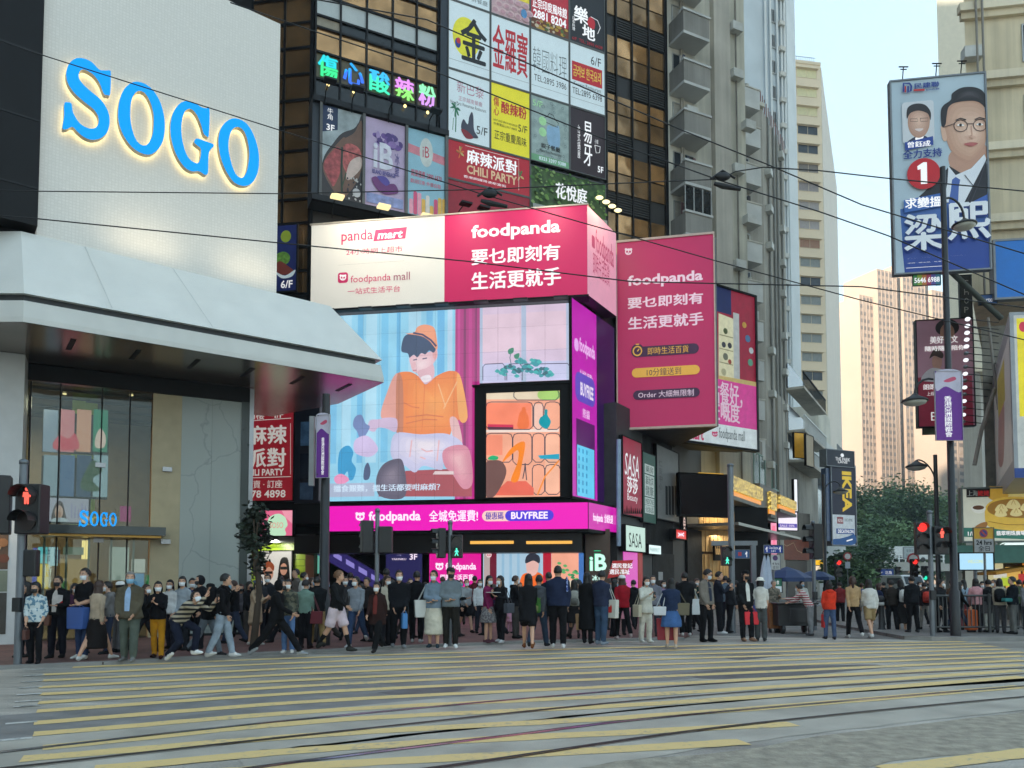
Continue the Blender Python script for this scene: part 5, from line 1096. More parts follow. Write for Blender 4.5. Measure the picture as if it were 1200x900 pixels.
for k in range(-5,5):
 z=bz+k*ph*1.0
 if z<13: continue
 mb=MB();mb.fbox(Fa,b0,b1,z-.16,z,0,1.3,BALW);mb.fbox(Fa,b0,b1,z,z+1.15,1.2,1.3,BALC);mb.fbox(Fa,b0,b0+.1,z,z+1.15,0,1.2,BALC);mb.fbox(Fa,b1-.1,b1,z,z+1.15,0,1.2,GA);mb.fbox(Fa,b0-.06,b1+.06,z+1.15,z+1.27,1.12,1.36,BALW);mb.fbox(Fa,b0-.06,b1+.06,z+1.15,z+1.27,0,1.12,BALW) if k==0 else None
 b=mb.build('balcony',apA)
 window(Fa,b0+.2,b1-.15,z+.05,z+2.4,apA,0.,WIN if k%2 else CURT,False)
 mb=MB()
 if k%3==0:ac(mb,(b0+.5,z+1.3,.5),Fa)
 else:
  for i in range(5):mb.fbox(Fa,b0+.25+i*.22,b0+.42+i*.22,z+1.3,z+1.3+rng.uniform(.3,.8),.6,.64,mat(rng.choice(((70,74,86),(150,146,140),(46,46,52),(120,90,90))),.8))
 mb.build('balcony_clutter',apA)
z=bz-2*ph
mb=MB().fbox(Fa,b0+.02,b1-.02,z+1.28,z+2.66,1.2,1.26,mat((34,38,42),.15,var=.3))
for i in range(4):mb.fbox(Fa,b0+i*(b1-b0)/3-.03,b0+i*(b1-b0)/3+.03,z+1.28,z+2.66,1.26,1.3,WFR)
mb.build('balcony_enclosure',apA)
for i in range(11):
 mb=MB();z=14+i*2.87;ac(mb,(Fa.u(858)+rng.choice((0,.9)),z,.12),Fa);mb.build('air_conditioner',apA)
mb=MB()
for px in (858,866):mb.tube([Fa.pt(Fa.u(px),6,.2),Fa.pt(Fa.u(px),60,.2)],.05,GD,6)
mb.build('drain_pipe',apA)
for i in range(4):MB().fbox(Fa,Fa.u(815),Fa.u(835),8.3+i*.0,8.4,0,1.2,GD) if False else None
for px0,px1,y0,y1 in ((884,898,528,566),):
 pass
Fb=Fr.vp(876,56,2450);ub1=Fb.u(899)
zbt=Fb.hit(898,56)[1]
apB=thing('apartment_block',Fb.pt(ub1/2,0,-3),'second apartment block with small white balconies and a long blank grey side wall','building')
Fbs2=Fr(tuple(Fb.pt(ub1,0,0)[:2]),(.53,.848));ub2=Fbs2.u(924)
q=[Fb.pt(-1,0,0),Fb.pt(ub1,0,0),Fbs2.pt(ub2,0,0),Fbs2.pt(ub2,0,-9),Fb.pt(-1,0,-16)]
MB().prism([(p.x,p.y) for p in q],0,zbt-5,GC).build('wall',apB)
mb=MB()
for px in (904,910,914,919):mb.tube([Fbs2.pt(Fbs2.u(px),6,.12),Fbs2.pt(Fbs2.u(px),zbt-5,.12)],.09,mat((134,134,130),.7),6)
mb.build('drain_pipe',apB)
mb=MB().fbox(Fb,-1,ub1,zbt-5,zbt-4.7,-3,.3,GB_);
for i in range(14):mb.tube([Fbs2.pt(i*.6,zbt-5,-.1),Fbs2.pt(i*.6,zbt-3.6,-.1)],.04,mat((120,70,60),.6),4)
mb.build('roof_railing',apB)
zz_=Fb.hit(880,124,1.1)[1];c0,c1=Fb.u(875.5,1.1),Fb.u(896,1.1)
for k in range(-9,4):
 z=zz_+k*2.9
 if z<5 or z>zbt-4: continue
 mb=MB();mb.fbox(Fb,c0,c1,z-.15,z,0,1.15,BALW);mb.fbox(Fb,c0,c1,z,z+1.3,1.05,1.15,BALW);mb.fbox(Fb,c1-.1,c1,z,z+1.3,0,1.05,BALW);mb.fbox(Fb,c0,c0+.1,z,z+1.3,0,1.05,BALW);mb.fbox(Fb,c0-.05,c1+.05,z+1.3,z+1.4,1.0,1.2,GA);mb.build('balcony',apB)
 window(Fb,c0+.1,c1-.1,z+.05,z+2.5,apB,0.,rng.choice((WIN,CURT)),False)
 mb=MB()
 for i in range(3):mb.fbox(Fb,c0+.2+i*.36,c0+.42+i*.36,z+1.4,z+rng.uniform(1.8,2.2),.5,.6,mat(rng.choice(((70,90,60),(60,60,66),(170,168,160))),.8))
 mb.build('balcony_clutter',apB)
for k in range(9):
 for px in (901,916):
  if rng.random()<.6:mb=MB();ac(mb,(Fbs2.u(px),12+k*2.9+rng.random(),.0),Fbs2);mb.build('air_conditioner',apB)
Fan=Fr.vp(856,47.5,1140);anx=thing('apartment_block',Fan.pt(1.5,0,-1),'weathered lower flats with green framed windows above the yellow lit canopy','building')
n1=Fan.u(914);q=[Fan.pt(-.2,0,0),Fan.pt(n1,0,0),Fan.pt(n1+1,0,-5),Fan.pt(-.2,0,-5)]
zx=Fan.hit(880,470)[1]
MB().prism([(p.x,p.y) for p in q],0,Fan.hit(880,530)[1]+1.2,GD).build('wall',anx)
for px0,px1,y0,y1 in ((883,896,536,566),(904,911,545,572)):a=Fan.hit(px0,y1);b=Fan.hit(px1,y0);window(Fan,a[0],b[0],a[1],b[1],anx,0.,mat((70,90,86),.2,var=.3),True,mat((130,160,150),.5))
mb=MB();ac(mb,(Fan.u(898),Fan.hit(898,548)[1],0),Fan);ac(mb,(Fan.u(862),Fan.hit(862,540)[1],0),Fan);mb.build('air_conditioner',anx)
Fd=Fr.vp(872,82,2450);dwn=Fd.u(927)
apD=thing('apartment_tower',Fd.pt(dwn/2,0,-4),'pale bluish white high-rise with pipes, rising out of the picture behind the balconies','building')
PAL=mat((184,196,204),.7,var=.1,sc=.3);PAL2=mat((206,212,214),.7,var=.08,sc=.3)
Fds=Fr(tuple(Fd.pt(dwn,0,0)[:2]),(.53,.848));dw2=Fds.u(938)
q=[Fd.pt(-2,0,0),Fd.pt(dwn,0,0),Fds.pt(dw2,0,0),Fds.pt(dw2,0,-14),Fd.pt(-2,0,-20)]
MB().prism([(p.x,p.y) for p in q],0,92,PAL).build('wall',apD);MB().fbox(Fds,.2,dw2-.2,12,92,0,.25,PAL2).build('wall_strip',apD)
mb=MB()
for px in (903,909,917,922,925.5):mb.tube([Fd.pt(Fd.u(px),14,.2),Fd.pt(Fd.u(px),92,.2)],.14,PAL2,6)
mb.build('drain_pipe',apD)
for k in range(20):
 z=20+k*3.0;o=window(Fd,Fd.u(911.5),Fd.u(915.5),z,z+1.5,apD,0.,WIN,True);mb=MB();ac(mb,(Fd.u(918.5),z-.3,.1),Fd);mb.build('air_conditioner',apD)
Fe=Fr.vp(937.5,125,6000);ew=Fe.u(970);zet=Fe.hit(937,74)[1]
cr_=thing('hotel_tower',Fe.pt(ew/2,0,-5),'slim cream tower with one column of wide windows, beyond the grey blocks','building')
CRM=mat((214,196,168),.75,var=.05,sc=.2);CRM2=mat((206,196,182),.75,var=.05,sc=.2)
Fes=Fr(tuple(Fe.pt(ew,0,0)[:2]),(.44,.898));ew2=Fes.u(986)
q=[Fe.pt(-1,0,0),Fe.pt(ew,0,0),Fes.pt(ew2,0,0),Fe.pt(-1,0,-14)]
MB().prism([(p.x,p.y) for p in q],0,zet,CRM).build('wall',cr_);MB().fbox(Fes,.05,ew2,0,zet-.4,0,.1,CRM2).build('side_wall',cr_)
MB().fbox(Fe,-1,ew,zet,zet+.5,-3,.1,CRM).build('parapet',cr_)
mb=MB()
for i in range(12):mb.tube([Fe.pt(i*.4,zet+.5,-.3),Fe.pt(i*.4,zet+1.4,-.3)],.03,GREYM,4)
mb.tube([Fe.pt(0,zet+1.4,-.3),Fe.pt(4.6,zet+1.4,-.3)],.04,GREYM,4);mb.build('roof_railing',cr_)
e0_,e1_=Fe.u(941),Fe.u(965);lights=[mat((206,196,150),.4),mat((206,196,150),.4),mat((200,190,146),.4),WIN,WIN,mat((110,100,90),.3),mat((130,120,116),.3),mat((150,142,138),.4),mat((150,142,138),.4),mat((140,100,74),.4)]
for k in range(25):
 zc_=Fe.hit(950,87+22.1*k)[1]
 if zc_<6: break
 window(Fe,e0_,e1_,zc_-.75,zc_+.75,cr_,-.0,lights[k] if k<10 else rng.choice((WIN,WIN,mat((120,124,120),.3))),False,CRM)
 MB().fbox(Fe,e0_-.2,e1_+.2,zc_+.76,zc_+.95,0,.5,CRM).build('window_hood',cr_)
Fm=Fr.vp(918,60,1130);m1=Fm.u(957)
mid=thing('shop_building',Fm.pt(3,0,-2),'grey mid-street building with railed balconies and small yellow sign','building')
q=[Fm.pt(-1,0,0),Fm.pt(m1,0,0),Fm.pt(m1,0,-8),Fm.pt(-1,0,-8)];zmt=Fm.hit(920,470)[1]
MB().prism([(p.x,p.y) for p in q],0,zmt,GC).build('wall',mid)
for y in (440,487,520):
 z=Fm.hit(930,y+24)[1];a,b=Fm.u(922),Fm.u(950);mb=MB().fbox(Fm,a,b,z-.2,z,0,1.4,GA)
 for i in range(22):mb.fbox(Fm,a+(b-a)*i/21-.03,a+(b-a)*i/21+.03,z,z+1.1,1.3,1.36,INK if y==440 else WHITE)
 mb.fbox(Fm,a,b,z+1.1,z+1.2,1.28,1.4,INK if y==440 else WHITE);mb.build('balcony',mid)
 MB().fbox(Fm,a+.5,b-3,z+.1,z+2.2,.0,.05,WIN).build('window',mid)
t,A=rb(931,508,943,536,'shop_sign','small plain yellow sign projecting from the mid-street balconies',mat((222,164,40),.5,emit=.1),1.5,fr=Fr.vp(931,60,3000));A.done(t)
t,A=rb(945,512,953,545,'shop_sign','narrow beige panel sign just right of the small yellow sign',mat((168,150,124),.5),1.5,fr=Fr.vp(945,61,1400));A.done(t)
Fn=Fr.vp(946,74,1130);n1=Fn.u(988)
wb=thing('shop_building',Fn.pt(4,0,-2),'white stepped building above the tall vertical furniture sign','building')
q=[Fn.pt(-3,0,0),Fn.pt(n1,0,0),Fn.pt(n1,0,-9),Fn.pt(-3,0,-9)];zn=Fn.hit(950,520)[1]
MB().prism([(p.x,p.y) for p in q],0,zn,mat((176,178,176),.7,var=.1)).build('wall',wb);MB().fbox(Fn,-3,n1,zn-3.6,zn+.8,.0,.9,mat((196,198,194),.6,var=.08)).build('parapet',wb)
MB().fbox(Fn,Fn.u(947),Fn.u(966),4,zn-3.7,0,.06,mat((84,104,124),.12,var=.35,sc=.6)).build('window',wb)
MB().fbox(Fn,n1*.3,n1*.6,zn+.8,zn+5,-3,0,GB_).build('stair_tower',wb)
mb=MB()
for i in range(10):mb.tube([Fn.pt(n1*.6+i*.8,zn+.8,.7),Fn.pt(n1*.6+i*.8,zn+2,.7)],.05,GREYM,4)
mb.tube([Fn.pt(n1*.6,zn+2,.7),Fn.pt(n1*.6+8,zn+2,.7)],.05,GREYM,4);mb.build('roof_railing',wb)
Fi2=Fr.vp(977,62,2600);t,A=board(Fi2,976,547,1001.5,638,'blade_sign','tall dark blue vertical sign with yellow letters reading downward, far down the street','sign',thick=.6,frame=.1,fm=GREYM,face=mat((22,26,52),.5,emit=.06))
YT=mat((232,190,50),.5,var=0,emit=.3)
vs,fs=text_mesh('IKEA',.045);a=A.P(987.5,600);b=A.P(997.5,553)
mb=MB();o=A.lay()+.004;mb.add([Fi2.pt(a[0]+y*(b[0]-a[0]),b[1]-x*(b[1]-a[1]),o) for x,y in vs],fs,YT);mb.build('lettering',t)
A.rect(976,604,1001.5,638,mat((206,210,214),.5,emit=.15));A.rect(981,606,988,613.5,mat((150,40,50),.5));A.text('NYA',982,608,987.5,612,TW);A.text('HOME',990,608,999,611,GT);A.rect(980,620,1001,625.5,mat((50,90,160),.5));A.text('DECATHLON',982,621,1000,624.5,TW,.02);A.smooth([(976.2,632),(985,631),(994,628.5),(1001.4,626.5),(1001.4,637.8),(976.2,637.8)],mat((40,96,160),.5));A.line([(992,634),(999,632)],.1,TW);A.done(t)
t,A=board(Fi2,969,529.5,1000.5,545,'shop_sign','dark navy crown panel with a round emblem on top of the vertical sign','sign',thick=.7,frame=.06,fm=GREYM,face=mat((28,36,52),.5,emit=.04));A.ell(987,533.5,2,2.2,TW);A.text('THE PARK',979,537,996,539.5,TW);A.text('LANE',982,540.5,993,542.5,TW);A.done(t)
MB().fbox(Fi2,A.P(971,600)[0],A.P(976,600)[0],A.P(971,634)[1],A.P(971,548)[1],0,.5,mat((64,84,116),.2,var=.2)).build('side_panel',t)
Fy=Fr.vp(856,39.3,1140);yb=thing('lit_canopy',Fy.pt(3,Fy.hit(860,600)[1],0),'shop canopy edged with dense yellow lights above the dark shops','canopy')
def dots_mat():
 m=bpy.data.materials.new('bulb_wall');m.use_nodes=True ;n=m.node_tree.nodes;l=m.node_tree.links;b=n['Principled BSDF']
 tc=n.new('ShaderNodeTexCoord');v=n.new('ShaderNodeTexVoronoi');v.inputs['Scale'].default_value=7;l.new(tc.outputs['Object'],v.inputs[0])
 r=n.new('ShaderNodeValToRGB');r.color_ramp.elements[0].color=(1,.74,.16,1);r.color_ramp.elements[1].color=(.16,.1,.02,1);r.color_ramp.elements[0].position=.25;r.color_ramp.elements[1].position=.6
 l.new(v.outputs[0],r.inputs[0]);l.new(r.outputs[0],b.inputs['Emission Color']);b.inputs['Emission Strength'].default_value=1.1*K;b.inputs['Base Color'].default_value=(.2,.15,.06,1)
 return m
DOT=dots_mat()
def ypart(px0,px1,y0,y1,d):
 a,b=Fy.u(px0),Fy.u(px1);zt_=Fy.hit(px0,y0)[1];zb_=Fy.hit(px0,y1)[1]
 MB().fbox(Fy,a,b,zb_,zt_,-d,0,DOT).build('bulb_band',yb);MB().fbox(Fy,a+.02,b-.02,zb_-.28,zb_-.003,-d,-.12,glow((236,150,50),.95)).build('glow_band',yb);MB().fbox(Fy,a,b,zb_-.5,zb_-.29,-d,-.02,mat((90,84,70),.5)).build('soffit_edge',yb)
ypart(857,893,556,573,2.4);ypart(902,909,575,596,.6);ypart(913,932,579,590,2.2)
MB().fbox(Fy,Fy.u(893.4),Fy.u(912.6),Fy.hit(893,606)[1],Fy.hit(893,565)[1],-2,-.2,mat((92,84,76),.5)).build('grey_panel',yb)
p0=Fy.hit(857,600);MB().fbox(Fy,Fy.u(850),Fy.u(925),p0[1]-.75,p0[1]-.6,-2.5,.6,mat((120,118,112),.3,metal=.6)).build('metal_awning',yb)
area('canopy_light',Fy.pt(3,p0[1]-.9,-.4),Fy.pt(3,0,0),.4,90,(1,.9,.7),yb,3)
MB().fbox(Fy,Fy.u(853),Fy.u(935),0,p0[1]-.8,-6,-2.2,INK).build('dark_shop_wall',yb)
for a,b,c in ((866,872,(30,32,36)),(875,884,(46,46,48)),(887,896,(26,26,30))):MB().fbox(Fy,Fy.u(a,-2.2),Fy.u(b,-2.2),.1,p0[1]-1.2,-2.2,-2.1,mat(c,.2)).build('shop_window',yb)
MB().fbox(Fy,Fy.u(887,-2.1),Fy.u(888.5,-2.1),Fy.hit(888,620,-2.1)[1],Fy.hit(888,616,-2.1)[1],-2.05,-2.,glow((255,255,255),1)).build('lamp',yb)
Fwl=Fr.vp(905,55,3000)
t,A=board(Fwl,912,600,934,621,'led_screen','bright white street screen with a violet foot, hanging over the pink pillar','screen',thick=.2,frame=.06,fm=INK,face=glow((246,236,250),1.05));A.rect(912.2,614,934,618,glow((96,80,180),.9));A.text('SALE 50%',914,615,931,617.2,SW);A.done(t)
t,A=board(Fwl,931,562,934,600,'led_screen','thin bright vertical light screen above the white street screen','screen',thick=.2,frame=.05,fm=INK,face=glow((240,244,250),1.05));A.done(t)
t,A=board(Fwl,903.5,613,910,652,'light_pillar','pink glowing pillar at a shop entrance in the street','light',thick=.4,frame=.03,fm=INK,face=glow((250,160,190),1.0));A.text('優\n惠',905,616,908.5,638,glow((255,90,130),1),.02);A.done(t)
Frw=Fr.vp(908,60,2000);bw=thing('shop',Frw.pt(1.5,0,0),'red brown shop front with a cracked looking upper panel far down the street','shop front')
MB().fbox(Frw,-.2,Frw.u(948),0,Frw.hit(920,600)[1],-5,-.06,GD).build('wall',bw);MB().fbox(Frw,0,Frw.u(943),Frw.hit(920,656)[1],Frw.hit(920,632)[1],-.06,.2,mat((126,62,42),.5,var=.15)).build('fascia',bw);MB().fbox(Frw,0,Frw.u(943),.05,Frw.hit(920,657)[1],-.06,-.02,mat((62,56,52),.3)).build('shop_window',bw)
A=Art(Frw,.2);A.line([(916,636),(922,640),(930,636),(934,645),(940,648)],.06,mat((180,140,100),.5));A.done(bw)
for px,y,c,w,lb in ((929,665,(130,220,250),5,'tiny pale blue lit shop sign far down the street'),(937,664,(240,245,250),4,'tiny white lit shop sign beside the pale blue one'),(960,660,(250,190,40),11,'yellow lit sign with an arrow far down the street'),(960,666,(250,225,190),10,'cream lit shop sign below the yellow arrow sign')):
 f_=Fr.vp(px,72,3000);t,A=board(f_,px-w/2,y-3.4,px+w/2,y+(2.6 if w>8 else 5),'light_box',lb,'sign',thick=.3,frame=.04,fm=INK,face=glow(c,1.1));A.text('→' if c[2]==40 else '店',px-2,y-2,px+2,y+1.4,INK);A.done(t)
# ================================================================== FAR TOWERS, TREES, FLYOVER
TWR_=mat((134,118,104),.8,var=.06,sc=.05);TWD=mat((84,76,72),.6,var=.1,sc=.1);TWB=mat((128,112,98),.8,var=.06,sc=.05)
def tower(label,px0,px1,ptop,Y,vp,px2,floors,bays,steps):
 fr=Fr.vp(px0,Y,vp);w=fr.u(px1);zt_=fr.hit((px0+px1)/2,ptop)[1]
 t=thing('housing_tower',fr.pt(w/2,0,-8),label,'building');mb=MB()
 n=len(steps)
 for i,(a,b,h,o) in enumerate(steps):mb.fbox(fr,w*a,w*b,0,zt_*h,-16,o,TWR_ if i%2==0 else TWB)
 mb.build('wall',t)
 ws=[];big=MB()
 for i,(a,b,h,o) in enumerate(steps):
  for k in range(int(floors*h)):
   z=zt_*h-(k+1)*zt_/floors+.6;nb=max(1,int(round(bays*(b-a))))
   for j in range(nb):
    u0=w*(a+(b-a)*(j+.22)/nb);u1=w*(a+(b-a)*(j+.78)/nb)
    ws.append((u0,u1,z,z+zt_/floors*.5,o))
 for i,(u0,u1,z0_,z1_,o) in enumerate(ws):
  dst=MB() if i<100 else big
  dst.fbox(fr,u0,u1,z0_,z1_,o,o+.08,TWD if (i*7)%5 else TWB)
  if i<100:dst.build('window',t)
 tag(big.build('windows',t),kind='stuff')
 mb=MB()
 for i,(a,b,h,o) in enumerate(steps):
  nb=max(1,int(round(bays*(b-a))))
  for j in range(nb+1):u=w*(a+(b-a)*j/nb);mb.fbox(fr,u-.2,u+.2,0,zt_*h,o,o+.16,TWR_)
 mb.build('pilaster',t)
 return t
tower('tall pink beige housing tower catching the low sun behind the trees',1014,1118,322,330,2600,0,44,27,[(0,.14,.9,0),(.14,.34,.985,2.5),(.34,.42,1.0,0),(.42,.66,1.03,2),(.66,.74,.99,0),(.74,1,.96,2)])
tower('lower pale housing tower left of the tallest pink beige tower',986,1014,405,360,2600,0,40,10,[(0,.5,.97,0),(.5,1,1.0,1.5)])
tower('shaded pale housing tower seen between the right hand lamp pole and light boxes',1118,1166,470,300,2600,0,26,8,[(0,.3,1.0,0),(.3,.62,.98,1.5),(.62,1,1.0,0)])
LEAF=[mat((70,98,64),.7,var=.25,sc=.3),mat((92,120,76),.7,var=.25,sc=.3),mat((52,76,52),.7,var=.25,sc=.3)];BARK=mat((74,62,50),.9,var=.25,sc=4)
def crown(n,leaves,sh,sz,seed,clump=.22,pal=None):
 r=random.Random(seed);mb=MB()
 for i in range(n):
  while True:
   c=Vector((r.uniform(-1,1),r.uniform(-1,1),r.uniform(-1,1)))
   if .25<c.length<1: break
  m=(pal or LEAF)[r.choice((0,0,1,1,2))]
  for j in range(leaves):
   p=c+Vector((r.gauss(0,clump),r.gauss(0,clump),r.gauss(0,clump*.7)));p=Vector((p.x*sh[0],p.y*sh[1],p.z*sh[2]))
   a=Vector((r.uniform(-1,1),r.uniform(-1,1),r.uniform(-.5,.5))).normalized()*sz*r.uniform(.6,1.3);b=a.cross(Vector((r.uniform(-1,1),r.uniform(-1,1),r.uniform(-1,1)))).normalized()*sz*.6
   mb.add([p-a,p+b*.8,p+a,p-b*.8],[(0,1,2,3)],m)
 return mb
def tree(loc,h,sh,label,seed,n=46,leaves=60,sz=.34,group=None,name='tree',pal=None):
 t=thing(name,loc,label,'tree',group);zc_=h-sh[2]
 mb=MB();mb.tube([(0,0,0),(.1,.05,zc_*.5),(0,0,zc_),(.1,0,h-sh[2]*.4)],[h*.028,h*.022,h*.016,.03],BARK,8)
 r=random.Random(seed)
 for i in range(6):a=r.uniform(0,6.28);mb.tube([(0,0,zc_*r.uniform(.6,1)),(math.cos(a)*sh[0]*.35,math.sin(a)*sh[1]*.35,zc_+sh[2]*r.uniform(-.2,.3)),(math.cos(a)*sh[0]*.7,math.sin(a)*sh[1]*.7,zc_+sh[2]*r.uniform(0,.6))],[h*.012,h*.007,.02],BARK,6)
 mb.build('trunk',t,loc=(0,0,0))
 c=crown(n,leaves,sh,sz,seed,pal=pal);c.v=[(x,y,z+zc_) for x,y,z in c.v];c.build('crown',t,loc=(0,0,0))
 return t
tl=['broad dark green tree left in the park wood under the housing towers','pale green tree in the park wood behind the flyover','tall round tree rising highest in the middle of the park wood','dense tree at the foot of the pink tower','shaded tree behind the twin red traffic lights','tree behind the street lamp pole on the right','leafy tree at the right end of the park wood','low tree in front of the park wood','bushy tree beside the tall vertical sign']
for i,(px,Y,top,sx_) in enumerate(((1010,150,580,6),(1026,165,570,6.5),(1046,170,567,7),(1066,160,570,6.5),(1084,150,574,6),(1100,158,580,6),(1120,165,588,6.5),(1036,125,612,5),(1000,120,620,4))):
 p=at(px,top,Y);tree((p.x,Y,0),p.z,(sx_,sx_,p.z*.42),tl[i],30+i,n=90,leaves=80,sz=.4,group=None)
CY=mat((26,40,30),.8)
for i,(px,Y,top,w,lb) in enumerate(((1022,88,634,2.6,'dark conical tree standing before the flyover'),(992,66,648,2.4,'dark leafy street tree below the vertical sign'))):
 p=at(px,top,Y);tree((p.x,Y,0),p.z,(w*.8,w*.8,p.z*.46),lb,60+i,n=40,leaves=60,sz=.26)
tb=at(297,757,18.3);tree((tb.x,tb.y,PZ),3.35,(.36,.36,.8),'small dark leafed street tree beside the store corner',81,n=22,leaves=40,sz=.09,pal=[mat((34,44,32),.7),mat((26,34,26),.7),mat((42,54,38),.7)])
Ff=Fr.vp(985,112,4000);fy=thing('flyover',Ff.pt(12,0,-3),'pale concrete flyover crossing the end of the street in front of the trees','bridge')
zf0=Ff.hit(1050,661)[1];fw_=Ff.u(1180)
MB().fbox(Ff,-14,fw_,zf0-1.0,zf0+.3,-8,0,mat((168,166,158),.8,var=.12,sc=.3)).build('deck',fy)
mb=MB()
for i in range(40):u=-14+i*(fw_+14)/39;mb.fbox(Ff,u-.08,u+.08,zf0+.3,zf0+1.4,-.2,-.05,WHITE)
for z in (.75,1.35):mb.fbox(Ff,-14,fw_,zf0+z,zf0+z+.12,-.19,-.06,WHITE)
mb.build('railing',fy)
for u in (2,14,24):MB().fbox(Ff,u-.6,u+.6,0,zf0-1.0,-5,-3,CONC).build('pier',fy)
# ================================================================== RIGHT HAND SIDE
BEG=streaky((210,196,166));BEG2=streaky((222,210,184),.2)
Fr1=Fr.vp(1149,33,-5230);r1w=Fr1.u(1320)
rb1=thing('old_building',Fr1.pt(4,0,-4),'weathered beige building with moulded ledges on the right edge above the blue panel','building')
zl_=Fr1.hit(1170,300)[1]
receding(MB(),Fr1,.0,r1w,zl_-2,44,9,BEG).build('wall',rb1)
mb=MB()
for k in range(8):z=zl_+1.4+k*3.2;mb.fbox(Fr1,-.3,r1w,z,z+.35,0,.35,BEG2);mb.fbox(Fr1,-.2,r1w,z-.3,z,0,.2,BEG);
mb.build('ledge',rb1)
for k in range(7):z=zl_+2.2+k*3.2;window(Fr1,2.3,3.4,z,z+1.7,rb1,.0,WIN,False);mb=MB();ac(mb,(-.2,z+.2,.0),Fr1);mb.build('air_conditioner',rb1)
mb=MB()
for u in (.3,.55):mb.tube([Fr1.pt(u,zl_-2,.45),Fr1.pt(u,44,.45)],.05,GD,6)
mb.build('drain_pipe',rb1)
Fr2=Fr.vp(1116,66,-5230);rb2=thing('apartment_tower',Fr2.pt(2,0,-4),'plain pale cream tower edge at the top right behind the election poster','building')
receding(MB(),Fr2,0,Fr2.u(1170),20,80,9,mat((212,204,184),.8,var=.05)).build('wall',rb2);receding(MB(),Fr2,-.1,Fr2.u(1170),19.6,20,9,BEG2,1200,.2).build('ledge',rb2)
receding(MB(),Fr2,Fr2.u(1128),Fr2.u(1150),0,19.6,8,GC).build('lower_wall',rb2)
Fel=Fr.vp(1053,29,-5000);e_u0,e_u1=Fel.u(1054),Fel.u(1166);e_z0,e_z1=Fel.hit(1060,320)[1],Fel.hit(1060,95)[1]
el=thing('election_poster',Fel.pt((e_u0+e_u1)/2,e_z0,0),'huge election poster of a man in glasses and dark suit with red number 1','poster')
MB().fbox(Fel,e_u0,e_u1,e_z0,e_z1,-.25,0,GREYM).build('panel',el);mb=MB()
for a,b,c,d in ((e_u0-.06,e_u1+.06,e_z1,e_z1+.06),(e_u0-.06,e_u1+.06,e_z0-.06,e_z0),(e_u0-.06,e_u0,e_z0,e_z1),(e_u1,e_u1+.06,e_z0,e_z1)):mb.fbox(Fel,a,b,c,d,-.25,.05,GREYM)
mb.build('frame',el)
def ep(pts): return [(1050+x/3.75,80+y/3.75) for x,y in pts]
def em(c,v=.05): return mat(c,.55,var=v,sc=1.2,emit=.05)
A=Art(Fel,0.);A.clip=(e_u0+.01,e_u1-.01,e_z0+.01,e_z1-.01);A.uz([(e_u0,e_z0),(e_u1,e_z0),(e_u1,e_z1),(e_u0,e_z1)],em((176,194,204)));A.poly(ep([(18,620),(440,520),(440,886),(38,898)]),em((66,104,170)));A.poly(ep([(24,760),(434,690),(434,878),(38,898)]),em((40,70,150)))
ES=em((216,176,152));ESD=em((190,146,124));EK=em((30,28,32))
A.smooth(ep([(240,370),(380,330),(400,400),(340,480),(250,450)]),ESD);A.poly(ep([(100,565),(170,500),(235,430),(300,470),(390,376),(436,420),(436,575),(300,600),(200,590)]),em((34,34,42)))
A.poly(ep([(230,430),(262,470),(330,440),(388,378),(400,400),(300,590),(210,590),(226,500)]),em((226,230,236)));A.poly(ep([(246,490),(262,478),(282,490),(276,520),(272,604),(226,616),(240,540)]),em((70,100,170)))
A.poly(ep([(436,540),(436,580),(330,590),(400,555)]),em((60,100,180)))
A.smooth(ep([(206,250),(212,190),(240,140),(300,128),(370,140),(408,190),(412,250),(404,310),(380,365),(330,410),(290,402),(246,370),(222,320)]),ESD);A.soft(ep([(210,250),(214,194),(242,146),(300,132),(368,144),(404,192),(408,250),(398,308),(374,358),(328,402),(290,394),(250,366),(226,316)]),(196,152,128),(230,194,172),7,ep([(340,280)])[0],em);A.smooth(ep([(196,262),(210,258),(222,300),(218,322),(204,312)]),ES)
A.smooth(ep([(300,300),(336,296),(352,306),(330,316),(306,312)]),em((214,172,150)))
A.smooth(ep([(200,256),(196,196),(206,166),(240,140),(246,112),(290,86),(350,86),(392,112),(412,170),(414,232),(404,220),(398,176),(350,146),(270,150),(232,170),(222,210),(216,250)]),EK);A.soft(ep([(220,170),(250,140),(262,118),(300,98),(350,98),(384,120),(398,150),(350,138),(270,142)]),(30,28,32),(66,62,66),4,ep([(320,112)])[0],em);A.line(ep([(300,470),(340,520),(310,590)]),.03,em((60,60,70)));A.line(ep([(400,400),(366,500),(330,585)]),.03,em((58,58,68)))
for cx,cy in ((283,255),(368,252)):A.line(ep([(cx+30*math.cos(a),cy+26*math.sin(a)) for a in [i*.5236 for i in range(13)]]),.03,em((70,56,52)))
A.line(ep([(312,246),(340,246)]),.03,em((70,56,52)));A.line(ep([(204,262),(254,246)]),.03,em((70,56,52)));A.line(ep([(398,244),(412,240)]),.03,em((70,56,52)))
for cx,cy in ((282,253),(366,250)):A.smooth(ep([(cx-16,cy),(cx,cy-7),(cx+16,cy),(cx,cy+5)]),em((240,236,230)));A.ell(1050+cx/3.75,80+(cy-1)/3.75,1.7,1.7,EK);A.line(ep([(cx-22,cy-22),(cx,cy-31),(cx+24,cy-24)]),.045,em((60,50,46)))
A.line(ep([(328,255),(332,295),(318,306),(336,312)]),.03,ESD);A.smooth(ep([(296,336),(325,328),(358,332),(330,346)]),em((176,96,92)))
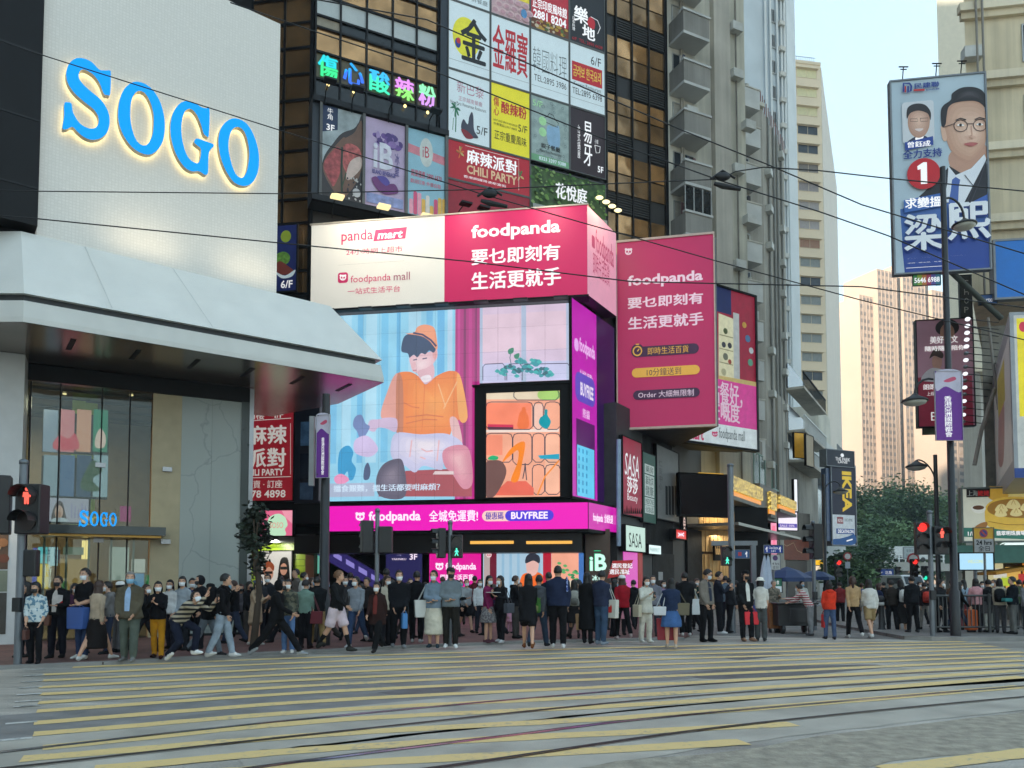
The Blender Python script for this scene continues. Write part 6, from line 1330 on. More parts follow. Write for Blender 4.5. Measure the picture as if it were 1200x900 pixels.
A.pill(*ep([(28,142)])[0],*ep([(163,335)])[0],em((206,210,214)),.2);S1=em((206,166,146));A.smooth(ep([(50,334),(80,305),(125,300),(150,322),(152,334)]),em((46,52,74)));A.smooth(ep([(82,312),(98,326),(120,304),(104,292)]),TW);A.ell(*ep([(98,238)])[0],13,19,em((186,144,122)));A.soft(ep([(54,230),(66,190),(98,178),(130,190),(142,230),(128,284),(98,302),(68,284)]),(192,150,130),(226,188,166),5,None,em);A.smooth(ep([(46,226),(48,180),(80,160),(124,164),(150,196),(148,232),(138,204),(100,190),(62,200)]),em((44,40,42)))
A.line(ep([(60,226),(92,226),(92,238),(62,238),(60,226)]),.018,em((110,90,84)));A.line(ep([(104,224),(138,222),(138,236),(106,238),(104,224)]),.018,em((110,90,84)));A.smooth(ep([(80,272),(100,268),(118,270),(100,282)]),em((230,210,204)))
A.poly(ep([(36,330),(160,302),(162,340),(38,366)]),em((40,70,150)))
A.text('曾鈺成',*ep([(50,320)])[0],*ep([(148,354)])[0],TW,.02);NB=em((36,62,140))
A.text('全力支持',*ep([(30,352)])[0],*ep([(198,404)])[0],NB,.03);A.text('民建聯',*ep([(78,62)])[0],*ep([(186,96)])[0],NB,.03);A.line(ep([(74,102),(122,100)]),.08,em((190,40,44)));A.text('DAB',*ep([(130,92)])[0],*ep([(188,104)])[0],NB,.02)
A.line(ep([(30,110),(30,72),(56,72),(64,84),(62,104),(50,112),(50,84)]),.07,NB);A.line(ep([(38,112),(38,84)]),.05,em((190,40,44)))
A.ell(*ep([(118,468)])[0],19.6,18.2,em((196,28,40)));A.poly(ep([(90,436),(116,418),(132,418),(134,512),(106,514),(105,448),(92,452)]),TW)
A.poly(ep([(30,585),(200,552),(206,608),(34,640)]),em((60,104,176)));A.text('求變搵',*ep([(38,566)])[0],*ep([(196,622)])[0],TW,.035)
for dx,dy,c in ((5,6,(30,56,130)),(0,0,(232,236,240))):A.text('梁',*ep([(36+dx,640+dy)])[0],*ep([(196+dx,808+dy)])[0],em(c),.06);A.text('熙',*ep([(226+dx,590+dy)])[0],*ep([(412+dx,760+dy)])[0],em(c),.06)
A.text('Edward Leung Hei for Change',*ep([(46,786)])[0],*ep([(300,864)])[0],TW,.02,) if False else A.text('Edward Leung Hei · Change',*ep([(46,826)])[0],*ep([(300,842)])[0],TW,.02);A.text('求變 · 搵出路 · 為香港島',*ep([(46,850)])[0],*ep([(230,864)])[0],TW);A.line(ep([(40,884),(200,874)]),.015,TW)
A.done(el,'portrait')
mb=MB()
for px in (1068,1108,1138):
 p=Fel.pt(Fel.u(px),e_z1+.06,0);mb=MB();mb.tube([p,p+Vector((0,-.1,.45))],.02,INK,6);mb.tube([p+Vector((-.18,-.1,.45)),p+Vector((.18,-.1,.45))],.025,INK,6);mb.tube([p+Vector((-.12,-.1,.35)),p+Vector((.12,-.1,.35))],.02,INK,6);mb.build('lamp_bracket',el)
mb=MB();mb.tube([Fel.pt(Fel.u(1120),e_z0+.1,-.2),Fel.pt(e_u1+1.2,e_z0-1.3,-2)],.12,mat((70,76,70),.6),6);mb.build('support_arm',el);mb=MB();mb.tube([Fel.pt(e_u1-.2,e_z0+4,-.2),Fel.pt(e_u1+.6,e_z0+4,-3.5)],.1,GREYM,6);mb.build('support_arm',el)
t,A=board(Fel,1070,320.8,1102,335,'small_sign','small rainbow coloured phone number strip hanging under the election poster','sign',thick=.06,frame=.01,off=-.1)
for i,c in enumerate(((60,130,70),(150,170,60),(200,120,60),(170,60,90),(90,80,150),(60,120,140))):A.rect(1070+i*5.33,321,1075.33+i*5.33,335,mat(c,.6))
A.text('5646 6988',1071.5,324,1101,332,TW,.02);A.done(t)
Fbl=Fr.vp(1167,30,-5230)
t,A=board(Fbl,1168,279,1235,349,'billboard','plain bright blue billboard panel on the right edge','billboard',thick=.3,frame=.08,fm=GREYM,face=mat((30,110,190),.5,var=.05,emit=.12));A.done(t)
t,A=board(Fbl,1148,345,1168,357,'shop_sign','small blue sign with white lettering under the blue billboard corner','sign',thick=.1,frame=.02,face=mat((44,84,140),.5));A.text('Barton',1150,348,1166,354,TW);A.done(t)
Fv=Fr.vp(1132,40,-5230);t,A=board(Fv,1126,322,1138,372,'shop_sign','narrow black vertical sign with pale letters behind the lamp pole','sign',thick=.2,frame=.02,face=mat((60,62,62),.5))
for i,ch in enumerate('SHOP'):A.text(ch,1130,328+i*10.5,1135,335+i*10.5,mat((190,190,184),.5))
A.done(t)
ya=at(1189,560,23.5);yb_=at(1189,366,23.5);yq=[(ya.x,23.5),(at(1165,500,31).x,31)]
ybx=thing('light_box',(ya.x+.6,24,ya.z),'large upright grey and yellow light box sign at the right edge','sign')
MB().prism([(ya.x,23.5),(ya.x+2.6,23.2),(ya.x+4.2,30.5),(yq[1][0],31)],ya.z,yb_.z,mat((150,154,158),.4,metal=.2)).build('body',ybx)
Fyb=Fr.pts((ya.x,23.5),(ya.x+2.6,23.2));A=Art(Fyb,.0);zA,zB=ya.z,yb_.z
A.uz([(.12,zA+.3),(2.5,zA+.3),(2.5,zB-.1),(.12,zB-.1)],mat((206,204,196),.5,emit=.1));A.uz([(.2,zA+1.9),(2.45,zA+1.9),(2.45,zB-.2),(.2,zB-.2)],mat((232,210,40),.5,emit=.3));A.uz([(.0,zA),(2.6,zA),(2.6,zA+.3),(0,zA+.3)],mat((40,70,140),.5));A.ell(1199,383,5,6,mat((210,50,80),.5,emit=.2));A.done(ybx)
Fyl=Fr.pts((yq[1][0],31),(ya.x,23.5));A=Art(Fyl,.0);L_=(Vector(yq[1])-Vector(yq[0])).length
A.uz([(.5,zA+.6),(L_-.5,zA+.6),(L_-.5,zB-.6),(.5,zB-.6)],mat((196,196,190),.4,emit=.06));A.smooth([(1170,540),(1171,470),(1174,440),(1177,480),(1176,540)],mat((190,140,130),.5));A.uz([(L_*.3,zB-2.2),(L_*.7,zB-2.2),(L_*.7,zB-.8),(L_*.3,zB-.8)],mat((206,190,60),.5));A.done(ybx)
rk=thing('lamp_rack',at(1134,480,26),'long rack of white spot lamps on rods above the right pavement','lamp rack')
mb=MB()
for i in range(16):
 y=374+i*8.0;a=at(1134-i*.35,y,26+i*.25);b=at(1170,y+4,30+i*.2);m_=MB().tube([a,b],.018,INK,5);m_.build('rod',rk);MB().ball(a,(.09,.09,.07),glow((240,244,250),1.3) if i%2==0 or i<5 else GREYM,8,6).build('lamp',rk)
mb.tube([at(1166,455,26.5),at(1150,505,27),at(1142,545,27)],.07,GD,6);mb.build('support_arm',rk);mb=MB();mb.tube([at(1158,372,29),at(1170,480,29)],.05,GD,6);mb.build('support_arm',rk)
Frd=Fr.vp(1076,38,-5000)
t,A=board(Frd,1077,373,1139,500,'billboard','dusky pink and crimson billboard with a curly haired woman, behind the street lamps','billboard',thick=.3,frame=.05,face=mat((176,130,146),.6,var=.2,sc=.6,emit=.05))
A.rect(1077.2,440,1139,500,mat((150,36,62),.5,emit=.1));A.ell(1110,384,14,10,mat((40,32,32),.6));A.smooth([(1102,386),(1110,378),(1118,386),(1116,398),(1104,398)],mat((176,130,110),.6));A.ell(1098,424,6,9,mat((190,140,124),.6));A.smooth([(1089,420),(1096,408),(1105,414),(1104,420),(1095,417)],mat((70,44,36),.6));A.smooth([(1080,446),(1090,432),(1106,434),(1112,446)],mat((206,196,200),.6))
A.text('美好天文',1090,393,1122,403,TW,.03);A.text('隨時隨地陪你',1084,404,1130,412,TW,.03);A.text('朗朗',1082,450,1095,457,TW,.02);A.text('上線',1086,459,1095,464,TW);A.text('E',1091,483,1097,493,TW);A.done(t)
t,A=board(Frd,1082,501,1097,509,'small_sign','small dark strip sign hanging below the crimson billboard','sign',thick=.1,frame=.02,face=mat((80,90,70),.6,var=.3));A.done(t)
Fds_=Fr.vp(1128,28.5,-4000)
t,A=board(Fds_,1129.5,571,1240,634,'billboard','dim sum billboard with steamed dumplings in a bamboo basket','billboard',thick=.3,frame=.06,fm=mat((110,120,116),.5),face=mat((214,214,196),.5,var=.05,emit=.28))
def dz(pts): return [(1080+x/6.425,520+y/6.425) for x,y in pts]
DE=lambda c,s=.3:mat(c,.5,var=.08,sc=3,emit=s)
A.poly(dz([(315,632),(1020,640),(1020,730),(310,700)]),DE((50,120,104),.2));A.smooth(dz([(500,330),(560,322),(680,330),(650,400),(560,430),(500,400)]),DE((206,160,60)));A.smooth(dz([(660,400),(680,340),(800,325),(1000,330),(1000,400),(800,412)]),DE((226,206,130)))
A.smooth(dz([(475,520),(500,450),(600,405),(750,400),(900,420),(980,470),(980,600),(850,660),(640,650),(500,620)]),DE((222,182,72)));A.smooth(dz([(495,500),(520,450),(620,420),(760,415),(900,440),(960,490),(900,540),(740,560),(560,540)]),DE((156,112,40)))
for cx,cy,r in ((600,490,48),(690,460,54),(595,525,46),(710,520,46),(790,480,50),(840,520,50)):A.smooth(dz([(cx-r,cy+r*.3),(cx-r*.6,cy-r*.5),(cx,cy-r*.75),(cx+r*.6,cy-r*.5),(cx+r,cy+r*.3),(cx,cy+r*.6)]),DE((232,214,150)));A.line(dz([(cx,cy-r*.7),(cx-r*.3,cy)]),.02,DE((196,160,90)));A.line(dz([(cx,cy-r*.7),(cx+r*.3,cy)]),.02,DE((196,160,90)))
A.smooth(dz([(372,480),(425,460),(478,480),(466,515),(425,525),(386,512)]),DE((226,226,216)));A.ell(1080+425/6.425,520+481/6.425,6.8,2.6,DE((110,70,44),.1));A.smooth(dz([(400,630),(440,600),(490,590),(480,630)]),DE((176,120,60),.15));A.line(dz([(500,585),(640,610),(800,610)]),.02,DE((170,124,50),.1))
A.poly(dz([(335,342),(512,338),(512,400),(335,405)]),mat((36,30,28),.5));A.text('上海',*dz([(342,352)])[0],*dz([(418,396)])[0],mat((190,190,180),.5),.02);A.text('姥姥',*dz([(420,352)])[0],*dz([(505,394)])[0],mat((200,40,40),.5,emit=.2),.03);A.text('1/F',*dz([(345,662)])[0],*dz([(395,694)])[0],TW,.02);A.text('翡翠明珠廣場',*dz([(560,655)])[0],*dz([(775,692)])[0],TW,.03);A.done(t)
rs=thing('shop_building',Fds_.pt(3,0,-3),'cluttered low shops under the dim sum billboard on the right','building')
zt_=Fds_.hit(1140,636)[1]
receding(MB(),Fds_,.4,9,0,zt_-.1,6,mat((70,66,60),.7,var=.2),1250,-1.2).build('wall',rs);MB().fbox(Fds_,-.2,9,zt_-.75,zt_-.1,-1.2,.1,mat((58,110,100),.5,var=.15,emit=.05)).build('fascia',rs)
receding(MB(),Fds_,2.0,9,zt_+.3,12,4,mat((120,116,106),.7,var=.25),1250,-3).build('upper_wall',rs)
mb=MB();a_=Fds_.u(1150);mb.fprism(Fds_,[(a_,zt_-1.2),(a_+2.4,zt_-.8),(a_+2.4,zt_-.7),(a_,zt_-1.1)],-1,.9,mat((206,140,40),.6));mb.build('awning',rs)
for u,w,h,c,s_ in ((1.3,.5,1.5,(230,220,170),.6),(1.9,.5,1.2,(226,180,90),.8),(2.5,.6,1.8,(240,150,60),.7),(.5,.6,1.9,(200,210,200),.4),(3.2,.6,1.7,(236,200,140),.7)):MB().fbox(Fds_,u,u+w,.9,.9+h,-1.2,-1.12,glow(c,s_)).build('lit_window',rs)
for u,z,c in ((1.7,zt_-1.6,(200,220,60)),(2.3,zt_-1.5,(200,60,60)),(2.7,zt_-1.7,(90,150,200)),(1.45,zt_-1.3,(230,230,220))):MB().fbox(Fds_,u,u+.42,z,z+.35,-1.1,-1.,glow(c,.7)).build('small_sign',rs)
t,A=board(Fr.vp(1124,26.5,-4000),1124.5,648.5,1163.5,667.5,'led_screen','pale blue lit screen with yellow writing below the parking sign','screen',thick=.15,frame=.04,fm=INK,face=glow((176,222,248),1.));A.text('WELCOME',1134,656,1152,660,glow((226,232,130),1));A.done(t)
MB().tube([at(1143,668,26.6),gp(1143,735,.1)],.06,GREYM,8).build('post',t)
# ================================================================== STREET FURNITURE
BLK_M=mat((30,31,33),.4,var=.15);POLE=mat((112,118,124),.4,metal=.5,var=.1);REDL=glow((255,50,44),1.4);GRNL=glow((40,240,190),1.3);OFFL=mat((34,22,22),.3)
RMAN=glow((255,96,80),1.6);GMAN=glow((90,255,214),1.5)
def head_box(t,px,y0,y1,Y,kind,face,lit=None,w=None):
 """a signal head: dark box with visored lenses; face is the direction (deg) it looks, 0 = towards the viewer"""
 a=at(px,y1,Y);b=at(px,y0,Y);h=b.z-a.z;w=w or h*(.5 if kind=='ped' else .36);ang=R(face)
 fwd=Vector((math.sin(ang),-math.cos(ang),0));sd=Vector((math.cos(ang),math.sin(ang),0));c=(a+b)/2
 hb=MB().box(c,(w,w*.7,h),BLK_M,ang).build('signal_head',t,bevel=.02)
 n=2 if kind=='ped' else 3
 for i in range(n):
  p=c+Vector((0,0,h*(.5-(i+.5)/n)))+fwd*(w*.36);r=min(w*.38,h/n*.42)
  on=lit==i;mb=MB()
  f2=Fr(p[:2],sd)
  colr=((REDL,GRNL) if kind=='ped' else (REDL,glow((255,190,60),1.2),GRNL))[i] if on else OFFL
  if kind=='ped' and on:
   mb.fprism(f2,[(r*math.cos(k*.5236),p.z+r*math.sin(k*.5236)) for k in range(12)],0,.01,mat((30,8,8),.3))
   M_=RMAN if i==0 else GMAN
   mb.fprism(f2,[(r*.2*math.cos(k*.7854),p.z+r*.72+r*.2*math.sin(k*.7854)) for k in range(8)],.01,.02,M_)
   body=[(-.34,.42),(.34,.42),(.42,-.1),(.28,-.1),(.24,.2),(.22,-.85),(.06,-.85),(0,-.2),(-.06,-.85),(-.22,-.85),(-.24,.2),(-.28,-.1),(-.42,-.1)] if i==0 else [(-.2,.45),(.24,.45),(.5,.05),(.4,-.05),(.2,.2),(.16,-.15),(.44,-.8),(.28,-.85),(0,-.3),(-.3,-.85),(-.46,-.78),(-.14,-.1),(-.16,.15),(-.36,-.05),(-.46,.03)]
   mb.fprism(f2,[(x*r,p.z+y*r) for x,y in body],.01,.022,M_)
  else:mb.fprism(f2,[(r*math.cos(k*.5236),p.z+r*math.sin(k*.5236)) for k in range(12)],0,.012,colr)
  v=[]
  for k in range(9):
   w_=math.pi*(k/8);v.append((r*1.1*math.cos(w_),p.z+r*1.1*math.sin(w_)))
  for k in range(8):mb.quad(f2.pt(*v[k],0),f2.pt(*v[k+1],0),f2.pt(*v[k+1],r*1.5),f2.pt(*v[k],r*1.5),BLK_M)
  l_=mb.build('lens',None,loc=t.matrix_world.translation);l_.parent=hb;l_.location=(0,0,0)
 return hb
def tlight(px,base,top,r,label,heads,Y=None,z=PZ,polem=None):
 g=gp(px,base,z);Y=Y or g.y;x=(px-600)/FP*Y if False else at(px,base,Y).x
 t=thing('traffic_light',(x,Y,z),label,'traffic light');zt=at(px,top,Y).z
 MB().tube([(x,Y,z),(x,Y,zt)],r,polem or POLE,12).build('pole',t)
 MB().lathe((x,Y,zt),[(r*1.15,-.05),(r*1.15,.02),(r*.5,.05)],polem or POLE,12).build('pole_cap',t)
 MB().box((x,Y-r,z+1.1),(.14,.1,.26),mat((200,170,60),.5) if 0 else BLK_M).build('push_button_box',t,bevel=.01)
 for hd in heads:
  hpx,y0,y1,kind,face,lit=hd[:6];head_box(t,hpx,y0,y1,Y-.02,kind,face,lit)
  a=at(hpx,(y0+y1)/2,Y)
  mb=MB()
  for dz in (-.18,.18):mb.tube([(x,Y,a.z+dz),(a.x,Y-.02,a.z+dz)],.02,BLK_M,6)
  mb.build('bracket',t)
 return t
tlight(20.5,781,541,.07,'grey traffic light pole at the left edge with glowing red man',[(3,558,626,'veh',-62,0),(38,568,626,'ped',0,0)],Y=14.3)
_t=[o for o in C.objects if o.name=='traffic_light'][-1]
_p=at(37,660,14.35);MB().box(_p,(.24,.16,.5),BLK_M).build('control_box',_t,bevel=.02)
tlight(441,758,598,.05,'traffic light with two dark heads before the escalator',[(430,610,648,'veh',-150,None),(452,617,648,'ped',180,None)])
tlight(527,757,612,.05,'traffic light with a green man before the magenta window screen',[(517,619,654,'veh',-70,None),(535.5,627,654,'ped',0,1)])
t_=tlight(858.5,742,545,.09,'tall grey pole with a green man light in front of the gold shop front',[(851,640,663,'ped',0,1)],z=.006)
tlight(955,738,612,.06,'all dark traffic light seen from the side near the food cart',[(956,614,655,'veh',-88,None)],z=.006)
tlight(1093,745,600,.065,'grey traffic light on the right corner with red vehicle and red man lights',[(1079.5,612,650,'veh',-12,0),(1100.5,617,650,'ped',0,0)],z=.1)
for px,y0,y1,Y,lit,lb in ((1071,655,676,40,0,'farther traffic light glowing red beside the right corner pole'),(982,656,676,62,0,'small distant traffic light glowing red under the vertical sign'),(992,658,672,75,2,'small distant traffic light glowing green near the dark street tree'),(1029,666,680,80,2,'small distant green traffic light left of the white van'),(1052,664,678,84,2,'small distant green traffic light above the white van'),(1083,663,680,70,2,'small distant green traffic light right of the white van')):
 p=at(px,y1,Y);t=thing('traffic_light',(p.x,Y,.006),lb,'traffic light');MB().tube([(p.x,Y+.2,.006),(p.x,Y+.2,p.z+.3)],.06,BLK_M,8).build('pole',t);head_box(t,px,y0,y1,Y,'veh',0,lit)
Fst=Fr.vp(832,27.5,-8000)
t=thing('sign_frame',Fst.pt(1,0,0),'grey bar frame standing behind the green man pole','frame');mb=MB();u0,u1=Fst.u(832),Fst.u(885);zt=Fst.hit(860,634)[1]
mb.fbox(Fst,u0,u1,zt-.16,zt,-.1,.1,GREYM);mb.fbox(Fst,u1-.22,u1-.05,.006,zt-.16,-.08,.08,GREYM);mb.build('bars',t)
t,A=board(Fr.vp(861,26,-9000),861.5,644.5,878,654,'direction_sign','small blue sign with a red cross mark and arrow on the green man pole','sign',thick=.04,frame=.015,fm=GREYM,face=mat((44,84,136),.5));A.rect(865,647,869,651.5,mat((190,50,60),.5));A.text('↑',873,646,877,653,TW,.03);A.done(t)
Fsg=Fr.vp(895,27,-9000)
t,A=board(Fsg,895.5,639,917,648,'direction_sign','blue street sign with white up arrows over the closed white umbrellas','sign',thick=.05,frame=.02,fm=GREYM,face=mat((36,66,150),.5,emit=.04));A.text('↑',897,640.5,900.5,647,TW,.03);A.text('↑',912.5,640.5,916,647,TW,.03);A.text('Great George\nSt. & Tl.',901.5,640.5,911.5,647,TW,.0);A.done(t)
MB().tube([at(906,652,27.1),gp(906,734,.006)*1 if False else Vector((at(906,652,27.1).x,27.1,.006))],.04,GREYM,8).build('pole',t)
t,A=board(Fsg,903.5,650,914,667.5,'traffic_sign','white no stopping plate with a dark disc below the blue arrow sign','sign',thick=.04,frame=.01,fm=GREYM,face=mat((196,198,196),.5,emit=.05));A.ell(908.5,654,3,3,mat((90,60,110),.5));A.text('4 hrs',905,659,913,662,INK);A.text('全日',905.5,663,912,666.5,INK);A.done(t)
F24=Fr.vp(1141,22.6,-9000)
t,A=board(F24,1141.5,618.5,1164,647,'traffic_sign','parking plate reading 24 hrs, orange above and grey below, on a thin pole','sign',thick=.04,frame=.012,fm=mat((90,86,60),.5),face=mat((150,150,150),.5));A.rect(1141.7,618.7,1163.8,631.5,mat((196,146,30),.5));A.ell(1152.5,625,5,5,mat((160,50,60),.5));A.ell(1152.5,625,3.8,3.8,mat((46,50,110),.5));A.line([(1149.5,622),(1155.5,628)],.05,mat((160,50,60),.5));A.text('24 hrs',1144,633,1162,638.5,INK,.02);A.text('全日',1146.5,639.5,1159.5,646,INK);A.done(t)
_x=at(1153.5,640,22.68).x;MB().tube([(_x,22.68,.1),(_x,22.68,at(1153,621,22.68).z)],.035,GREYM,8).build('pole',t)
LAMPC=mat((34,36,40),.4);LENS=mat((190,190,180),.3)
def lamp_arm(t,x,Y,z,hx,hz,r=.035,s=1.):
 d=hx-x;top=max(z,hz)+abs(d)*.45
 pts=[Vector((x,Y,z))]
 for k in range(1,10):
  a=math.pi*k/9;pts.append(Vector((x+d*(1-math.cos(a))/2,Y,z+(hz+.3*s-z)*k/9+abs(d)*.55*math.sin(a))))
 MB().tube(pts,r,LAMPC,8).build('arm',t)
 hd=MB().lathe((hx,Y,hz),[(.04*s,.34*s),(.1*s,.28*s),(.2*s,.2*s),(.5*s,.05*s),(.52*s,0),(.5*s,-.03*s)],LAMPC,18).build('lamp_head',t)
 ln=MB().lathe((hx,Y,hz),[(.46*s,-.031*s),(.4*s,-.12*s),(.22*s,-.18*s),(.02,-.2*s)],LENS,18).build('lamp_glass',None,loc=t.matrix_world.translation);ln.parent=hd;ln.location=(0,0,0)
def lamp_post(px,base,top,label,arms,r,Y=None,z=.1):
 g=gp(px,base,z);Y=Y or g.y;x=at(px,base,Y).x;zt=at(px,top,Y).z
 t=thing('street_lamp',(x,Y,z),label,'street lamp')
 MB().tube([(x,Y,z),(x,Y,z+1.2),(x,Y,z+1.25),(x,Y,zt)],[r*1.35,r*1.35,r,r*.75],LAMPC,12).build('pole',t)
 for (ay,hpx,hpy,s) in arms:
  h=at(hpx,hpy,Y);lamp_arm(t,x,Y,at(px,ay,Y).z,h.x,h.z,.03,s)
 return t,x,Y
lt,lx,ly=lamp_post(1120,745,196,'tallest black lamp post with two lamp arms and purple banner on the right corner',[(236,1130,264,.62),(470,1072,470,.66)],.1)
lamp_post(1101,722,533,'second black lamp post with one curved arm behind the tallest post',[(570,1074,547,.8)],.1,Y=31)
lamp_post(968,722,556,'black lamp post with curved arm in front of the tall blue vertical sign',[(580,985,576,.75)],.1,Y=40,z=.006)
lp2,lx2,ly2=lamp_post(379,756,462,'dark lamp post with a purple banner left of the giant screen',[],.12,z=PZ)
def banner(fr,px0,y0,px1,y1,label,s,th=.03):
 t,A=board(fr,px0,y0,px1,y1,'banner',label,'banner',thick=th,frame=.006,fm=mat((180,180,184),.5),face=mat((104,44,140),.6,var=.08,emit=.04));h=y1-y0;w=px1-px0
 A.smooth([(px0+.2,y0+h*.28),(px0+w*.4,y0+h*.22),(px1-.2,y0+h*.3),(px1-.2,y0+.3),(px0+.2,y0+.3)],mat((196,190,206),.6))
 A.smooth([(px0+w*.3,y0+h*.14),(px0+w*.7,y0+h*.08),(px0+w*.8,y0+h*.12),(px0+w*.5,y0+h*.16)],mat((200,80,110),.6));A.text('\n'.join('香港亞洲國際都會'),px0+w*.36,y0+h*.36,px0+w*.62,y0+h*.95,TW,.02);A.done(t); return t
fb_=Fr((lx,ly-.22),(1,0));t=banner(fb_,1097,435,1126,516,'purple banner with white vertical characters on the tallest lamp post',1)
mb=MB()
for y in (438,513):z=at(1120,y,ly).z;mb.tube([(lx,ly,z),(at(1097,y,ly-.2).x,ly-.2,z)],.02,LAMPC,6)
mb.build('rod',t)
fb_=Fr((lx2,ly2-.2),(.97,-.24));t=banner(fb_,370.5,486,386.5,560,'narrow purple banner with white vertical characters beside the giant screen',1)
mb=MB()
for y in (489,557):z=at(379,y,ly2).z;mb.tube([(lx2,ly2,z),(lx2-.15,ly2-.2,z)],.018,LAMPC,6)
mb.build('rod',t)
MB().box(at(366,500,ly2+.1)-Vector((0,0,.6)),(.12,.1,1.7),mat((150,152,154),.5)).build('sign_edge',t)
FEN=mat((84,86,86),.5,metal=.3)
def railing(px,Y,label):
 x=at(px,740,Y).x;t=thing('railing',(x,Y,.1),label,'railing','grey railing panels along the right kerb');L=1.55
 mb=MB();mb.tube([(0,0,0),(0,0,1.12)],.045,FEN,8);mb.build('post',t,loc=(0,0,0))
 mb=MB();mb.tube([(0,0,1.06),(L,.05,1.06)],.03,FEN,8);mb.tube([(0,0,.16),(L,.05,.16)],.025,FEN,8);mb.build('rail',t,loc=(0,0,0))
 for i in range(1,13):MB().tube([(L*i/13,.05*i/13,.16),(L*i/13,.05*i/13,1.06)],.017,FEN,5).build('bar',t,loc=(0,0,0))
 return t
r0=railing(1096,22.1,'grey metal railing panel along the right kerb, one of several alike');x0_=r0.location.x
for i in range(1,4):
 c=copy_tree(r0);c.location=(x0_+1.6*i,22.1+.05*i,.1)
p=gp(1033.5,741,.006);b=thing('bollard',p,'short dark post between the pedestrians and the right corner','bollard');MB().lathe((0,0,0),[(.12,0),(.12,.1),(.09,.14),(.08,.95),(.1,1.0),(.1,1.06),(.04,1.12)],BLK_M,12).build('post',b,loc=(0,0,0))
MB().lathe((0,0,.82),[(.086,0),(.086,.1)],mat((190,190,186),.4),12).build('band',b,loc=(0,0,0))
p=gp(1148,742,.1);b=thing('suitcase',p+Vector((0,.4,0)),'orange upright suitcase behind the railing','suitcase');MB().box((0,0,.36),(.3,.24,.6),mat((206,96,40),.4)).build('shell',b,loc=(0,0,0),bevel=.05);MB().tube([(-.1,0,.66),(-.1,0,.9),(.1,0,.9),(.1,0,.66)],.012,BLK_M,6).build('handle',b,loc=(0,0,0))
for s_ in (-.1,.1):MB().lathe((s_,0,.04),[(.035,-.02),(.035,.02)],BLK_M,8,'X').build('wheel',b,loc=(0,0,0))
p=gp(930,742,.006);ct=thing('food_cart',p,'black street vendor cart on small wheels loaded with bottles','cart')
mb=MB();mb.box((0,0,.55),(1.15,.7,.62),mat((30,31,33),.4));mb.box((0,0,.9),(1.25,.76,.05),mat((70,70,70),.3,metal=.6));mb.box((.1,-.36,.55),(.7,.02,.4),mat((52,52,54),.3));mb.build('body',ct,loc=(0,0,0),bevel=.015)
for x in (-.42,.42):
 for y in (-.27,.27):MB().lathe((x,y,.14),[(.06,-.05),(.135,-.045),(.14,0),(.135,.045),(.06,.05)],BLK_M,12,'X').build('wheel',ct,loc=(0,0,0))
MB().tube([(.6,-.25,.8),(.85,-.25,.95),(.85,.25,.95),(.6,.25,.8)],.02,STEEL,8).build('handle',ct,loc=(0,0,0))
for i in range(16):
 x=-.5+(i%8)*.135;y=-.1+.2*(i//8);h=rng.uniform(.16,.3)
 bt=MB().lathe((0,0,0),[(.04,0),(.042,h*.6),(.016,h*.8),(.016,h)],mat(rng.choice(((200,196,180),(120,130,110),(160,120,70),(90,70,50))),.3),8).build('bottle',loc=(p.x+x,p.y+y,p.z+.925));tag(bt,'small bottle or jar standing on the black vendor cart, one of many alike','bottle','bottles on the vendor cart')
p2=gp(906,741,.006);bxx=thing('wooden_box',p2,'brown cupboard box on wheels left of the black cart','cabinet');MB().box((0,0,.52),(.38,.5,.78),mat((146,92,50),.6,var=.2)).build('body',bxx,loc=(0,0,0),bevel=.01);MB().box((0,-.252,.66),(.36,.01,.03),mat((110,66,36),.6)).build('drawer_gap',bxx,loc=(0,0,0))
for x in (-.14,.14):MB().lathe((x,-.15,.07),[(.065,-.03),(.065,.03)],BLK_M,10,'X').build('wheel',bxx,loc=(0,0,0))
def parasol(px,ytop,yrim,Y,rad,colm,label,z=.006,panelm=None):
 x=at(px,ytop,Y).x;zt=at(px,ytop,Y).z;zr=at(px,yrim,Y).z;t=thing('parasol',(x,Y,z),label,'parasol')
 MB().tube([(x,Y,z),(x,Y,zt)],.03,GREYM,8).build('pole',t);mb=MB();n=8;P=[]
 for k in range(n):
  a=2*math.pi*(k+.5)/n;P.append(Vector((x+rad*math.cos(a),Y+rad*math.sin(a),zr)))
 for k in range(n):
  A0,B0=P[k],P[(k+1)%n];T=Vector((x,Y,zt));m1=A0.lerp(T,.5)+Vector((0,0,.06));m2=B0.lerp(T,.5)+Vector((0,0,.06))
  mb.add([A0,B0,m2,m1],[(0,1,2,3)],(panelm if panelm and k==5 else colm));mb.add([m1,m2,T],[(0,1,2)],colm);mb.add([A0,B0,B0-Vector((0,0,.16)),A0-Vector((0,0,.16))],[(3,2,1,0)],colm)
 mb.build('canopy',t)
 for k in range(n):MB().tube([P[k],(x,Y,zr+(zt-zr)*.3)],.012,GREYM,4).build('rib',t)
 return t
NVY=mat((38,62,106),.6,var=.1)
parasol(922,664,677,32,1.0,NVY,'open navy blue parasol with a white mark over the vendor cart',panelm=None)
parasol(955,668,676,40,.95,NVY,'second open navy parasol behind the first, farther down the street')
for px,lb in ((893,'closed white parasol leaning left beside the blue arrow sign'),(901,'closed white parasol standing right of the leaning one')):
 b_=gp(px,735,.006);tp=at(px+(3 if px<895 else -1),650,b_.y);t=thing('parasol',b_,lb,'parasol');MB().tube([b_,tp],.03,GREYM,8).build('pole',t);q=[b_.lerp(tp,k) for k in (.35,.4,.6,.85,1.)];MB().tube(q,[.1,.17,.15,.09,.02],mat((186,196,212),.7,var=.12),10).build('canopy',t)
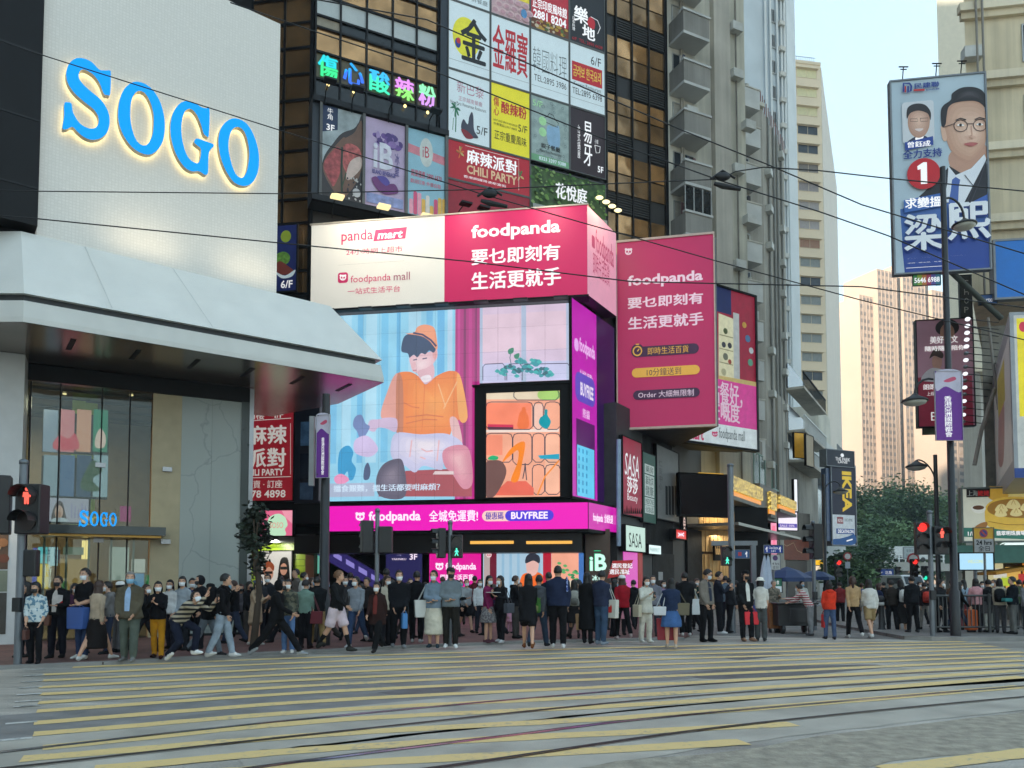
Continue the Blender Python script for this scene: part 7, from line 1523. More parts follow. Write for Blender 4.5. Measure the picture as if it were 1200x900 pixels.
t,A=board(Fr.vp(904,28,-9000),904,678,916,694,'stall_sign','small green and white sign board under the navy parasol','sign',thick=.05,frame=.02,face=mat((56,130,104),.5));A.rect(904.2,687,916,694,SWH);A.text('OPEN',906,680,914,685,TW) if False else A.text('小食',907,680,913,685,TW);A.done(t)
MB().tube([at(910,694,28),Vector((at(910,694,28).x,28,.006))],.02,GREYM,6).build('post',t)
t,A=board(Fr.vp(1059,95,-9000),1059.5,641.5,1076,654,'direction_sign','pale road direction board hanging in front of the flyover','sign',thick=.2,frame=.08,fm=GREYM,face=mat((170,180,182),.5));A.text('東區走廊',1062,643.5,1074,647,GT);A.text('Island East',1062,648.5,1074,652,GT);A.done(t)
t,A=board(Fr.vp(1031,82,-9000),1031.5,667,1047,678,'direction_sign','blue road direction board beside the white van','sign',thick=.2,frame=.08,fm=GREYM,face=mat((36,74,150),.5,emit=.06));A.text('↖ 北角',1033,669,1045,673,TW);A.done(t);MB().tube([at(1039,678,82.1),Vector((at(1039,678,82.1).x,82.1,0))],.1,GREYM,8).build('post',t)
for px,py,Y,lb in ((993,652,64,'round traffic sign on the dark street tree pole'),(1070,655,44,'round traffic sign above the farther red light')):
 f_=Fr.vp(px,Y,-9000);c=f_.hit(px,py);t=thing('traffic_sign',f_.pt(c[0],.006,0),lb,'sign')
 MB().fprism(f_,[(c[0]+.34*math.cos(k*.5236),c[1]+.34*math.sin(k*.5236)) for k in range(12)],0,.04,mat((170,50,56),.5)).build('plate',t);MB().fprism(f_,[(c[0]+.24*math.cos(k*.5236),c[1]+.24*math.sin(k*.5236)) for k in range(12)],.04,.05,mat((206,206,204),.5)).build('disc',t);MB().fbox(f_,c[0]-.2,c[0]+.2,c[1]-1.0,c[1]-.45,0,.04,mat((160,170,180),.5)).build('lower_plate',t);MB().tube([f_.pt(c[0],.006,-.03),f_.pt(c[0],c[1]+.3,-.03)],.04,GREYM,6).build('pole',t)
def van(px,Y,label,body,s=1.,nm='van'):
 x=at(px,690,Y).x;t=thing(nm,(x,Y,0),label,nm);m=body;P=[]
 prof=[(-2.3,.35),(-2.35,.95),(-2.1,1.15),(-1.55,1.95),(-1.3,2.05),(2.2,2.05),(2.3,1.9),(2.3,.35)]
 mb=MB();mb.add([(-.9,y,z) for y,z in prof]+[(.9,y,z) for y,z in prof],[tuple(range(7,-1,-1)),tuple(range(8,16))]+[(i,(i+1)%8,8+(i+1)%8,8+i) for i in range(8)],m);mb.build('body',t,loc=(0,0,0),bevel=.08)
 MB().add([(-.78,-2.06,1.26),(.78,-2.06,1.26),(.72,-1.6,1.92),(-.72,-1.6,1.92)],[(0,1,2,3)],mat((40,50,56),.08)).build('windscreen',t,loc=(0,-.03,0) if 0 else (0,0,0))
 for sx in (-1,1):
  MB().box((sx*.66,-2.37,.85),(.34,.06,.2),glow((255,250,230),.9)).build('headlight',t,loc=(0,0,0));MB().box((sx*.905,-.3,1.55),(.02,2.4,.5),mat((40,50,56),.1)).build('side_window',t,loc=(0,0,0))
  for y in (-1.5,1.4):MB().lathe((sx*.82,y,.33),[(.2,-.1),(.32,-.09),(.33,0),(.32,.09),(.2,.1)],BLK_M,14,'X').build('wheel',t,loc=(0,0,0))
 MB().box((0,-2.38,.6),(.5,.03,.12),mat((230,220,120),.5)).build('number_plate',t,loc=(0,0,0));t.scale=(s,s,s); return t
van(1058,66,'white van coming up the street behind the pedestrians',mat((206,208,208),.3,var=.04))
van(1036,74,'dark minibus beside the white van far down the street',mat((46,54,66),.3),1.,'van')
v3=van(1065,116,'pale vehicle crossing on the flyover',mat((206,208,206),.3),1.15,'van');v3.location.z=zf0+.3;v3.rotation_euler.z=R(90)
# ================================================================== OVERHEAD TRAM WIRES
WIRE=mat((24,24,26),.5,var=0)
def wire(pts,label,r=.008,Y=8.5,sag=.0):
 q=[]
 for p in pts:q.append(at(p[0],p[1],p[2] if len(p)>2 else Y))
 mid=q[len(q)//2];mb=MB();P=[]
 for a,b in zip(q,q[1:]):
  for k in range(8):t=k/8;P.append(a.lerp(b,t)-Vector((0,0,sag*4*t*(1-t))))
 P.append(q[-1]);mb.tube(P,r,WIRE,5);o=mb.build('overhead_wire',loc=mid); return tag(o,label,'wire')
wire([(-80,18),(35,60),(326,152),(560,226),(840,306),(1010,352),(1290,420)],'thin dark overhead wire crossing in front of the big blue letters',.0065)
wire([(180,-60),(330,-8),(500,23),(800,153),(900,193),(1010,240),(1200,297),(1300,325)],'dark overhead wire from top left past the restaurant signs to the poster',.0075)
wire([(270,3),(360,34),(500,80),(700,160),(845,212),(960,248),(1040,276),(1200,345),(1300,380)],'dark overhead wire meeting the black insulator by the balconies',.0075)
wire([(-60,221),(30,224),(325,227),(570,222),(700,216),(845,210)],'level overhead wire crossing below the big blue letters',.0065)
wire([(-60,248),(30,255),(330,285),(545,306),(740,330),(1010,336),(1290,372)],'low overhead wire crossing the white part of the long billboard',.0075)
wire([(845,210),(862,201),(895,196),(960,200),(1040,209),(1200,224),(1300,232)],'overhead wire running right from the insulator to the poster',.0075)
def fitting(px,py,label):
 p=at(px,py,8.5);t=thing('wire_fitting',p,label,'fitting')
 MB().ball(p+Vector((0,0,.02)),(.09,.04,.05),WIRE,10,7).build('insulator',t);MB().tube([p+Vector((-.1,0,-.06)),p+Vector((0,0,-.09)),p+Vector((.2,0,-.13))],[.02,.034,.02],WIRE,8).build('clamp',t);MB().tube([p+Vector((-.14,0,-.01)),p+Vector((.0,0,.09)),p+Vector((.14,0,-.0))],.014,WIRE,6).build('hanger',t)
fitting(847,209,'black wire fitting beside the angular balconies');fitting(574,229,'black wire fitting in front of the lower red panel')
# ================================================================== PEOPLE
SKIN=[mat((206,160,132),.55,var=.06),mat((190,142,114),.55,var=.06),mat((220,178,152),.55,var=.06)]
HAIRC=mat((15,12,12),.5,var=.2,sc=20);HAIRB=mat((58,36,26),.45,var=.25,sc=20);HAIRG=mat((120,116,112),.5,var=.2,sc=20);HAIRL=mat((110,78,52),.5,var=.25,sc=20)
MWHITE=mat((226,230,232),.6,var=.04);MBLUE=mat((130,178,206),.6,var=.04);MBLACK=mat((30,30,33),.6,var=.05)
def cloth(c,v=.2): return mat(tuple(int(x*(.85 if max(c)<70 else 1.)) for x in c),.9,var=v,sc=5,bump=.7,bsc=11,spec=.12)
def striped(c1,c2,sc=9.,horiz=True):
 k=('str',c1,c2,sc,horiz)
 if k in MATS: return MATS[k]
 m=bpy.data.materials.new('striped_cloth');m.use_nodes=True ;MATS[k]=m;n=m.node_tree.nodes;l=m.node_tree.links;b=n['Principled BSDF']
 tc=n.new('ShaderNodeTexCoord');w=n.new('ShaderNodeTexWave');w.bands_direction='Z' if horiz else 'X';w.inputs['Scale'].default_value=sc/6.28*2;w.inputs['Distortion'].default_value=.6
 l.new(tc.outputs['Object'],w.inputs[0]);r=n.new('ShaderNodeValToRGB');r.color_ramp.interpolation='CONSTANT';r.color_ramp.elements[0].color=(*lin(c1),1);r.color_ramp.elements[1].color=(*lin(c2),1);r.color_ramp.elements[1].position=.5
 l.new(w.outputs[0],r.inputs[0]);l.new(r.outputs[0],b.inputs['Base Color']);b.inputs['Roughness'].default_value=.85; return m
def patched(c1,c2,sc=9.,thr=.5):
 k=('pat',c1,c2,sc,thr)
 if k in MATS: return MATS[k]
 m=bpy.data.materials.new('patterned_cloth');m.use_nodes=True ;MATS[k]=m;n=m.node_tree.nodes;l=m.node_tree.links;b=n['Principled BSDF']
 tc=n.new('ShaderNodeTexCoord');w=n.new('ShaderNodeTexNoise');w.inputs['Scale'].default_value=sc;w.inputs['Detail'].default_value=2
 l.new(tc.outputs['Object'],w.inputs[0]);r=n.new('ShaderNodeValToRGB');r.color_ramp.interpolation='CONSTANT';r.color_ramp.elements[0].color=(*lin(c1),1);r.color_ramp.elements[1].color=(*lin(c2),1);r.color_ramp.elements[1].position=thr
 l.new(w.outputs[0],r.inputs[0]);l.new(r.outputs[0],b.inputs['Base Color']);b.inputs['Roughness'].default_value=.85; return m
class Src:
 """closed lofts with a region id per face; unioned later into one skin"""
 def __init__(s):s.v=[];s.f=[];s.r=[]
 def loft(s,secs,reg,n=12):
  """secs: (centre, axis u, axis v, ru, rv); reg: one id or one per span"""
  o=len(s.v);L=len(secs)
  for c,u,v,ru,rv in secs:
   for k in range(n):a=2*math.pi*k/n;s.v.append(c+u*(ru*math.cos(a))+v*(rv*math.sin(a)))
  for i in range(L-1):
   for k in range(n):
    j=(k+1)%n;s.f.append((o+i*n+k,o+i*n+j,o+(i+1)*n+j,o+(i+1)*n+k));s.r.append(reg if isinstance(reg,int) else reg[i])
  a_=len(s.v);s.v.append(secs[0][0]);s.v.append(secs[-1][0]);r0=reg if isinstance(reg,int) else reg[0];r1=reg if isinstance(reg,int) else reg[-1]
  for k in range(n):
   j=(k+1)%n;s.f.append((a_,o+j,o+k));s.r.append(r0);s.f.append((a_+1,o+(L-1)*n+k,o+(L-1)*n+j));s.r.append(r1)
 def limb(s,pts,rad,reg,n=10,flat=1.):
  secs=[]
  for i,p in enumerate(pts):
   t=(pts[min(i+1,len(pts)-1)]-pts[max(i-1,0)]).normalized();u=Vector((1,0,0));u=(u-t*u.dot(t));u=u.normalized() if u.length>.1 else Vector((0,1,0));v=t.cross(u).normalized()
   secs.append((p,u,v,rad[i],rad[i]*flat))
  s.loft(secs,reg,n)
SKINR,TOP,BOT,SHOL,SHOR,SOCK,INN=range(7)
X,Y_,Z_=Vector((1,0,0)),Vector((0,1,0)),Vector((0,0,1))
def rotx(v,a): return Vector((v.x,v.y*math.cos(a)-v.z*math.sin(a),v.y*math.sin(a)+v.z*math.cos(a)))
def rotz(v,a): return Vector((v.x*math.cos(a)-v.y*math.sin(a),v.x*math.sin(a)+v.y*math.cos(a),v.z))
def voxel(v,f,size,smooth=2):
 me=bpy.data.meshes.new('tmp');me.from_pydata([tuple(p) for p in v],[],f);o=bpy.data.objects.new('tmp',me);C.objects.link(o)
 bm=bmesh.new();bm.from_mesh(me);bmesh.ops.recalc_face_normals(bm,faces=bm.faces);bm.to_mesh(me);bm.free()
 m=o.modifiers.new('r','REMESH');m.mode='VOXEL';m.voxel_size=size
 if smooth:q=o.modifiers.new('s','SMOOTH');q.factor=.5;q.iterations=smooth
 dg=bpy.context.evaluated_depsgraph_get();ev=o.evaluated_get(dg);r=bpy.data.meshes.new_from_object(ev);bpy.data.objects.remove(o);bpy.data.meshes.remove(me)
 return r
POSES={'stand':((.03,.04),(-.03,.02),(.08,.1,.25,.1),(.05,.1,.2,.1),0.0),'stand2':((.1,.16),(-.04,.02),(.05,.12,.35,.3),(.12,.1,.3,.2),.02),'walk':((.42,.1),(-.38,.35),(-.35,.1,.3,.1),(.4,.1,.4,.1),.06),'walk2':((-.3,.3),(.34,.08),(.3,.1,.35,.1),(-.3,.1,.3,.1),.05),'stride':((.62,.12),(-.52,.3),(-.4,.12,.5,.1),(.45,.12,.6,.2),.12),'phone':((.05,.05),(-.05,.02),(.35,.08,1.6,.5),(.45,.1,1.75,.55),.04),'talk':((.05,.08),(-.03,.02),(.3,.12,1.3,.4),(.1,.1,.3,.1),.02),'hand_up':((.3,.05),(-.3,.3),(.5,.15,2.3,.35),(.0,.1,.25,.1),.06),'crouch':((1.1,1.4),(.45,1.15),(1.25,.1,1.0,.3),(1.3,.1,1.1,.3),.85),'bend':((.1,.15),(-.1,.05),(.9,.1,.6,.2),(.7,.1,.7,.2),.55),'reach':((.1,.1),(-.1,.02),(.1,.1,.3,.1),(.9,.5,.2,-.2),.05),'hold':((.04,.05),(-.04,.02),(.1,.1,1.0,.9),(.15,.1,1.1,.9),.0),'sign':((.05,.05),(-.05,.02),(.9,.1,1.6,.2),(.8,.1,1.7,.2),0.)}
PEOPLE=[]
def person(px,feet,head,yaw,label,pose='stand',top=(40,40,44),bot=(36,38,44),shoe=(40,40,42),hair='short',hcol=None,female=False,sleeve=1.,kind='jacket',bottom='trousers',inner=None,mask=MWHITE,skin=0,hem=None,build=1.,hoodup=False,look=(0,0),glasses=False,cap=None,z=None,topm=None,botm=None,h=None,child=False,group=None,sock=None,nm_top=None):
 z=(PZ if px<806 else (.1 if px>1058 else .006)) if z is None else z
 g=gp(px,feet,z);H=h or max(1.5,min(1.86,(feet-head)/FP*g.y*1.0));sc=H/1.72
 P=POSES[pose];lean=P[4];r_=random.Random(int(px*7+feet))
 jit=lambda a:a+r_.uniform(-.1,.1);yaw+=r_.uniform(-9,9);look=(look[0]+r_.uniform(-.4,.4),look[1]+r_.uniform(-.12,.12))
 S_=Src();w=(.93 if female else 1.04)*build;loose=1.1 if kind in ('jacket','coat','hoodie') else 1.
 hip=Vector((0,0,.92))
 def leg(side,th,kn,reg_shoe):
  th,kn=jit(th),max(0,jit(kn));a=hip+X*(side*.088*w);d1=Vector((0,-math.sin(th),-math.cos(th)));knee=a+d1*.43+X*side*.01
  a2=th-kn;d2=Vector((0,-math.sin(a2),-math.cos(a2)));ank=knee+d2*.41;fa=max(-.7,min(.5,a2*.6));fd=Vector((side*.12,-math.cos(fa),-math.sin(fa)*-1 if False else math.sin(fa)*1.0)).normalized()
  fd=Vector((side*.15,-1,.0));fd=rotx(fd,-min(0,a2)*-.7 if a2<0 else 0);fd.normalize()
  return a,knee,ank,fd,d2
 legs={}
 for side,(th,kn),rs in ((1,P[0],SHOL),(-1,P[1],SHOR)):legs[side]=(*leg(side,th,kn,rs),rs)
 low=min(min(L[2].z-.085,(L[2]+L[3]*.17).z-.06) for L in legs.values());lift=-low
 def U(v): return v+Z_*lift
 hipU=U(hip)
 for side,(a,knee,ank,fd,d2,rs) in legs.items():
  a,knee,ank=U(a),U(knee),U(ank);skirt=bottom in ('skirt','longskirt','dress','shorts')
  wide=1.32 if bottom=='wide' else 1.12 if bottom=='trousers' else 1.;rb=SKINR if skirt else BOT
  pts=[a+Z_*.03,a.lerp(knee,.3),a.lerp(knee,.7),knee,knee.lerp(ank,.35),knee.lerp(ank,.75),ank]
  rad=[.092*w,.085*w,.066*w,.056*w,.057*w,.045*w,.036];
  if not skirt:rad=[r*k for r,k in zip(rad,(1.02,1.04,1.1*wide,1.14*wide,1.1*wide,1.25*wide,1.45*wide))]
  if bottom=='shorts':S_.limb([a+Z_*.02,a.lerp(knee,.4),a.lerp(knee,.88)],[.11*w,.108*w,.105*w],BOT,12)
  S_.limb(pts,rad,[rb,rb,rb,rb,(SOCK if (sock and skirt) else rb),(SOCK if (sock and skirt) else rb)])
  up=(Z_-fd*fd.dot(Z_)).normalized();sd_=fd.cross(up);base=ank-up*.04
  S_.loft([(base-fd*.075+up*.0,sd_,up,.028,.034),(base-fd*.05,sd_,up,.036,.05),(base+fd*.02,sd_,up,.04,.052),(base+fd*.1-up*.012,sd_,up,.045,.034),(base+fd*.16-up*.02,sd_,up,.038,.024),(base+fd*.185-up*.024,sd_,up,.02,.015)],rs,10)
 def T(x,y,zz): return hipU+rotx(Vector((x,y,zz-.92)),lean)
 lean_=lean;lean=lean_
 def T(x,y,zz):v=Vector((x,y,zz-.92));c_,s_=math.cos(lean_),math.sin(lean_); return hipU+Vector((v.x,v.y*c_-v.z*s_,v.y*s_+v.z*c_))
 tu=X;tv=T(0,1,.92)-hipU
 sh_w=(.165 if female else .185)*build;q=loose
 prof=[(.83,.10,.085),(.9,.155*w,.112),(.98,.148*w,.105),(1.08,(.125 if female else .14)*w,.098),(1.2,.15*w,.112),(1.3,.168*w,.115),(1.38,sh_w,.095),(1.43,sh_w*.78,.078),(1.475,.075,.062)]
 hemz=hem if hem else (1.0 if kind in ('tee','shirt') else .93);secs=[];regs=[]
 for i,(zz,a,b) in enumerate(prof):
  k=q if zz>hemz else 1.
  secs.append((T(0,0.004*i,zz),tu,tv,a*k*build,b*k*(1.0+(.12 if build>1.05 and zz<1.25 else 0))))
  if i:regs.append(TOP if (zz+prof[i-1][0])/2>hemz else BOT)
 S_.loft(secs,regs,16)
 if kind=='coat' or (hem and hem<.9):
  zb=hem or .62;k=1.2;S_.loft([(T(0,0,1.15),tu,tv,.15*w*q,.115*q),(T(0,0,.95),tu,tv,.18*w*q,.135*q),((T(0,0,(.95+zb)/2)),tu,tv,.195*w*q,.15*q),(T(0,0,zb),tu,tv,.205*w*q,.16*q)],TOP,16)
 elif hem is None and kind in ('jacket','hoodie','sweater','tee','shirt'):S_.loft([(T(0,0,1.15),tu,tv,.15*w*q,.112*q),(T(0,0,1.0),tu,tv,.17*w*q,.125*q),(T(0,0,.9),tu,tv,.172*w*q,.126*q)],TOP,16)
 if bottom in ('skirt','longskirt','dress'):
  zb={'skirt':.52,'longskirt':.3,'dress':.48}[bottom];fl=1.25 if bottom!='longskirt' else 1.15;mid=(legs[1][1]+legs[-1][1])/2;my=U(mid).y*.5
  S_.loft([(T(0,0,1.04),tu,tv,.135*w,.1),(T(0,0,.9),tu,tv,.178*w,.132),(Vector((0,my*.5,lift+.7)),X,Y_,.19*w*fl,.16*fl),(Vector((0,my,lift+zb)),X,Y_,.2*w*fl,.185*fl)],BOT,16)
 hands={}
 for side,(f,out,el,inw) in ((1,P[2]),(-1,P[3])):
  f,out,el=jit(f),jit(out),jit(el);s0=T(side*(sh_w-.015)*1.,.01,1.4);d=Vector((0,0,-1));d=rotx(d,-f-0*lean_) if False else Vector((0,-math.sin(f),-math.cos(f)));d=Vector((side*math.sin(out),d.y*math.cos(out),d.z*math.cos(out))).normalized()
  elb=s0+d*.285;a2=f+el;d2=Vector((-side*math.sin(inw),-math.sin(a2)*math.cos(inw),-math.cos(a2)*math.cos(inw))).normalized();wr=elb+d2*.25
  s1=s0+Vector((-side*.05,0,.005));R0=.058*w*q
  pts=[s1,s0,s0.lerp(elb,.5),elb,elb.lerp(wr,.5),wr];rad=[.05*w,R0,.05*w*q,.044*w*q,.041*w*q,.034*(1.15 if sleeve>.8 else .9)]
  rr=[TOP,TOP,TOP if sleeve>.35 else SKINR,TOP if sleeve>.6 else SKINR,TOP if sleeve>.8 else SKINR]
  if sleeve<=.5:rad[3:]=[.038,.036,.026]
  S_.limb(pts,rad,rr,10)
  up=d2.orthogonal().normalized();lat=Vector((0,-1,0))-d2*d2.y*-1;lat=(Vector((0,-1,.001))-d2*Vector((0,-1,.001)).dot(d2));lat=lat.normalized() if lat.length>.05 else X;nrm=d2.cross(lat).normalized()
  S_.loft([(wr-d2*.02,lat,nrm,.026,.02),(wr+d2*.03,lat,nrm,.036,.017),(wr+d2*.075,lat,nrm,.04,.015),(wr+d2*.095,lat,nrm,.036,.012)],SKINR,8);hands[side]=(wr,d2,lat,nrm)
 S_.limb([T(0,.01,1.42),T(0,-.0,1.49),T(0,-.015,1.56)],[.062,.052,.05],SKINR,10)
 hc=T(0,-.02,1.535);ly_,lp=look
 def Hd(x,y,zz):v=Vector((x,y,zz));v=Vector((v.x,v.y*math.cos(lp)-v.z*math.sin(lp),v.y*math.sin(lp)+v.z*math.cos(lp))); return hc+rotz(v,ly_)
 hu=rotz(X,ly_);hv=Hd(0,1,0)-hc
 HP_=[(-.03,.03,.032,-.035),(-.012,.05,.056,-.028),(.03,.064,.076,-.014),(.075,.072,.09,-.004),(.115,.076,.097,.004),(.15,.073,.094,.01),(.175,.058,.076,.012),(.192,.03,.04,.012)]
 S_.loft([(Hd(0,y,zz),hu,hv,a,b) for zz,a,b,y in HP_],SKINR,14)
 S_.loft([(Hd(0,-.085,.085),hu,hv,.008,.012),(Hd(0,-.098,.055),hu,hv,.015,.022),(Hd(0,-.092,.042),hu,hv,.012,.012)],SKINR,6)
 for sd in (1,-1):S_.loft([(Hd(sd*.076,.0,.045),hv,Z_,.012,.01),(Hd(sd*.08,.006,.065),hv,Z_,.017,.02),(Hd(sd*.077,.01,.09),hv,Z_,.012,.01)],SKINR,6)
 body=voxel(S_.v,S_.f,.021 if not child else .021,2)
 sv=[tuple(v) for v in S_.v];bvh=BVHTree.FromPolygons(sv,S_.f)
 reg=[]
 for p in body.polygons:
  loc,nr,idx,dist=bvh.find_nearest(p.center);reg.append(S_.r[idx] if idx is not None else 0)
 TM=topm or cloth(top);BM=botm or cloth(bot);SM=cloth(shoe);SK=SKIN[skin];SO=cloth(sock) if sock else SM
 cols=[SK,TM,BM,SM,SM,SO]
 pname='person';t=thing(pname,(g.x,g.y,z),label,'person',group,R(yaw));t.scale=(sc,sc,sc)
 vs=[v.co.copy() for v in body.vertices];no=[v.normal.copy() for v in body.vertices];fs=[tuple(p.vertices) for p in body.polygons];bpy.data.meshes.remove(body)
 cov=[0.]*len(vs)
 for f,r in zip(fs,reg):
  for i in f:cov[i]=max(cov[i],1. if r in (TOP,BOT) else .5 if r else 0)
 bv=[v-n*(.007*c) for v,n,c in zip(vs,no,cov)]
 mb=MB();mb.ms=[SK,TM,BM,SM,SO];mp={0:0,TOP:1,BOT:2,SHOL:3,SHOR:3,SOCK:4}
 mb.v=[tuple(v) for v in bv];mb.f=[list(f) for f in fs];mb.m=[mp[r] for r in reg];mb.sm=[True]*len(fs)
 for side,(wr,d2,lat,nrm) in hands.items():
  for k,(o_,ln) in enumerate(((-.027,.058),(-.009,.068),(.009,.064),(.026,.05))):
   b0=wr+d2*.085+lat*-o_;b1=b0+d2*ln*.5+nrm*.006*side;b2=b1+(d2*.7+nrm*.6*side*(1 if True else 1)).normalized()*ln*.5;mb.tube([b0,b1,b2],[.0095,.0088,.007],SK,5)
  b0=wr+d2*.03+lat*.03;mb.tube([b0,b0+d2*.03+lat*.022,b0+d2*.058+lat*.026],[.011,.01,.008],SK,5)
 for sd in (1,-1):
  mb.ball(Hd(sd*.03,-.086,.092),(.0125,.006,.0065),mat((238,236,232),.4,var=0),8,5);mb.ball(Hd(sd*.03,-.0905,.092),(.006,.004,.006),mat((28,20,18),.3,var=0),8,5)
  mb.tube([Hd(sd*.014,-.094,.108),Hd(sd*.032,-.094,.113),Hd(sd*.05,-.082,.108)],.0042,HAIRC,5)
 if mask is None:mb.tube([Hd(-.022,-.083,.018),Hd(0,-.092,.016),Hd(.022,-.083,.018)],.005,mat((160,84,78),.5,var=0),5)
 mb.build('body',t,loc=(0,0,0))
 def shell(ids,nm,m,off=.0):
  ff=[f for f,r in zip(fs,reg) if r in ids]
  if not ff: return
  used=sorted({i for f in ff for i in f});ix={i:k for k,i in enumerate(used)}
  s_=MB();s_.add([vs[i]+no[i]*(off+.004*math.sin(vs[i].z*23+vs[i].x*17)*math.sin(vs[i].z*41+vs[i].y*29+px)) for i in used],[tuple(ix[i] for i in f) for f in ff],m,True); return s_.build(nm,t,loc=(0,0,0))
 shell({TOP},nm_top or {'tee':'shirt','shirt':'shirt','sweater':'sweater','hoodie':'hoodie','coat':'coat'}.get(kind,'jacket'),TM,.006)
 shell({BOT},{'skirt':'skirt','longskirt':'skirt','dress':'skirt','shorts':'shorts'}.get(bottom,'trousers'),BM,.003)
 shell({SHOL},'shoe',SM,.004);shell({SHOR},'shoe',SM,.004)
 if inner:
  s_=MB();IM=cloth(inner);rows=[]
  for zz,hw in ((1.44,.02),(1.36,.05),(1.24,.055),(1.1,.05),(.98,.045)):
   row=[]
   for x in (-hw,-hw/2,0,hw/2,hw):
    o_=T(x,-.6,zz);d_=(T(x,0,zz)-o_).normalized();hit=bvh.ray_cast(o_,d_);row.append((hit[0]-d_*.016) if hit[0] is not None else T(x,-.13,zz))
   rows.append(row)
  s_.add([p for r in rows for p in r],[(i*5+k,i*5+k+1,i*5+k+6,i*5+k+5) for i in range(4) for k in range(4)],IM,True);s_.build('inner_shirt',t,loc=(0,0,0))
 if kind in ('jacket','coat','shirt') and not hoodup:
  s_=MB();V=[]
  for zz,k_ in ((1.425,1.45),(1.46,1.25),(1.5,1.2),(1.485,1.32)):
   for k in range(13):a=-2.7+5.4*k/12;V.append(T(.062*k_*math.sin(a),.01+.062*k_*math.cos(a),zz-.02*math.cos(a)*-1*.6))
  s_.add(V,[(i*13+k,i*13+k+1,i*13+k+14,i*13+k+13) for i in range(3) for k in range(12)],TM,True).build('collar',t,loc=(0,0,0))
 hm=hcol or HAIRC;s_=MB();n,rg=22,12
 if hair!='none':
  front_lim=.105;V=[];grid={}
  for i in range(rg+1):
   for k in range(n):
    a=2*math.pi*k/n;ph=math.pi*.64*i/rg;jz=r_.uniform(-.003,.003)
    q_=1+r_.uniform(-.03,.06);grid[i,k]=Hd(.088*q_*math.sin(ph)*math.sin(a),.012-.112*q_*math.sin(ph)*math.cos(a),.098+.112*q_*math.cos(ph)+jz)
  idx={};vs_=[];fs_=[]
  for key,v in grid.items():idx[key]=len(vs_);vs_.append(v)
  for i in range(rg):
   for k in range(n):
    a=2*math.pi*(k+.5)/n;a=a if a<math.pi else 2*math.pi-a;ph=math.pi*.64*(i+.5)/rg;zz=math.cos(ph)
    lim=.52 if a<.75 else (.3 if a<1.1 else (-.05 if a<1.5 else -.42));lim=lim-(.0 if hair=='short' else .12)
    if zz>lim:fs_.append((idx[i,k],idx[i,(k+1)%n],idx[i+1,(k+1)%n],idx[i+1,k]))
  s_.add(vs_,fs_,hm,True)
  if hair in ('long','bob','pony','bun'):
   L={'long':-.3,'bob':-.06,'pony':-.02,'bun':.0}[hair];sec=[]
   for t_ in range(7):
    zz=.1+(L-.1)*t_/6;wd=.086+.012*math.sin(t_*.6);bk=.055+.03*(t_/6 if hair=='long' else .3)
    sec.append((wd if hair!='long' or t_<5 else wd*(1-.2*(t_-4)),bk,zz))
   m_=11;vv=[];ff=[]
   for wd,bk,zz in sec:
    for k in range(m_):
     a=-1.85+3.7*k/(m_-1);vv.append(Hd(wd*1.05*math.sin(a),.02+(bk+.035)*math.cos(a)+r_.uniform(-.004,.004),zz))
   for i in range(6):
    for k in range(m_-1):ff.append((i*m_+k,i*m_+k+1,(i+1)*m_+k+1,(i+1)*m_+k))
   s_.add(vv,ff,hm,True);s_.add([v+(hc-v)*.0+Vector((0,0,0))-hv*-.0 for v in vv],[f[::-1] for f in ff],hm,True) if False else None
  if hair=='pony':s_.tube([Hd(0,.1,.12),Hd(0,.15,.1),Hd(0,.15,0),Hd(0,.13,-.12),Hd(0,.12,-.2)],[.025,.035,.036,.03,.008],hm,8)
  if hair=='bun':s_.ball(Hd(0,.09,.19),.05,hm,10,8)
  s_.build('hair',t,loc=(0,0,0))
 if hoodup:
  s_=MB();V=[];F=[];n_=14
  for i in range(9):
   for k in range(n_):
    a=-2.25+4.5*k/(n_-1);ph=math.pi*.85*i/8
    V.append(Hd(.1*math.sin(ph)*math.sin(a),.02+.118*math.sin(ph)*math.cos(a),.085+.128*math.cos(ph)))
  for i in range(8):
   for k in range(n_-1):F.append((i*n_+k,i*n_+k+1,(i+1)*n_+k+1,(i+1)*n_+k))
  s_.add(V,F,TM,True).build('hood',t,loc=(0,0,0))
 elif kind=='hoodie':MB().ball(T(0,.1,1.43),(.11,.06,.06),TM,12,8).build('hood',t,loc=(0,0,0))
 if mask is not None:
  V=[];F=[]
  for i in range(6):
   zz=-.022+.088*i/5
   for k in range(9):
    a=-1.15+2.3*k/8;rx=(.058,.066,.07,.073,.074,.074)[i];ry=(.088,.1,.106,.11,.108,.1)[i]
    V.append(Hd(rx*math.sin(a),-.0-ry*math.cos(a),zz))
  for i in range(5):
   for k in range(8):F.append((i*9+k,i*9+k+1,(i+1)*9+k+1,(i+1)*9+k))
  s_=MB().add(V,F,mask,True)
  for sd in (1,-1):s_.tube([Hd(sd*.068,-.04,.04),Hd(sd*.08,.0,.07)],.003,mask,4)
  s_.build('face_mask',t,loc=(0,0,0))
 if glasses:
  s_=MB()
  for sd in (1,-1):s_.tube([Hd(sd*.032+.022*math.cos(k*.7854),-.103,.092+.018*math.sin(k*.7854)) for k in range(9)],.0035,BLK_M,4);s_.tube([Hd(sd*.054,-.1,.096),Hd(sd*.078,-.02,.098)],.003,BLK_M,4)
  s_.tube([Hd(-.011,-.106,.094),Hd(.011,-.106,.094)],.003,BLK_M,4);s_.build('glasses',t,loc=(0,0,0))
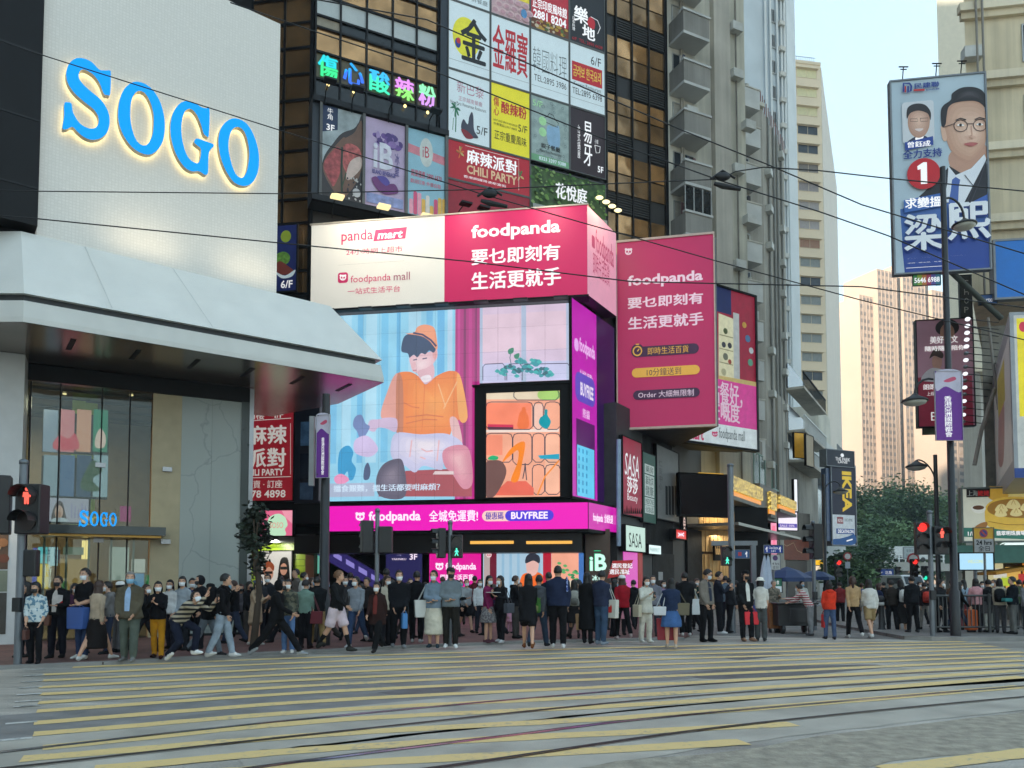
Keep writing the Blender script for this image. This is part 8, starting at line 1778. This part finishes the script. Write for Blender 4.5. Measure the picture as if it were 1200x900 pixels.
 if cap:
  kd,cc=cap;cm=cloth(cc);s_=MB();n_=18;V=[];F=[]
  rr_=((0,.212),(.05,.208),(.082,.188),(.094,.16),(.097,.128)) if kd!='beret' else ((0,.215),(.07,.212),(.12,.196),(.118,.168),(.09,.145))
  if kd=='bucket':rr_=rr_[:-1]+((.1,.13),(.14,.098))
  for a_,zz in rr_:
   for k in range(n_):a=2*math.pi*k/n_;V.append(Hd(a_*math.sin(a),.012-a_*1.18*math.cos(a),zz))
  for i in range(len(rr_)-1):
   for k in range(n_):F.append((i*n_+k,i*n_+(k+1)%n_,(i+1)*n_+(k+1)%n_,(i+1)*n_+k))
  s_.add(V,F,cm,True)
  if kd=='cap':s_.add([Hd(.075*math.sin(a),.012-.108*math.cos(a),.135) for a in (-1,-.5,0,.5,1)]+[Hd(.085*math.sin(a),-.01-.175*math.cos(a)**.5,.122) for a in (-.8,-.4,0,.4,.8)],[(i,i+1,i+6,i+5) for i in range(4)],cm,True)
  s_.build('hat',t,loc=(0,0,0))
 t['_h']=sc
 M_=Matrix.Translation(Vector((g.x,g.y,z)))@Matrix.Rotation(R(yaw),4,'Z')@Matrix.Scale(sc,4)
 W_=lambda v:M_@v
 info=dict(root=t,W=W_,T=lambda x,y,zz:W_(T(x,y,zz)),hand={s:W_(h_[0]+h_[1]*.08) for s,h_ in hands.items()},yaw=R(yaw),sc=sc,sh=lambda s:W_(T(s*sh_w*.8,0,1.44)))
 del t['_h'];PEOPLE.append(info); return info
def at_back(o,p,dy,zc_):o.location=p['T'](0,dy,zc_);o.rotation_euler=(0,0,p['yaw'])
def backpack(p,label,col,col2=None,s=1.,dy=.2,zc_=1.2):
 t=thing('backpack',p['T'](0,dy,zc_),label,'backpack',None,p['yaw']);m=cloth(col);m2=cloth(col2 or tuple(int(v*.75) for v in col));s*=p['sc']
 MB().lathe((0,0,0),[(.05*s,-.22*s),(.14*s,-.2*s),(.155*s,0),(.14*s,.15*s),(.06*s,.22*s)],m,12).build('body',t,loc=(0,0,0)).scale=(1,.62,1)
 MB().lathe((0,.07*s,-.08*s),[(.05*s,-.1*s),(.1*s,-.08*s),(.1*s,.06*s),(.04*s,.09*s)],m2,10).build('pocket',t,loc=(0,0,0))
 for sd in (-1,1):MB().tube([(sd*.09*s,-.08*s,.18*s),(sd*.12*s,-.2*s,.24*s),(sd*.13*s,-.31*s,.1*s),(sd*.13*s,-.24*s,-.1*s),(sd*.1*s,-.08*s,-.16*s)],.018*s,m2,6).build('strap',t,loc=(0,0,0))
 return t
def hand_bag(p,side,label,col,size=(.34,.12,.36),drop=.2,nm='shopping_bag',cat='bag',yaw=None,emb=None,shoulder=False,off=(0,0)):
 h=p['sh'](side)+Vector((0,0,0)) if shoulder else p['hand'][side];s=p['sc'];m=mat(col,.6,var=.08)
 top=h-Vector((0,0,drop));side_v=Vector((math.cos(p['yaw']),math.sin(p['yaw']),0))*side;fw=Vector((math.sin(p['yaw']),-math.cos(p['yaw']),0))
 if shoulder:top+=side_v*(.13+off[0])+fw*off[1]
 t=thing(nm,top-Vector((0,0,size[2])),label,cat,None,p['yaw']+(R(90) if yaw is None else R(yaw)));w,d,hh=size
 mb=MB();e=.9;mb.hexa([(-w/2*e,-d/2*e,0),(w/2*e,-d/2*e,0),(w/2*e,d/2*e,0),(-w/2*e,d/2*e,0),(-w/2,-d/2*.8,hh),(w/2,-d/2*.8,hh),(w/2,d/2*.8,hh),(-w/2,d/2*.8,hh)],m);mb.build('body',t,loc=(0,0,0),bevel=.015)
 L=Matrix.Rotation(-t.rotation_euler.z,4,'Z')@((h+Vector((0,0,.0)))-t.location)
 for y in (-d*.3,d*.3):MB().tube([(-w*.25,y,hh-.01),(-w*.12+L.x*.8,y*.5+L.y*.8,L.z*.8+hh*.2),(L.x,L.y+y*.2,L.z),(w*.12+L.x*.8,y*.5+L.y*.8,L.z*.8+hh*.2),(w*.25,y,hh-.01)],.011,mat(tuple(int(v*.8) for v in col),.6),6).build('handle',t,loc=(0,0,0))
 if emb:
  for sy in (-1,1):MB().add([(x*w,sy*(d/2*.9+.012),z*hh) for x,z in ((-.2,.3),(.2,.3),(.22,.6),(.16,.75),(.06,.62),(-.06,.62),(-.16,.75),(-.22,.6))],[tuple(range(8)) if sy<0 else tuple(range(7,-1,-1))],mat(emb,.6)).build('emblem',t,loc=(0,0,0))
 return t
# --- the crowd: (photo column, feet row, head row, facing: 0 = at the viewer, 180 = away, 90 = right, -90 = left)
NAVYC=(34,40,58);BLKC=(30,30,33);JEAN=(70,88,116);LJEAN=(150,164,178);KHAKI=(140,116,78);GREYC=(120,124,128);WHT_=(214,214,208)
a=person(40,778,686,15,'woman in white and blue patterned top with black mask beside the left traffic pole','stand2',female=True,hair='bob',kind='shirt',topm=patched((196,206,206),(96,132,152),14,.52),bot=BLKC,shoe=BLKC,mask=MBLACK,sleeve=.7)
hand_bag(a,-1,'small brown handbag held by the woman in the patterned top',(86,52,44),(.2,.08,.18),.08,'handbag')
person(29,770,689,-20,'person in dark clothes with white mask half hidden behind the patterned top woman','stand',female=True,hair='long',top=(40,42,50),bot=(40,42,50))
a=person(66,771,677,5,'person in black jacket with white and red shoulder panels and black mask','talk',top=BLKC,bot=(32,34,44),mask=MBLACK,inner=(196,190,184),kind='jacket',build=1.06)
MB().add([a['root'].matrix_world.inverted()@a['T'](x,-.135 if abs(x)<.16 else -.1,zz) for x,zz in ((.04,1.44),(.17,1.42),(.16,1.3),(.05,1.2))],[(0,1,2,3)],cloth((206,200,196))).build('jacket_panel',a['root'],loc=(0,0,0));MB().add([a['root'].matrix_world.inverted()@a['T'](x,-.14 if abs(x)<.16 else -.105,zz) for x,zz in ((.05,1.2),(.16,1.3),(.165,1.25),(.06,1.14))],[(0,1,2,3)],cloth((180,40,44))).build('jacket_panel',a['root'],loc=(0,0,0))
hand_bag(a,-1,'brown shoulder bag of the person with red shoulder panels',(104,66,52),(.26,.1,.2),.5,'handbag',shoulder=True,yaw=0,off=(-.1,.14))
a=person(98,772,668,-10,'tall man in black t-shirt with white mask behind the beige vest woman','hold',top=BLKC,kind='tee',sleeve=.45,bot=(52,66,96),shoe=WHT_)
hand_bag(a,-1,'big blue patterned cloth bag carried by the man in black t-shirt',(58,92,160),(.42,.2,.42),.04,'tote_bag',yaw=0)
a=person(112,773,679,170,'woman with long brown hair seen from behind in beige vest and dark skirt','walk2',female=True,hair='long',hcol=HAIRB,top=(176,158,136),kind='sweater',bottom='longskirt',bot=(40,36,36),shoe=WHT_)
a=person(151,775,672,5,'grey haired man in olive brown blazer with blue shirt and blue mask','stand2',top=(86,80,66),inner=(150,176,206),bot=(84,92,84),shoe=(116,116,114),mask=MBLUE,hcol=HAIRG,build=1.08,hem=.84)
person(139,764,683,160,'person in white cap behind the man in the olive blazer','stand',top=(46,46,50),bot=(110,110,112),cap=('cap',(220,220,216)),shoe=BLKC)
a=person(184,772,683,10,'woman in black jacket with white collar and mustard yellow trousers','phone',female=True,hair='bob',top=BLKC,inner=None,bot=(190,134,36),shoe=(60,30,30))
person(198,762,681,-15,'woman in glasses and white top behind the mustard trousers woman','stand',female=True,hair='long',top=(190,190,188),bot=(50,50,60),glasses=True)
person(213,762,677,-10,'woman with black hair in pale grey sweater behind the crouching man','stand2',female=True,hair='long',top=(150,158,164),kind='sweater',bot=(44,46,52))
a=person(207,773,700,75,'man in striped black and cream sweater crouching to take a photograph','crouch',topm=striped((34,34,36),(176,164,142),11),kind='sweater',bot=(36,40,58),shoe=(226,226,224),h=1.72,look=(0,-.3))
ph=thing('phone',a['hand'][1]+Vector((.03,-.01,.03)),'phone held up by the crouching man in the striped sweater','phone',None,a['yaw']);MB().box((0,0,0),(.08,.012,.16),mat((30,30,34),.3)).build('case',ph,loc=(0,0,0),bevel=.006);MB().box((0,.0075,.05),(.025,.003,.03),GREYM).build('camera_lens',ph,loc=(0,0,0))
person(233,760,676,-30,'person in dark hooded top standing behind the crouching man','stand',top=(34,34,38),bot=(36,36,42),hoodup=True,kind='hoodie',mask=MBLACK)
a=person(243,768,684,80,'person in black cap and jacket with grey jeans walking right','walk',top=BLKC,bot=(112,122,132),cap=('cap',(30,30,32)),shoe=(60,60,64),mask=MBLACK)
a=person(260,770,673,95,'man in black jacket and pale jeans raising a hand to his face','hand_up',top=BLKC,botm=cloth(LJEAN,.25),shoe=(206,206,204),mask=None,hair='short')
backpack(a,'black backpack on the man in pale jeans',(26,26,30),s=1.15)
a=person(299,756,686,75,'person in blue grey beret and beige hooded coat facing right','phone',female=True,hair='bob',top=(168,146,122),kind='coat',hem=.6,bottom='shorts',bot=(150,130,110),shoe=(200,196,190),cap=('beret',(104,120,160)),h=1.52)
hand_bag(a,1,'small dark bag of the person in the beige coat',(40,40,46),(.2,.08,.14),.3,'handbag',shoulder=True)
person(303,750,676,10,'woman with white mask behind the person in the beret','stand',female=True,hair='long',top=(60,60,66),bot=(40,40,46))
person(313,749,674,-20,'dark haired man half hidden behind the hooded striding person','stand',top=(50,52,58),bot=(40,40,46))
a=person(323,768,672,85,'person in black hooded top striding right in grey trainers','stride',top=(26,26,29),bot=(30,30,33),shoe=(142,146,150),hoodup=True,kind='hoodie',mask=MBLACK,hair='short')
a=person(337,766,680,10,'woman in dark camouflage jacket and blue jeans with white shoes','stand2',female=True,hair='pony',topm=patched((52,56,48),(92,90,74),10),bot=(88,116,158),shoe=(220,220,218))
person(346,744,668,-60,'older man in grey coat farther back, without mask','stand',top=(104,98,94),bot=(60,58,58),mask=None,hair='short')
person(355,745,672,95,'man in white shirt farther back looking right','stand',top=(206,206,202),kind='shirt',bot=(50,50,56))
a=person(357,760,681,170,'person in grey green shirt seen from behind','talk',top=(112,138,126),kind='shirt',bot=(34,34,38),shoe=(52,40,40),sleeve=.7)
hand_bag(a,-1,'dark red sling bag beside the person in the grey green shirt',(110,36,46),(.3,.12,.28),.45,'sling_bag',shoulder=True,yaw=0)
person(371,759,674,200,'man in black jacket and khaki trousers seen from behind','walk',top=(30,31,34),bot=KHAKI,shoe=(50,50,54))
a=person(394,763,668,70,'young man with brown hair in black sweater and pale pink shorts','walk',top=(32,33,36),kind='sweater',bottom='shorts',bot=(214,196,204),shoe=(66,66,62),sock=(34,34,36),hcol=HAIRL,mask=None)
person(404,750,677,20,'person with white mask behind the young man in shorts','stand',top=(64,62,64),bot=(44,46,56))
a=person(417,758,676,-10,'man in grey sweater and blue jeans with white mask','walk2',top=(136,142,150),kind='sweater',bot=(58,76,108),shoe=(196,196,196))
hand_bag(a,-1,'grey messenger bag across the man in the grey sweater',(84,86,86),(.26,.1,.22),.5,'messenger_bag',shoulder=True,yaw=0)
person(430,752,678,-25,'person in dark coat between the grey sweater and the brown coat','stand',top=(52,46,48),bot=(36,36,40),mask=None)
a=person(442,763,680,-15,'woman in dark brown coat and wide black trousers with white mask','walk',female=True,hair='bob',top=(58,38,36),kind='coat',hem=.72,bottom='wide',bot=(28,28,30),shoe=(50,46,46),inner=(110,50,46))
person(452,757,676,60,'woman in cream jacket behind the woman in the dark brown coat','talk',female=True,hair='long',hcol=HAIRB,top=(196,186,166),bot=(44,44,50))
person(452,744,667,190,'tall man in dark hood near the traffic light with two dark heads','stand',top=(40,40,44),bot=(36,36,40))
a=person(467,760,670,10,'man in black puffer jacket and black trousers with white mask','stand2',top=(28,29,33),bot=(30,30,34),shoe=(130,132,134),build=1.08)
hand_bag(a,1,'blue plastic bag carried by the man in the black puffer jacket',(70,130,190),(.26,.14,.34),.06,'plastic_bag')
person(488,753,671,178,'man dressed all in black seen from behind left of the tote bag woman','stand',top=(30,30,33),bot=(28,28,31),shoe=(180,180,180),build=1.05)
a=person(508,759,670,-10,'woman in grey blue denim jacket and long cream skirt with white mask','hold',female=True,hair='short',top=(116,132,146),bottom='longskirt',bot=(204,198,180),shoe=(46,62,70))
hand_bag(a,-1,'big white tote bag on the woman in the cream skirt',(206,206,200),(.38,.14,.4),.38,'tote_bag',shoulder=True,yaw=20)
a=person(528,759,667,10,'man in grey zipped jacket and dark trousers beside the cream skirt woman','hold',top=(112,122,128),bot=(46,44,40),shoe=(226,226,224),mask=MBLACK,cap=('cap',(60,60,60)))
hand_bag(a,-1,'small black crossbody bag on the man in the grey zipped jacket',(44,44,46),(.2,.09,.2),.42,'crossbody_bag',shoulder=True,yaw=0)
person(546,741,678,30,'woman in pale grey hoodie and black shorts farther back','walk',female=True,hair='short',top=(150,154,156),kind='hoodie',bottom='shorts',bot=(30,30,34),shoe=(40,36,36))
person(562,742,680,20,'person in white shirt left of the magenta top woman','stand',female=True,hair='bob',top=(204,206,206),kind='shirt',bot=(46,48,58))
a=person(572,753,676,60,'woman with long hair in magenta top and grey plaid skirt','talk',female=True,hair='long',top=(128,40,84),kind='sweater',bottom='skirt',botm=patched((96,92,96),(140,136,136),22),shoe=(96,60,70))
hand_bag(a,1,'dark grey handbag of the woman in the magenta top',(62,62,66),(.3,.12,.24),.42,'handbag',shoulder=True)
a=person(587,753,676,-25,'woman in black with white mask reading papers','phone',female=True,hair='long',top=(36,36,40),bot=(34,34,38),shoe=(196,196,196),kind='sweater')
pp=thing('papers',(a['hand'][1]+a['hand'][-1])/2+Vector((0,0,.03)),'open papers in the hands of the woman in black','papers',None,a['yaw']);MB().box((0,0,0),(.3,.22,.012),mat((206,206,200),.6)).build('sheets',pp,loc=(0,0,0))
hand_bag(a,1,'grey leather handbag on the arm of the woman reading papers',(72,76,84),(.34,.14,.24),.4,'handbag',shoulder=True)
person(598,742,712,20,'small child in a pink coat near the shop window screens','stand',female=True,hair='bob',top=(206,150,170),kind='coat',hem=.6,bot=(190,140,160),mask=None,h=.95)
a=person(619,760,671,175,'woman with long black hair in black coat and brown boots walking away','walk',female=True,hair='long',top=(32,32,36),kind='coat',hem=.66,bottom='shorts',bot=(34,34,38),shoe=(122,74,46))
a=person(631,758,673,165,'person in grey hoodie with jeans seen from behind, pink folder at the side','walk2',top=(84,88,94),kind='hoodie',bot=(56,70,92),shoe=(50,50,56))
backpack(a,'small green backpack hanging low beside the black coat woman',(66,112,52),(120,130,80),.85,.2,1.02)
fo=thing('folder',a['T'](.17,.14,1.24),'bright pink folder under the arm of the person in the grey hoodie','folder',None,a['yaw']+R(12));MB().box((0,0,0),(.24,.02,.34),mat((226,70,100),.5)).build('cover',fo,loc=(0,0,0),bevel=.004)
person(643,748,672,180,'man in navy coat behind the grey hoodie person','stand',top=(34,40,56),bot=(36,36,42))
a=person(654,759,664,185,'tall man in navy jacket and black trousers seen from behind','stand',top=(38,46,70),bot=(28,28,31),shoe=(206,206,206),build=1.06)
MB().add([a['root'].matrix_world.inverted()@a['T'](x,y,zz) for x,y,zz in ((-.16,.12,1.4),(-.19,.1,1.38),(-.2,.11,1.1),(-.16,.135,1.1))],[(0,1,2,3)],patched((44,60,130),(150,170,210),26)).build('jacket_panel',a['root'],loc=(0,0,0))
a=person(673,749,678,178,'schoolgirl in black skirt and knee socks seen from behind','walk',female=True,hair='bob',top=(64,62,62),kind='sweater',bottom='skirt',bot=(44,42,44),shoe=(36,34,34),sock=(60,50,50))
backpack(a,'pale grey backpack on the schoolgirl',(150,150,142),None,1.)
a=person(688,754,672,160,'woman with long black hair in long black dress holding a paper bag','stand',female=True,hair='long',top=(30,30,32),kind='coat',hem=.34,bot=BLKC,shoe=(40,36,36))
hand_bag(a,1,'brown paper bag carried by the woman in the long black dress',(168,132,92),(.36,.16,.4),.1,'paper_bag',yaw=0)
a=person(705,755,670,130,'man in navy vest with grey sleeves and blue jeans looking right','stand2',top=(48,54,76),bot=(62,82,108),shoe=(140,150,162),mask=None,build=1.05)
hand_bag(a,-1,'white tote bag with a red cat shaped emblem',(216,214,204),(.42,.14,.44),.4,'tote_bag',shoulder=True,yaw=-10,emb=(206,50,44),off=(-.05,.06))
a=person(727,744,674,5,'person hidden behind the red placard they hold up','sign',top=(56,56,60),bot=(44,44,50),h=1.66)
pf=Vector((at(726,667,22.4)));pl=thing('placard',pf,'red protest placard with white characters held up on a stick','placard');fr_=Fr((pf.x,pf.y),(1,0));zc0=pf.z
MB().fprism(fr_,[(-.36,-.27+zc0),(.2,-.17+zc0),(.4,.27+zc0),(-.2,.24+zc0)],0,.02,mat((196,44,44),.5,emit=.08)).build('board',pl);MB().tube([pf+Vector((-.02,.03,.1)),a['hand'][1]],.014,mat((170,140,90),.6),6).build('stick',pl)
A=Art(fr_,.02);A.P=lambda fx,fy:(-.36+fx*.7+(1-fy)*.1,zc0+.22-fy*.42);A.text('選民登記',.12,.12,.92,.46,TW,.03);A.text('選民福祉',.08,.54,.86,.88,TW,.03);A.done(pl)
a=person(730,750,673,178,'woman in white cap and red jacket with long brown hair seen from behind','walk',female=True,hair='long',hcol=HAIRB,top=(150,28,40),bot=(28,28,31),shoe=(176,160,160),cap=('cap',(224,224,222)))
hand_bag(a,-1,'pink paper shopping bag beside the woman in the red jacket',(226,150,170),(.32,.1,.3),.06,'shopping_bag',yaw=0)
a=person(757,753,677,15,'woman in cream white outfit looking at her phone','phone',female=True,hair='bob',top=(206,204,192),kind='coat',hem=.78,bottom='wide',bot=(206,202,190),shoe=(216,214,206))
hand_bag(a,-1,'cream shoulder bag on the woman in the white outfit',(196,188,164),(.3,.12,.3),.42,'shoulder_bag',shoulder=True)
ph=thing('phone',a['hand'][1]+Vector((0,-.02,.04)),'phone held by the woman in the cream white outfit','phone',None,a['yaw']);MB().box((0,0,0),(.075,.012,.15),mat((30,30,34),.3)).build('case',ph,loc=(0,0,0),bevel=.005)
person(766,745,676,-20,'person in grey top just behind the cream white outfit','stand',top=(120,122,132),bot=(60,62,72))
a=person(787,759,679,170,'woman in navy top and blue denim skirt with several bags, seen from behind','stand2',female=True,hair='long',top=(40,52,78),kind='sweater',bottom='skirt',bot=(66,98,146),shoe=(190,176,160),build=1.12)
hand_bag(a,1,'large dark red shopping bag left of the denim skirt woman',(140,30,44),(.42,.16,.5),.1,'shopping_bag',yaw=0)
hand_bag(a,-1,'olive handbag on the shoulder of the denim skirt woman',(104,96,74),(.3,.14,.28),.3,'handbag',shoulder=True,yaw=0)
hand_bag(a,1,'white box bag on the arm of the denim skirt woman',(206,210,214),(.3,.12,.2),.38,'box_bag',shoulder=True,yaw=0,off=(0,-.1))
a=person(803,745,672,178,'man in black seen from behind with a white and teal tote','stand',top=(32,32,35),bot=(28,28,31),shoe=(190,190,188),build=1.06)
hand_bag(a,-1,'white tote bag with teal straps beside the man in black',(216,220,220),(.34,.1,.44),.44,'tote_bag',shoulder=True,yaw=0)
a=person(828,752,665,30,'tall man in grey vest with navy sleeves and pale blue mask looking up','stand2',top=(118,112,104),bot=(28,28,31),shoe=(26,26,28),mask=mat((196,212,222),.6),glasses=True,look=(.1,.25),inner=(50,56,70))
a=person(842,743,671,85,'man in dark navy top seen in profile behind the tall man in the vest','phone',top=(38,42,54),bot=(34,34,38),shoe=(200,200,200),mask=None)
person(851,737,676,170,'person in grey denim jacket near the green man pole','stand',top=(96,110,124),bot=(40,42,50))
a=person(874,751,670,20,'man in black cap and open black jacket with white tee','stand2',top=(32,33,36),inner=(206,206,200),bot=(28,28,31),shoe=(140,110,90),cap=('cap',(28,28,30)),mask=MBLACK)
hand_bag(a,1,'bright red paper shopping bag held by the man in the black cap',(216,40,52),(.44,.14,.34),.1,'shopping_bag',yaw=0)
a=person(892,751,678,165,'person in white bucket hat and white shirt with wide grey trousers','stand',female=True,hair='bob',top=(206,204,196),kind='shirt',bottom='wide',bot=(76,80,80),shoe=(60,60,60),cap=('bucket',(222,218,206)),sleeve=.6)
hand_bag(a,1,'blue and black sports bag between the black jacket and the bucket hat',(48,64,130),(.34,.16,.34),.45,'sports_bag',shoulder=True,yaw=0)
person(907,737,681,0,'street vendor in mottled shirt behind the cart','talk',topm=patched((90,86,76),(130,120,104),12),bot=(50,50,52),mask=None,hcol=HAIRG)
a=person(950,745,682,-120,'person in red and white striped top leaning over the black cart','bend',topm=striped((150,50,62),(206,196,190),13),kind='sweater',bot=(136,138,140),shoe=(70,70,74),hair='short')
a=person(973,749,682,178,'woman in bright orange red hoodie and jeans seen from behind','stand2',female=True,hair='bob',top=(216,62,40),kind='hoodie',bot=(72,88,118),shoe=(60,56,60))
hand_bag(a,1,'red plastic bag left of the orange red hoodie woman',(200,44,40),(.26,.12,.36),.1,'plastic_bag')
person(1001,748,675,172,'woman with brown ponytail in tan sweater and black trousers seen from behind','walk',female=True,hair='pony',hcol=HAIRB,top=(176,146,108),kind='sweater',bot=(28,28,31),shoe=(190,190,188))
person(1020,748,679,176,'woman with black hair in white jacket and tan shorts with bare legs','walk2',female=True,hair='long',top=(206,204,198),bottom='shorts',bot=(150,128,92),shoe=(206,206,204))
person(1046,741,681,178,'man in dark jacket reaching out an arm beside the dark post','reach',top=(58,52,48),bot=(32,32,36),shoe=(40,40,42))
a=person(1057,741,680,176,'person in long black dress seen from behind with white backpack','stand',female=True,hair='bob',top=(38,38,42),bottom='longskirt',bot=(44,42,42),shoe=(40,38,38),z=.006)
backpack(a,'white backpack on the person in the long black dress',(206,206,202),None,.95)
person(1070,741,676,182,'man in black jacket and trousers left of the right corner traffic light','stand',top=(34,36,40),bot=(30,30,34),shoe=(70,70,72),z=.1)
person(1085,738,688,178,'shorter person with red backpack and pale trousers by the corner pole','walk',female=True,top=(60,50,54),bot=(150,146,140),h=1.45)
backpack(PEOPLE[-1],'red backpack on the shorter person by the corner pole',(196,70,60),None,.9)
person(1104,741,682,30,'person in dark jacket standing behind the railing by the tallest lamp post','stand',top=(44,44,48),bot=(40,40,44))
person(1131,738,685,170,'person in pale blue top behind the railing left of the pink jacket','stand',female=True,hair='long',top=(150,172,190),kind='shirt',bot=(150,90,96))
a=person(1145,741,679,165,'woman in pink jacket with dark bag behind the railing','stand2',female=True,hair='long',top=(204,150,154),bot=(60,56,60))
hand_bag(a,-1,'dark grey bag of the woman in the pink jacket',(54,52,56),(.36,.16,.34),.4,'shoulder_bag',shoulder=True,yaw=0)
person(1160,741,683,185,'person in black top and pale trousers behind the parking plate pole','stand',top=(40,40,44),bot=(176,176,168))
a=person(1173,742,679,150,'person in beige jacket with dark backpack near the right edge','stand',female=True,hair='long',top=(190,180,160),bot=(70,70,74))
backpack(a,'dark backpack on the person in the beige jacket',(36,38,42))
a=person(1188,743,677,-100,'man in dark jacket at the right edge, with a teal folded cloth','hold',top=(36,42,50),bot=(110,112,110),mask=None)
cl_=thing('folded_cloth',(a['hand'][1]+a['hand'][-1])/2,'teal folded cloth on the arm of the man at the right edge','cloth',None,a['yaw']);MB().box((0,0,0),(.42,.2,.1),cloth((60,130,130))).build('cloth',cl_,loc=(0,0,0),bevel=.03)
person(1205,744,682,10,'person in grey hoodie cut by the right picture edge','stand',top=(110,112,116),bot=(50,50,56),kind='hoodie')
BACK=[(281,748,682,20,'back row woman with grey scarf right of the stone panels',1,(84,80,84)),(327,741,676,160,'back row man in brown jacket before the lime wall',0,(92,70,54)),(382,743,680,10,'back row woman in olive coat left of the young man in shorts',1,(84,84,62)),(410,739,672,190,'back row man in navy coat at the foot of the escalator',0,(40,46,66)),(424,742,684,-20,'back row person in wine red sweater behind the grey sweater man',1,(104,40,52)),(480,742,679,15,'back row person in mid grey jacket behind the man all in black',0,(96,98,102)),(498,739,681,175,'back row woman in teal jacket left of the denim jacket',1,(44,88,92)),(518,737,677,170,'back row man in charcoal suit behind the white tote bag',0,(58,58,64)),(540,734,680,0,'back row woman in light blue shirt near the magenta window screen',1,(130,150,176)),(556,736,676,185,'back row man in burgundy jacket before the lit window screen',0,(92,40,46)),(609,740,682,15,'back row woman in white hoodie beside the pink child',1,(196,194,190)),(664,738,679,0,'back row man in mustard jacket behind the tall navy man',0,(150,116,50)),(697,739,680,180,'back row person in slate blue coat near the brown column',1,(76,92,116)),(716,738,683,10,'back row woman in green jacket under the red placard',1,(62,92,66)),(743,738,680,185,'back row man in plain black coat beside the pink lit shop',0,(34,34,38)),(777,740,681,5,'back row woman in lilac top behind the denim skirt',1,(150,130,160)),(795,737,684,190,'back row person in camel coat left of the man in black',1,(168,134,94)),(817,738,679,0,'back row woman in dark green coat left of the tall man in the vest',1,(40,62,52)),(864,734,680,180,'back row man in black suit by the green man pole',0,(30,31,35)),(884,732,684,10,'back row woman in orange scarf behind the red paper bag',1,(176,96,50)),(940,729,680,0,'back row person in white apron behind the cart bottles',0,(196,196,190)),(985,731,683,175,'back row man in dark red jacket right of the orange red hoodie',0,(120,44,46)),(1011,728,684,170,'back row person in denim jacket between tan sweater and white jacket',0,(78,96,124)),(1037,726,684,180,'back row person in black hoodie far up the street',0,(32,33,36)),(1078,731,685,5,'back row woman in light beige coat behind the corner pole',1,(196,176,146)),(1118,737,686,175,'back row man in brown leather jacket behind the tallest lamp post',0,(86,62,48)),(1152,735,685,0,'back row woman in bright white top behind the parking plate',1,(212,212,208)),(1196,737,686,180,'back row person in dull green coat at the right edge',0,(74,86,66)),(84,765,682,60,'person in dark plum top between the red panelled jacket and the black t-shirt',1,(70,40,60)),(126,766,684,-40,'person in ash grey top behind the beige vest woman',0,(120,118,116)),(168,764,683,80,'person in black fleece between the blazer and the mustard trousers',1,(26,26,29)),(224,758,679,30,'person in deep blue top behind the crouching man',0,(40,52,92)),(274,754,680,-70,'man in dark jacket passing the stone panels leftward',0,(36,36,40)),(290,751,684,90,'woman in black coat close to the store corner',1,(28,28,31)),(333,752,678,-60,'woman in rust brown top behind the camouflage jacket',1,(126,70,46)),(364,748,678,70,'person in black cardigan between the grey green shirt and the khaki trousers',1,(28,28,30)),(380,752,679,-80,'man in faded black jacket walking left by the lamp post',0,(44,44,46)),(459,749,680,-75,'woman in dark grey coat walking left near the black puffer jacket',1,(56,56,60)),(476,747,682,85,'woman in petrol blue top walking right before the blue wall panel',1,(38,66,84)),(534,746,681,95,'person in black windbreaker behind the grey zipped jacket',0,(26,27,30)),(580,744,683,-85,'woman in dark violet jacket walking left behind the magenta top',1,(62,44,84)),(603,748,676,80,'man in black bomber jacket beside the black coat woman',0,(28,28,32)),(680,746,678,-90,'person in stone grey top walking left behind the long black dress',1,(132,128,120)),(720,746,680,100,'woman in black padded coat beneath the red placard',1,(26,26,29)),(812,743,681,-80,'woman in beige knit walking left near the gold shop front',1,(176,160,134)),(856,742,678,95,'man in dark grey suit walking right past the green man pole',0,(54,56,62)),(1030,736,683,100,'woman in dark blue coat beside the dark post',1,(38,46,74)),(1092,735,687,-90,'person in dark hooded jacket walking left behind the corner pole',0,(34,35,38)),(1124,741,684,80,'woman in black top walking right behind the railing',1,(26,26,28)),(1167,738,684,-85,'man in mid blue jacket walking left behind the railing',0,(62,86,128))]
for i,(px,fe,hd_,yw,lb,fem,col) in enumerate(BACK):
 person(px,fe,hd_,yw+rng.uniform(-12,12),lb,('walk','stand2','walk2','talk','walk','phone')[i%6],top=col,bot=rng.choice(((34,34,38),(52,60,80),(70,66,62),(44,44,50))),female=bool(fem),hair=('long','bob','pony')[i%3] if fem else 'short',hcol=rng.choice((HAIRC,HAIRC,HAIRB)),kind=('jacket','sweater','hoodie')[i%3],mask=rng.choice((MWHITE,MWHITE,MBLUE,MBLACK)),skin=i%3)
# --- the air: far things fade a little
hz=bpy.data.materials.new('air');hz.use_nodes=True ;_hn=hz.node_tree.nodes;_hn.remove(_hn['Principled BSDF'])
_pv=_hn.new('ShaderNodeVolumePrincipled');_pv.inputs['Color'].default_value=(.82,.92,1,1);_pv.inputs['Density'].default_value=.0005
hz.node_tree.links.new(_pv.outputs[0],_hn['Material Output'].inputs['Volume'])
_b=MB();_b.box((0,0,84.5),(1800,1800,171),hz);tag(_b.build('haze'),kind='stuff')
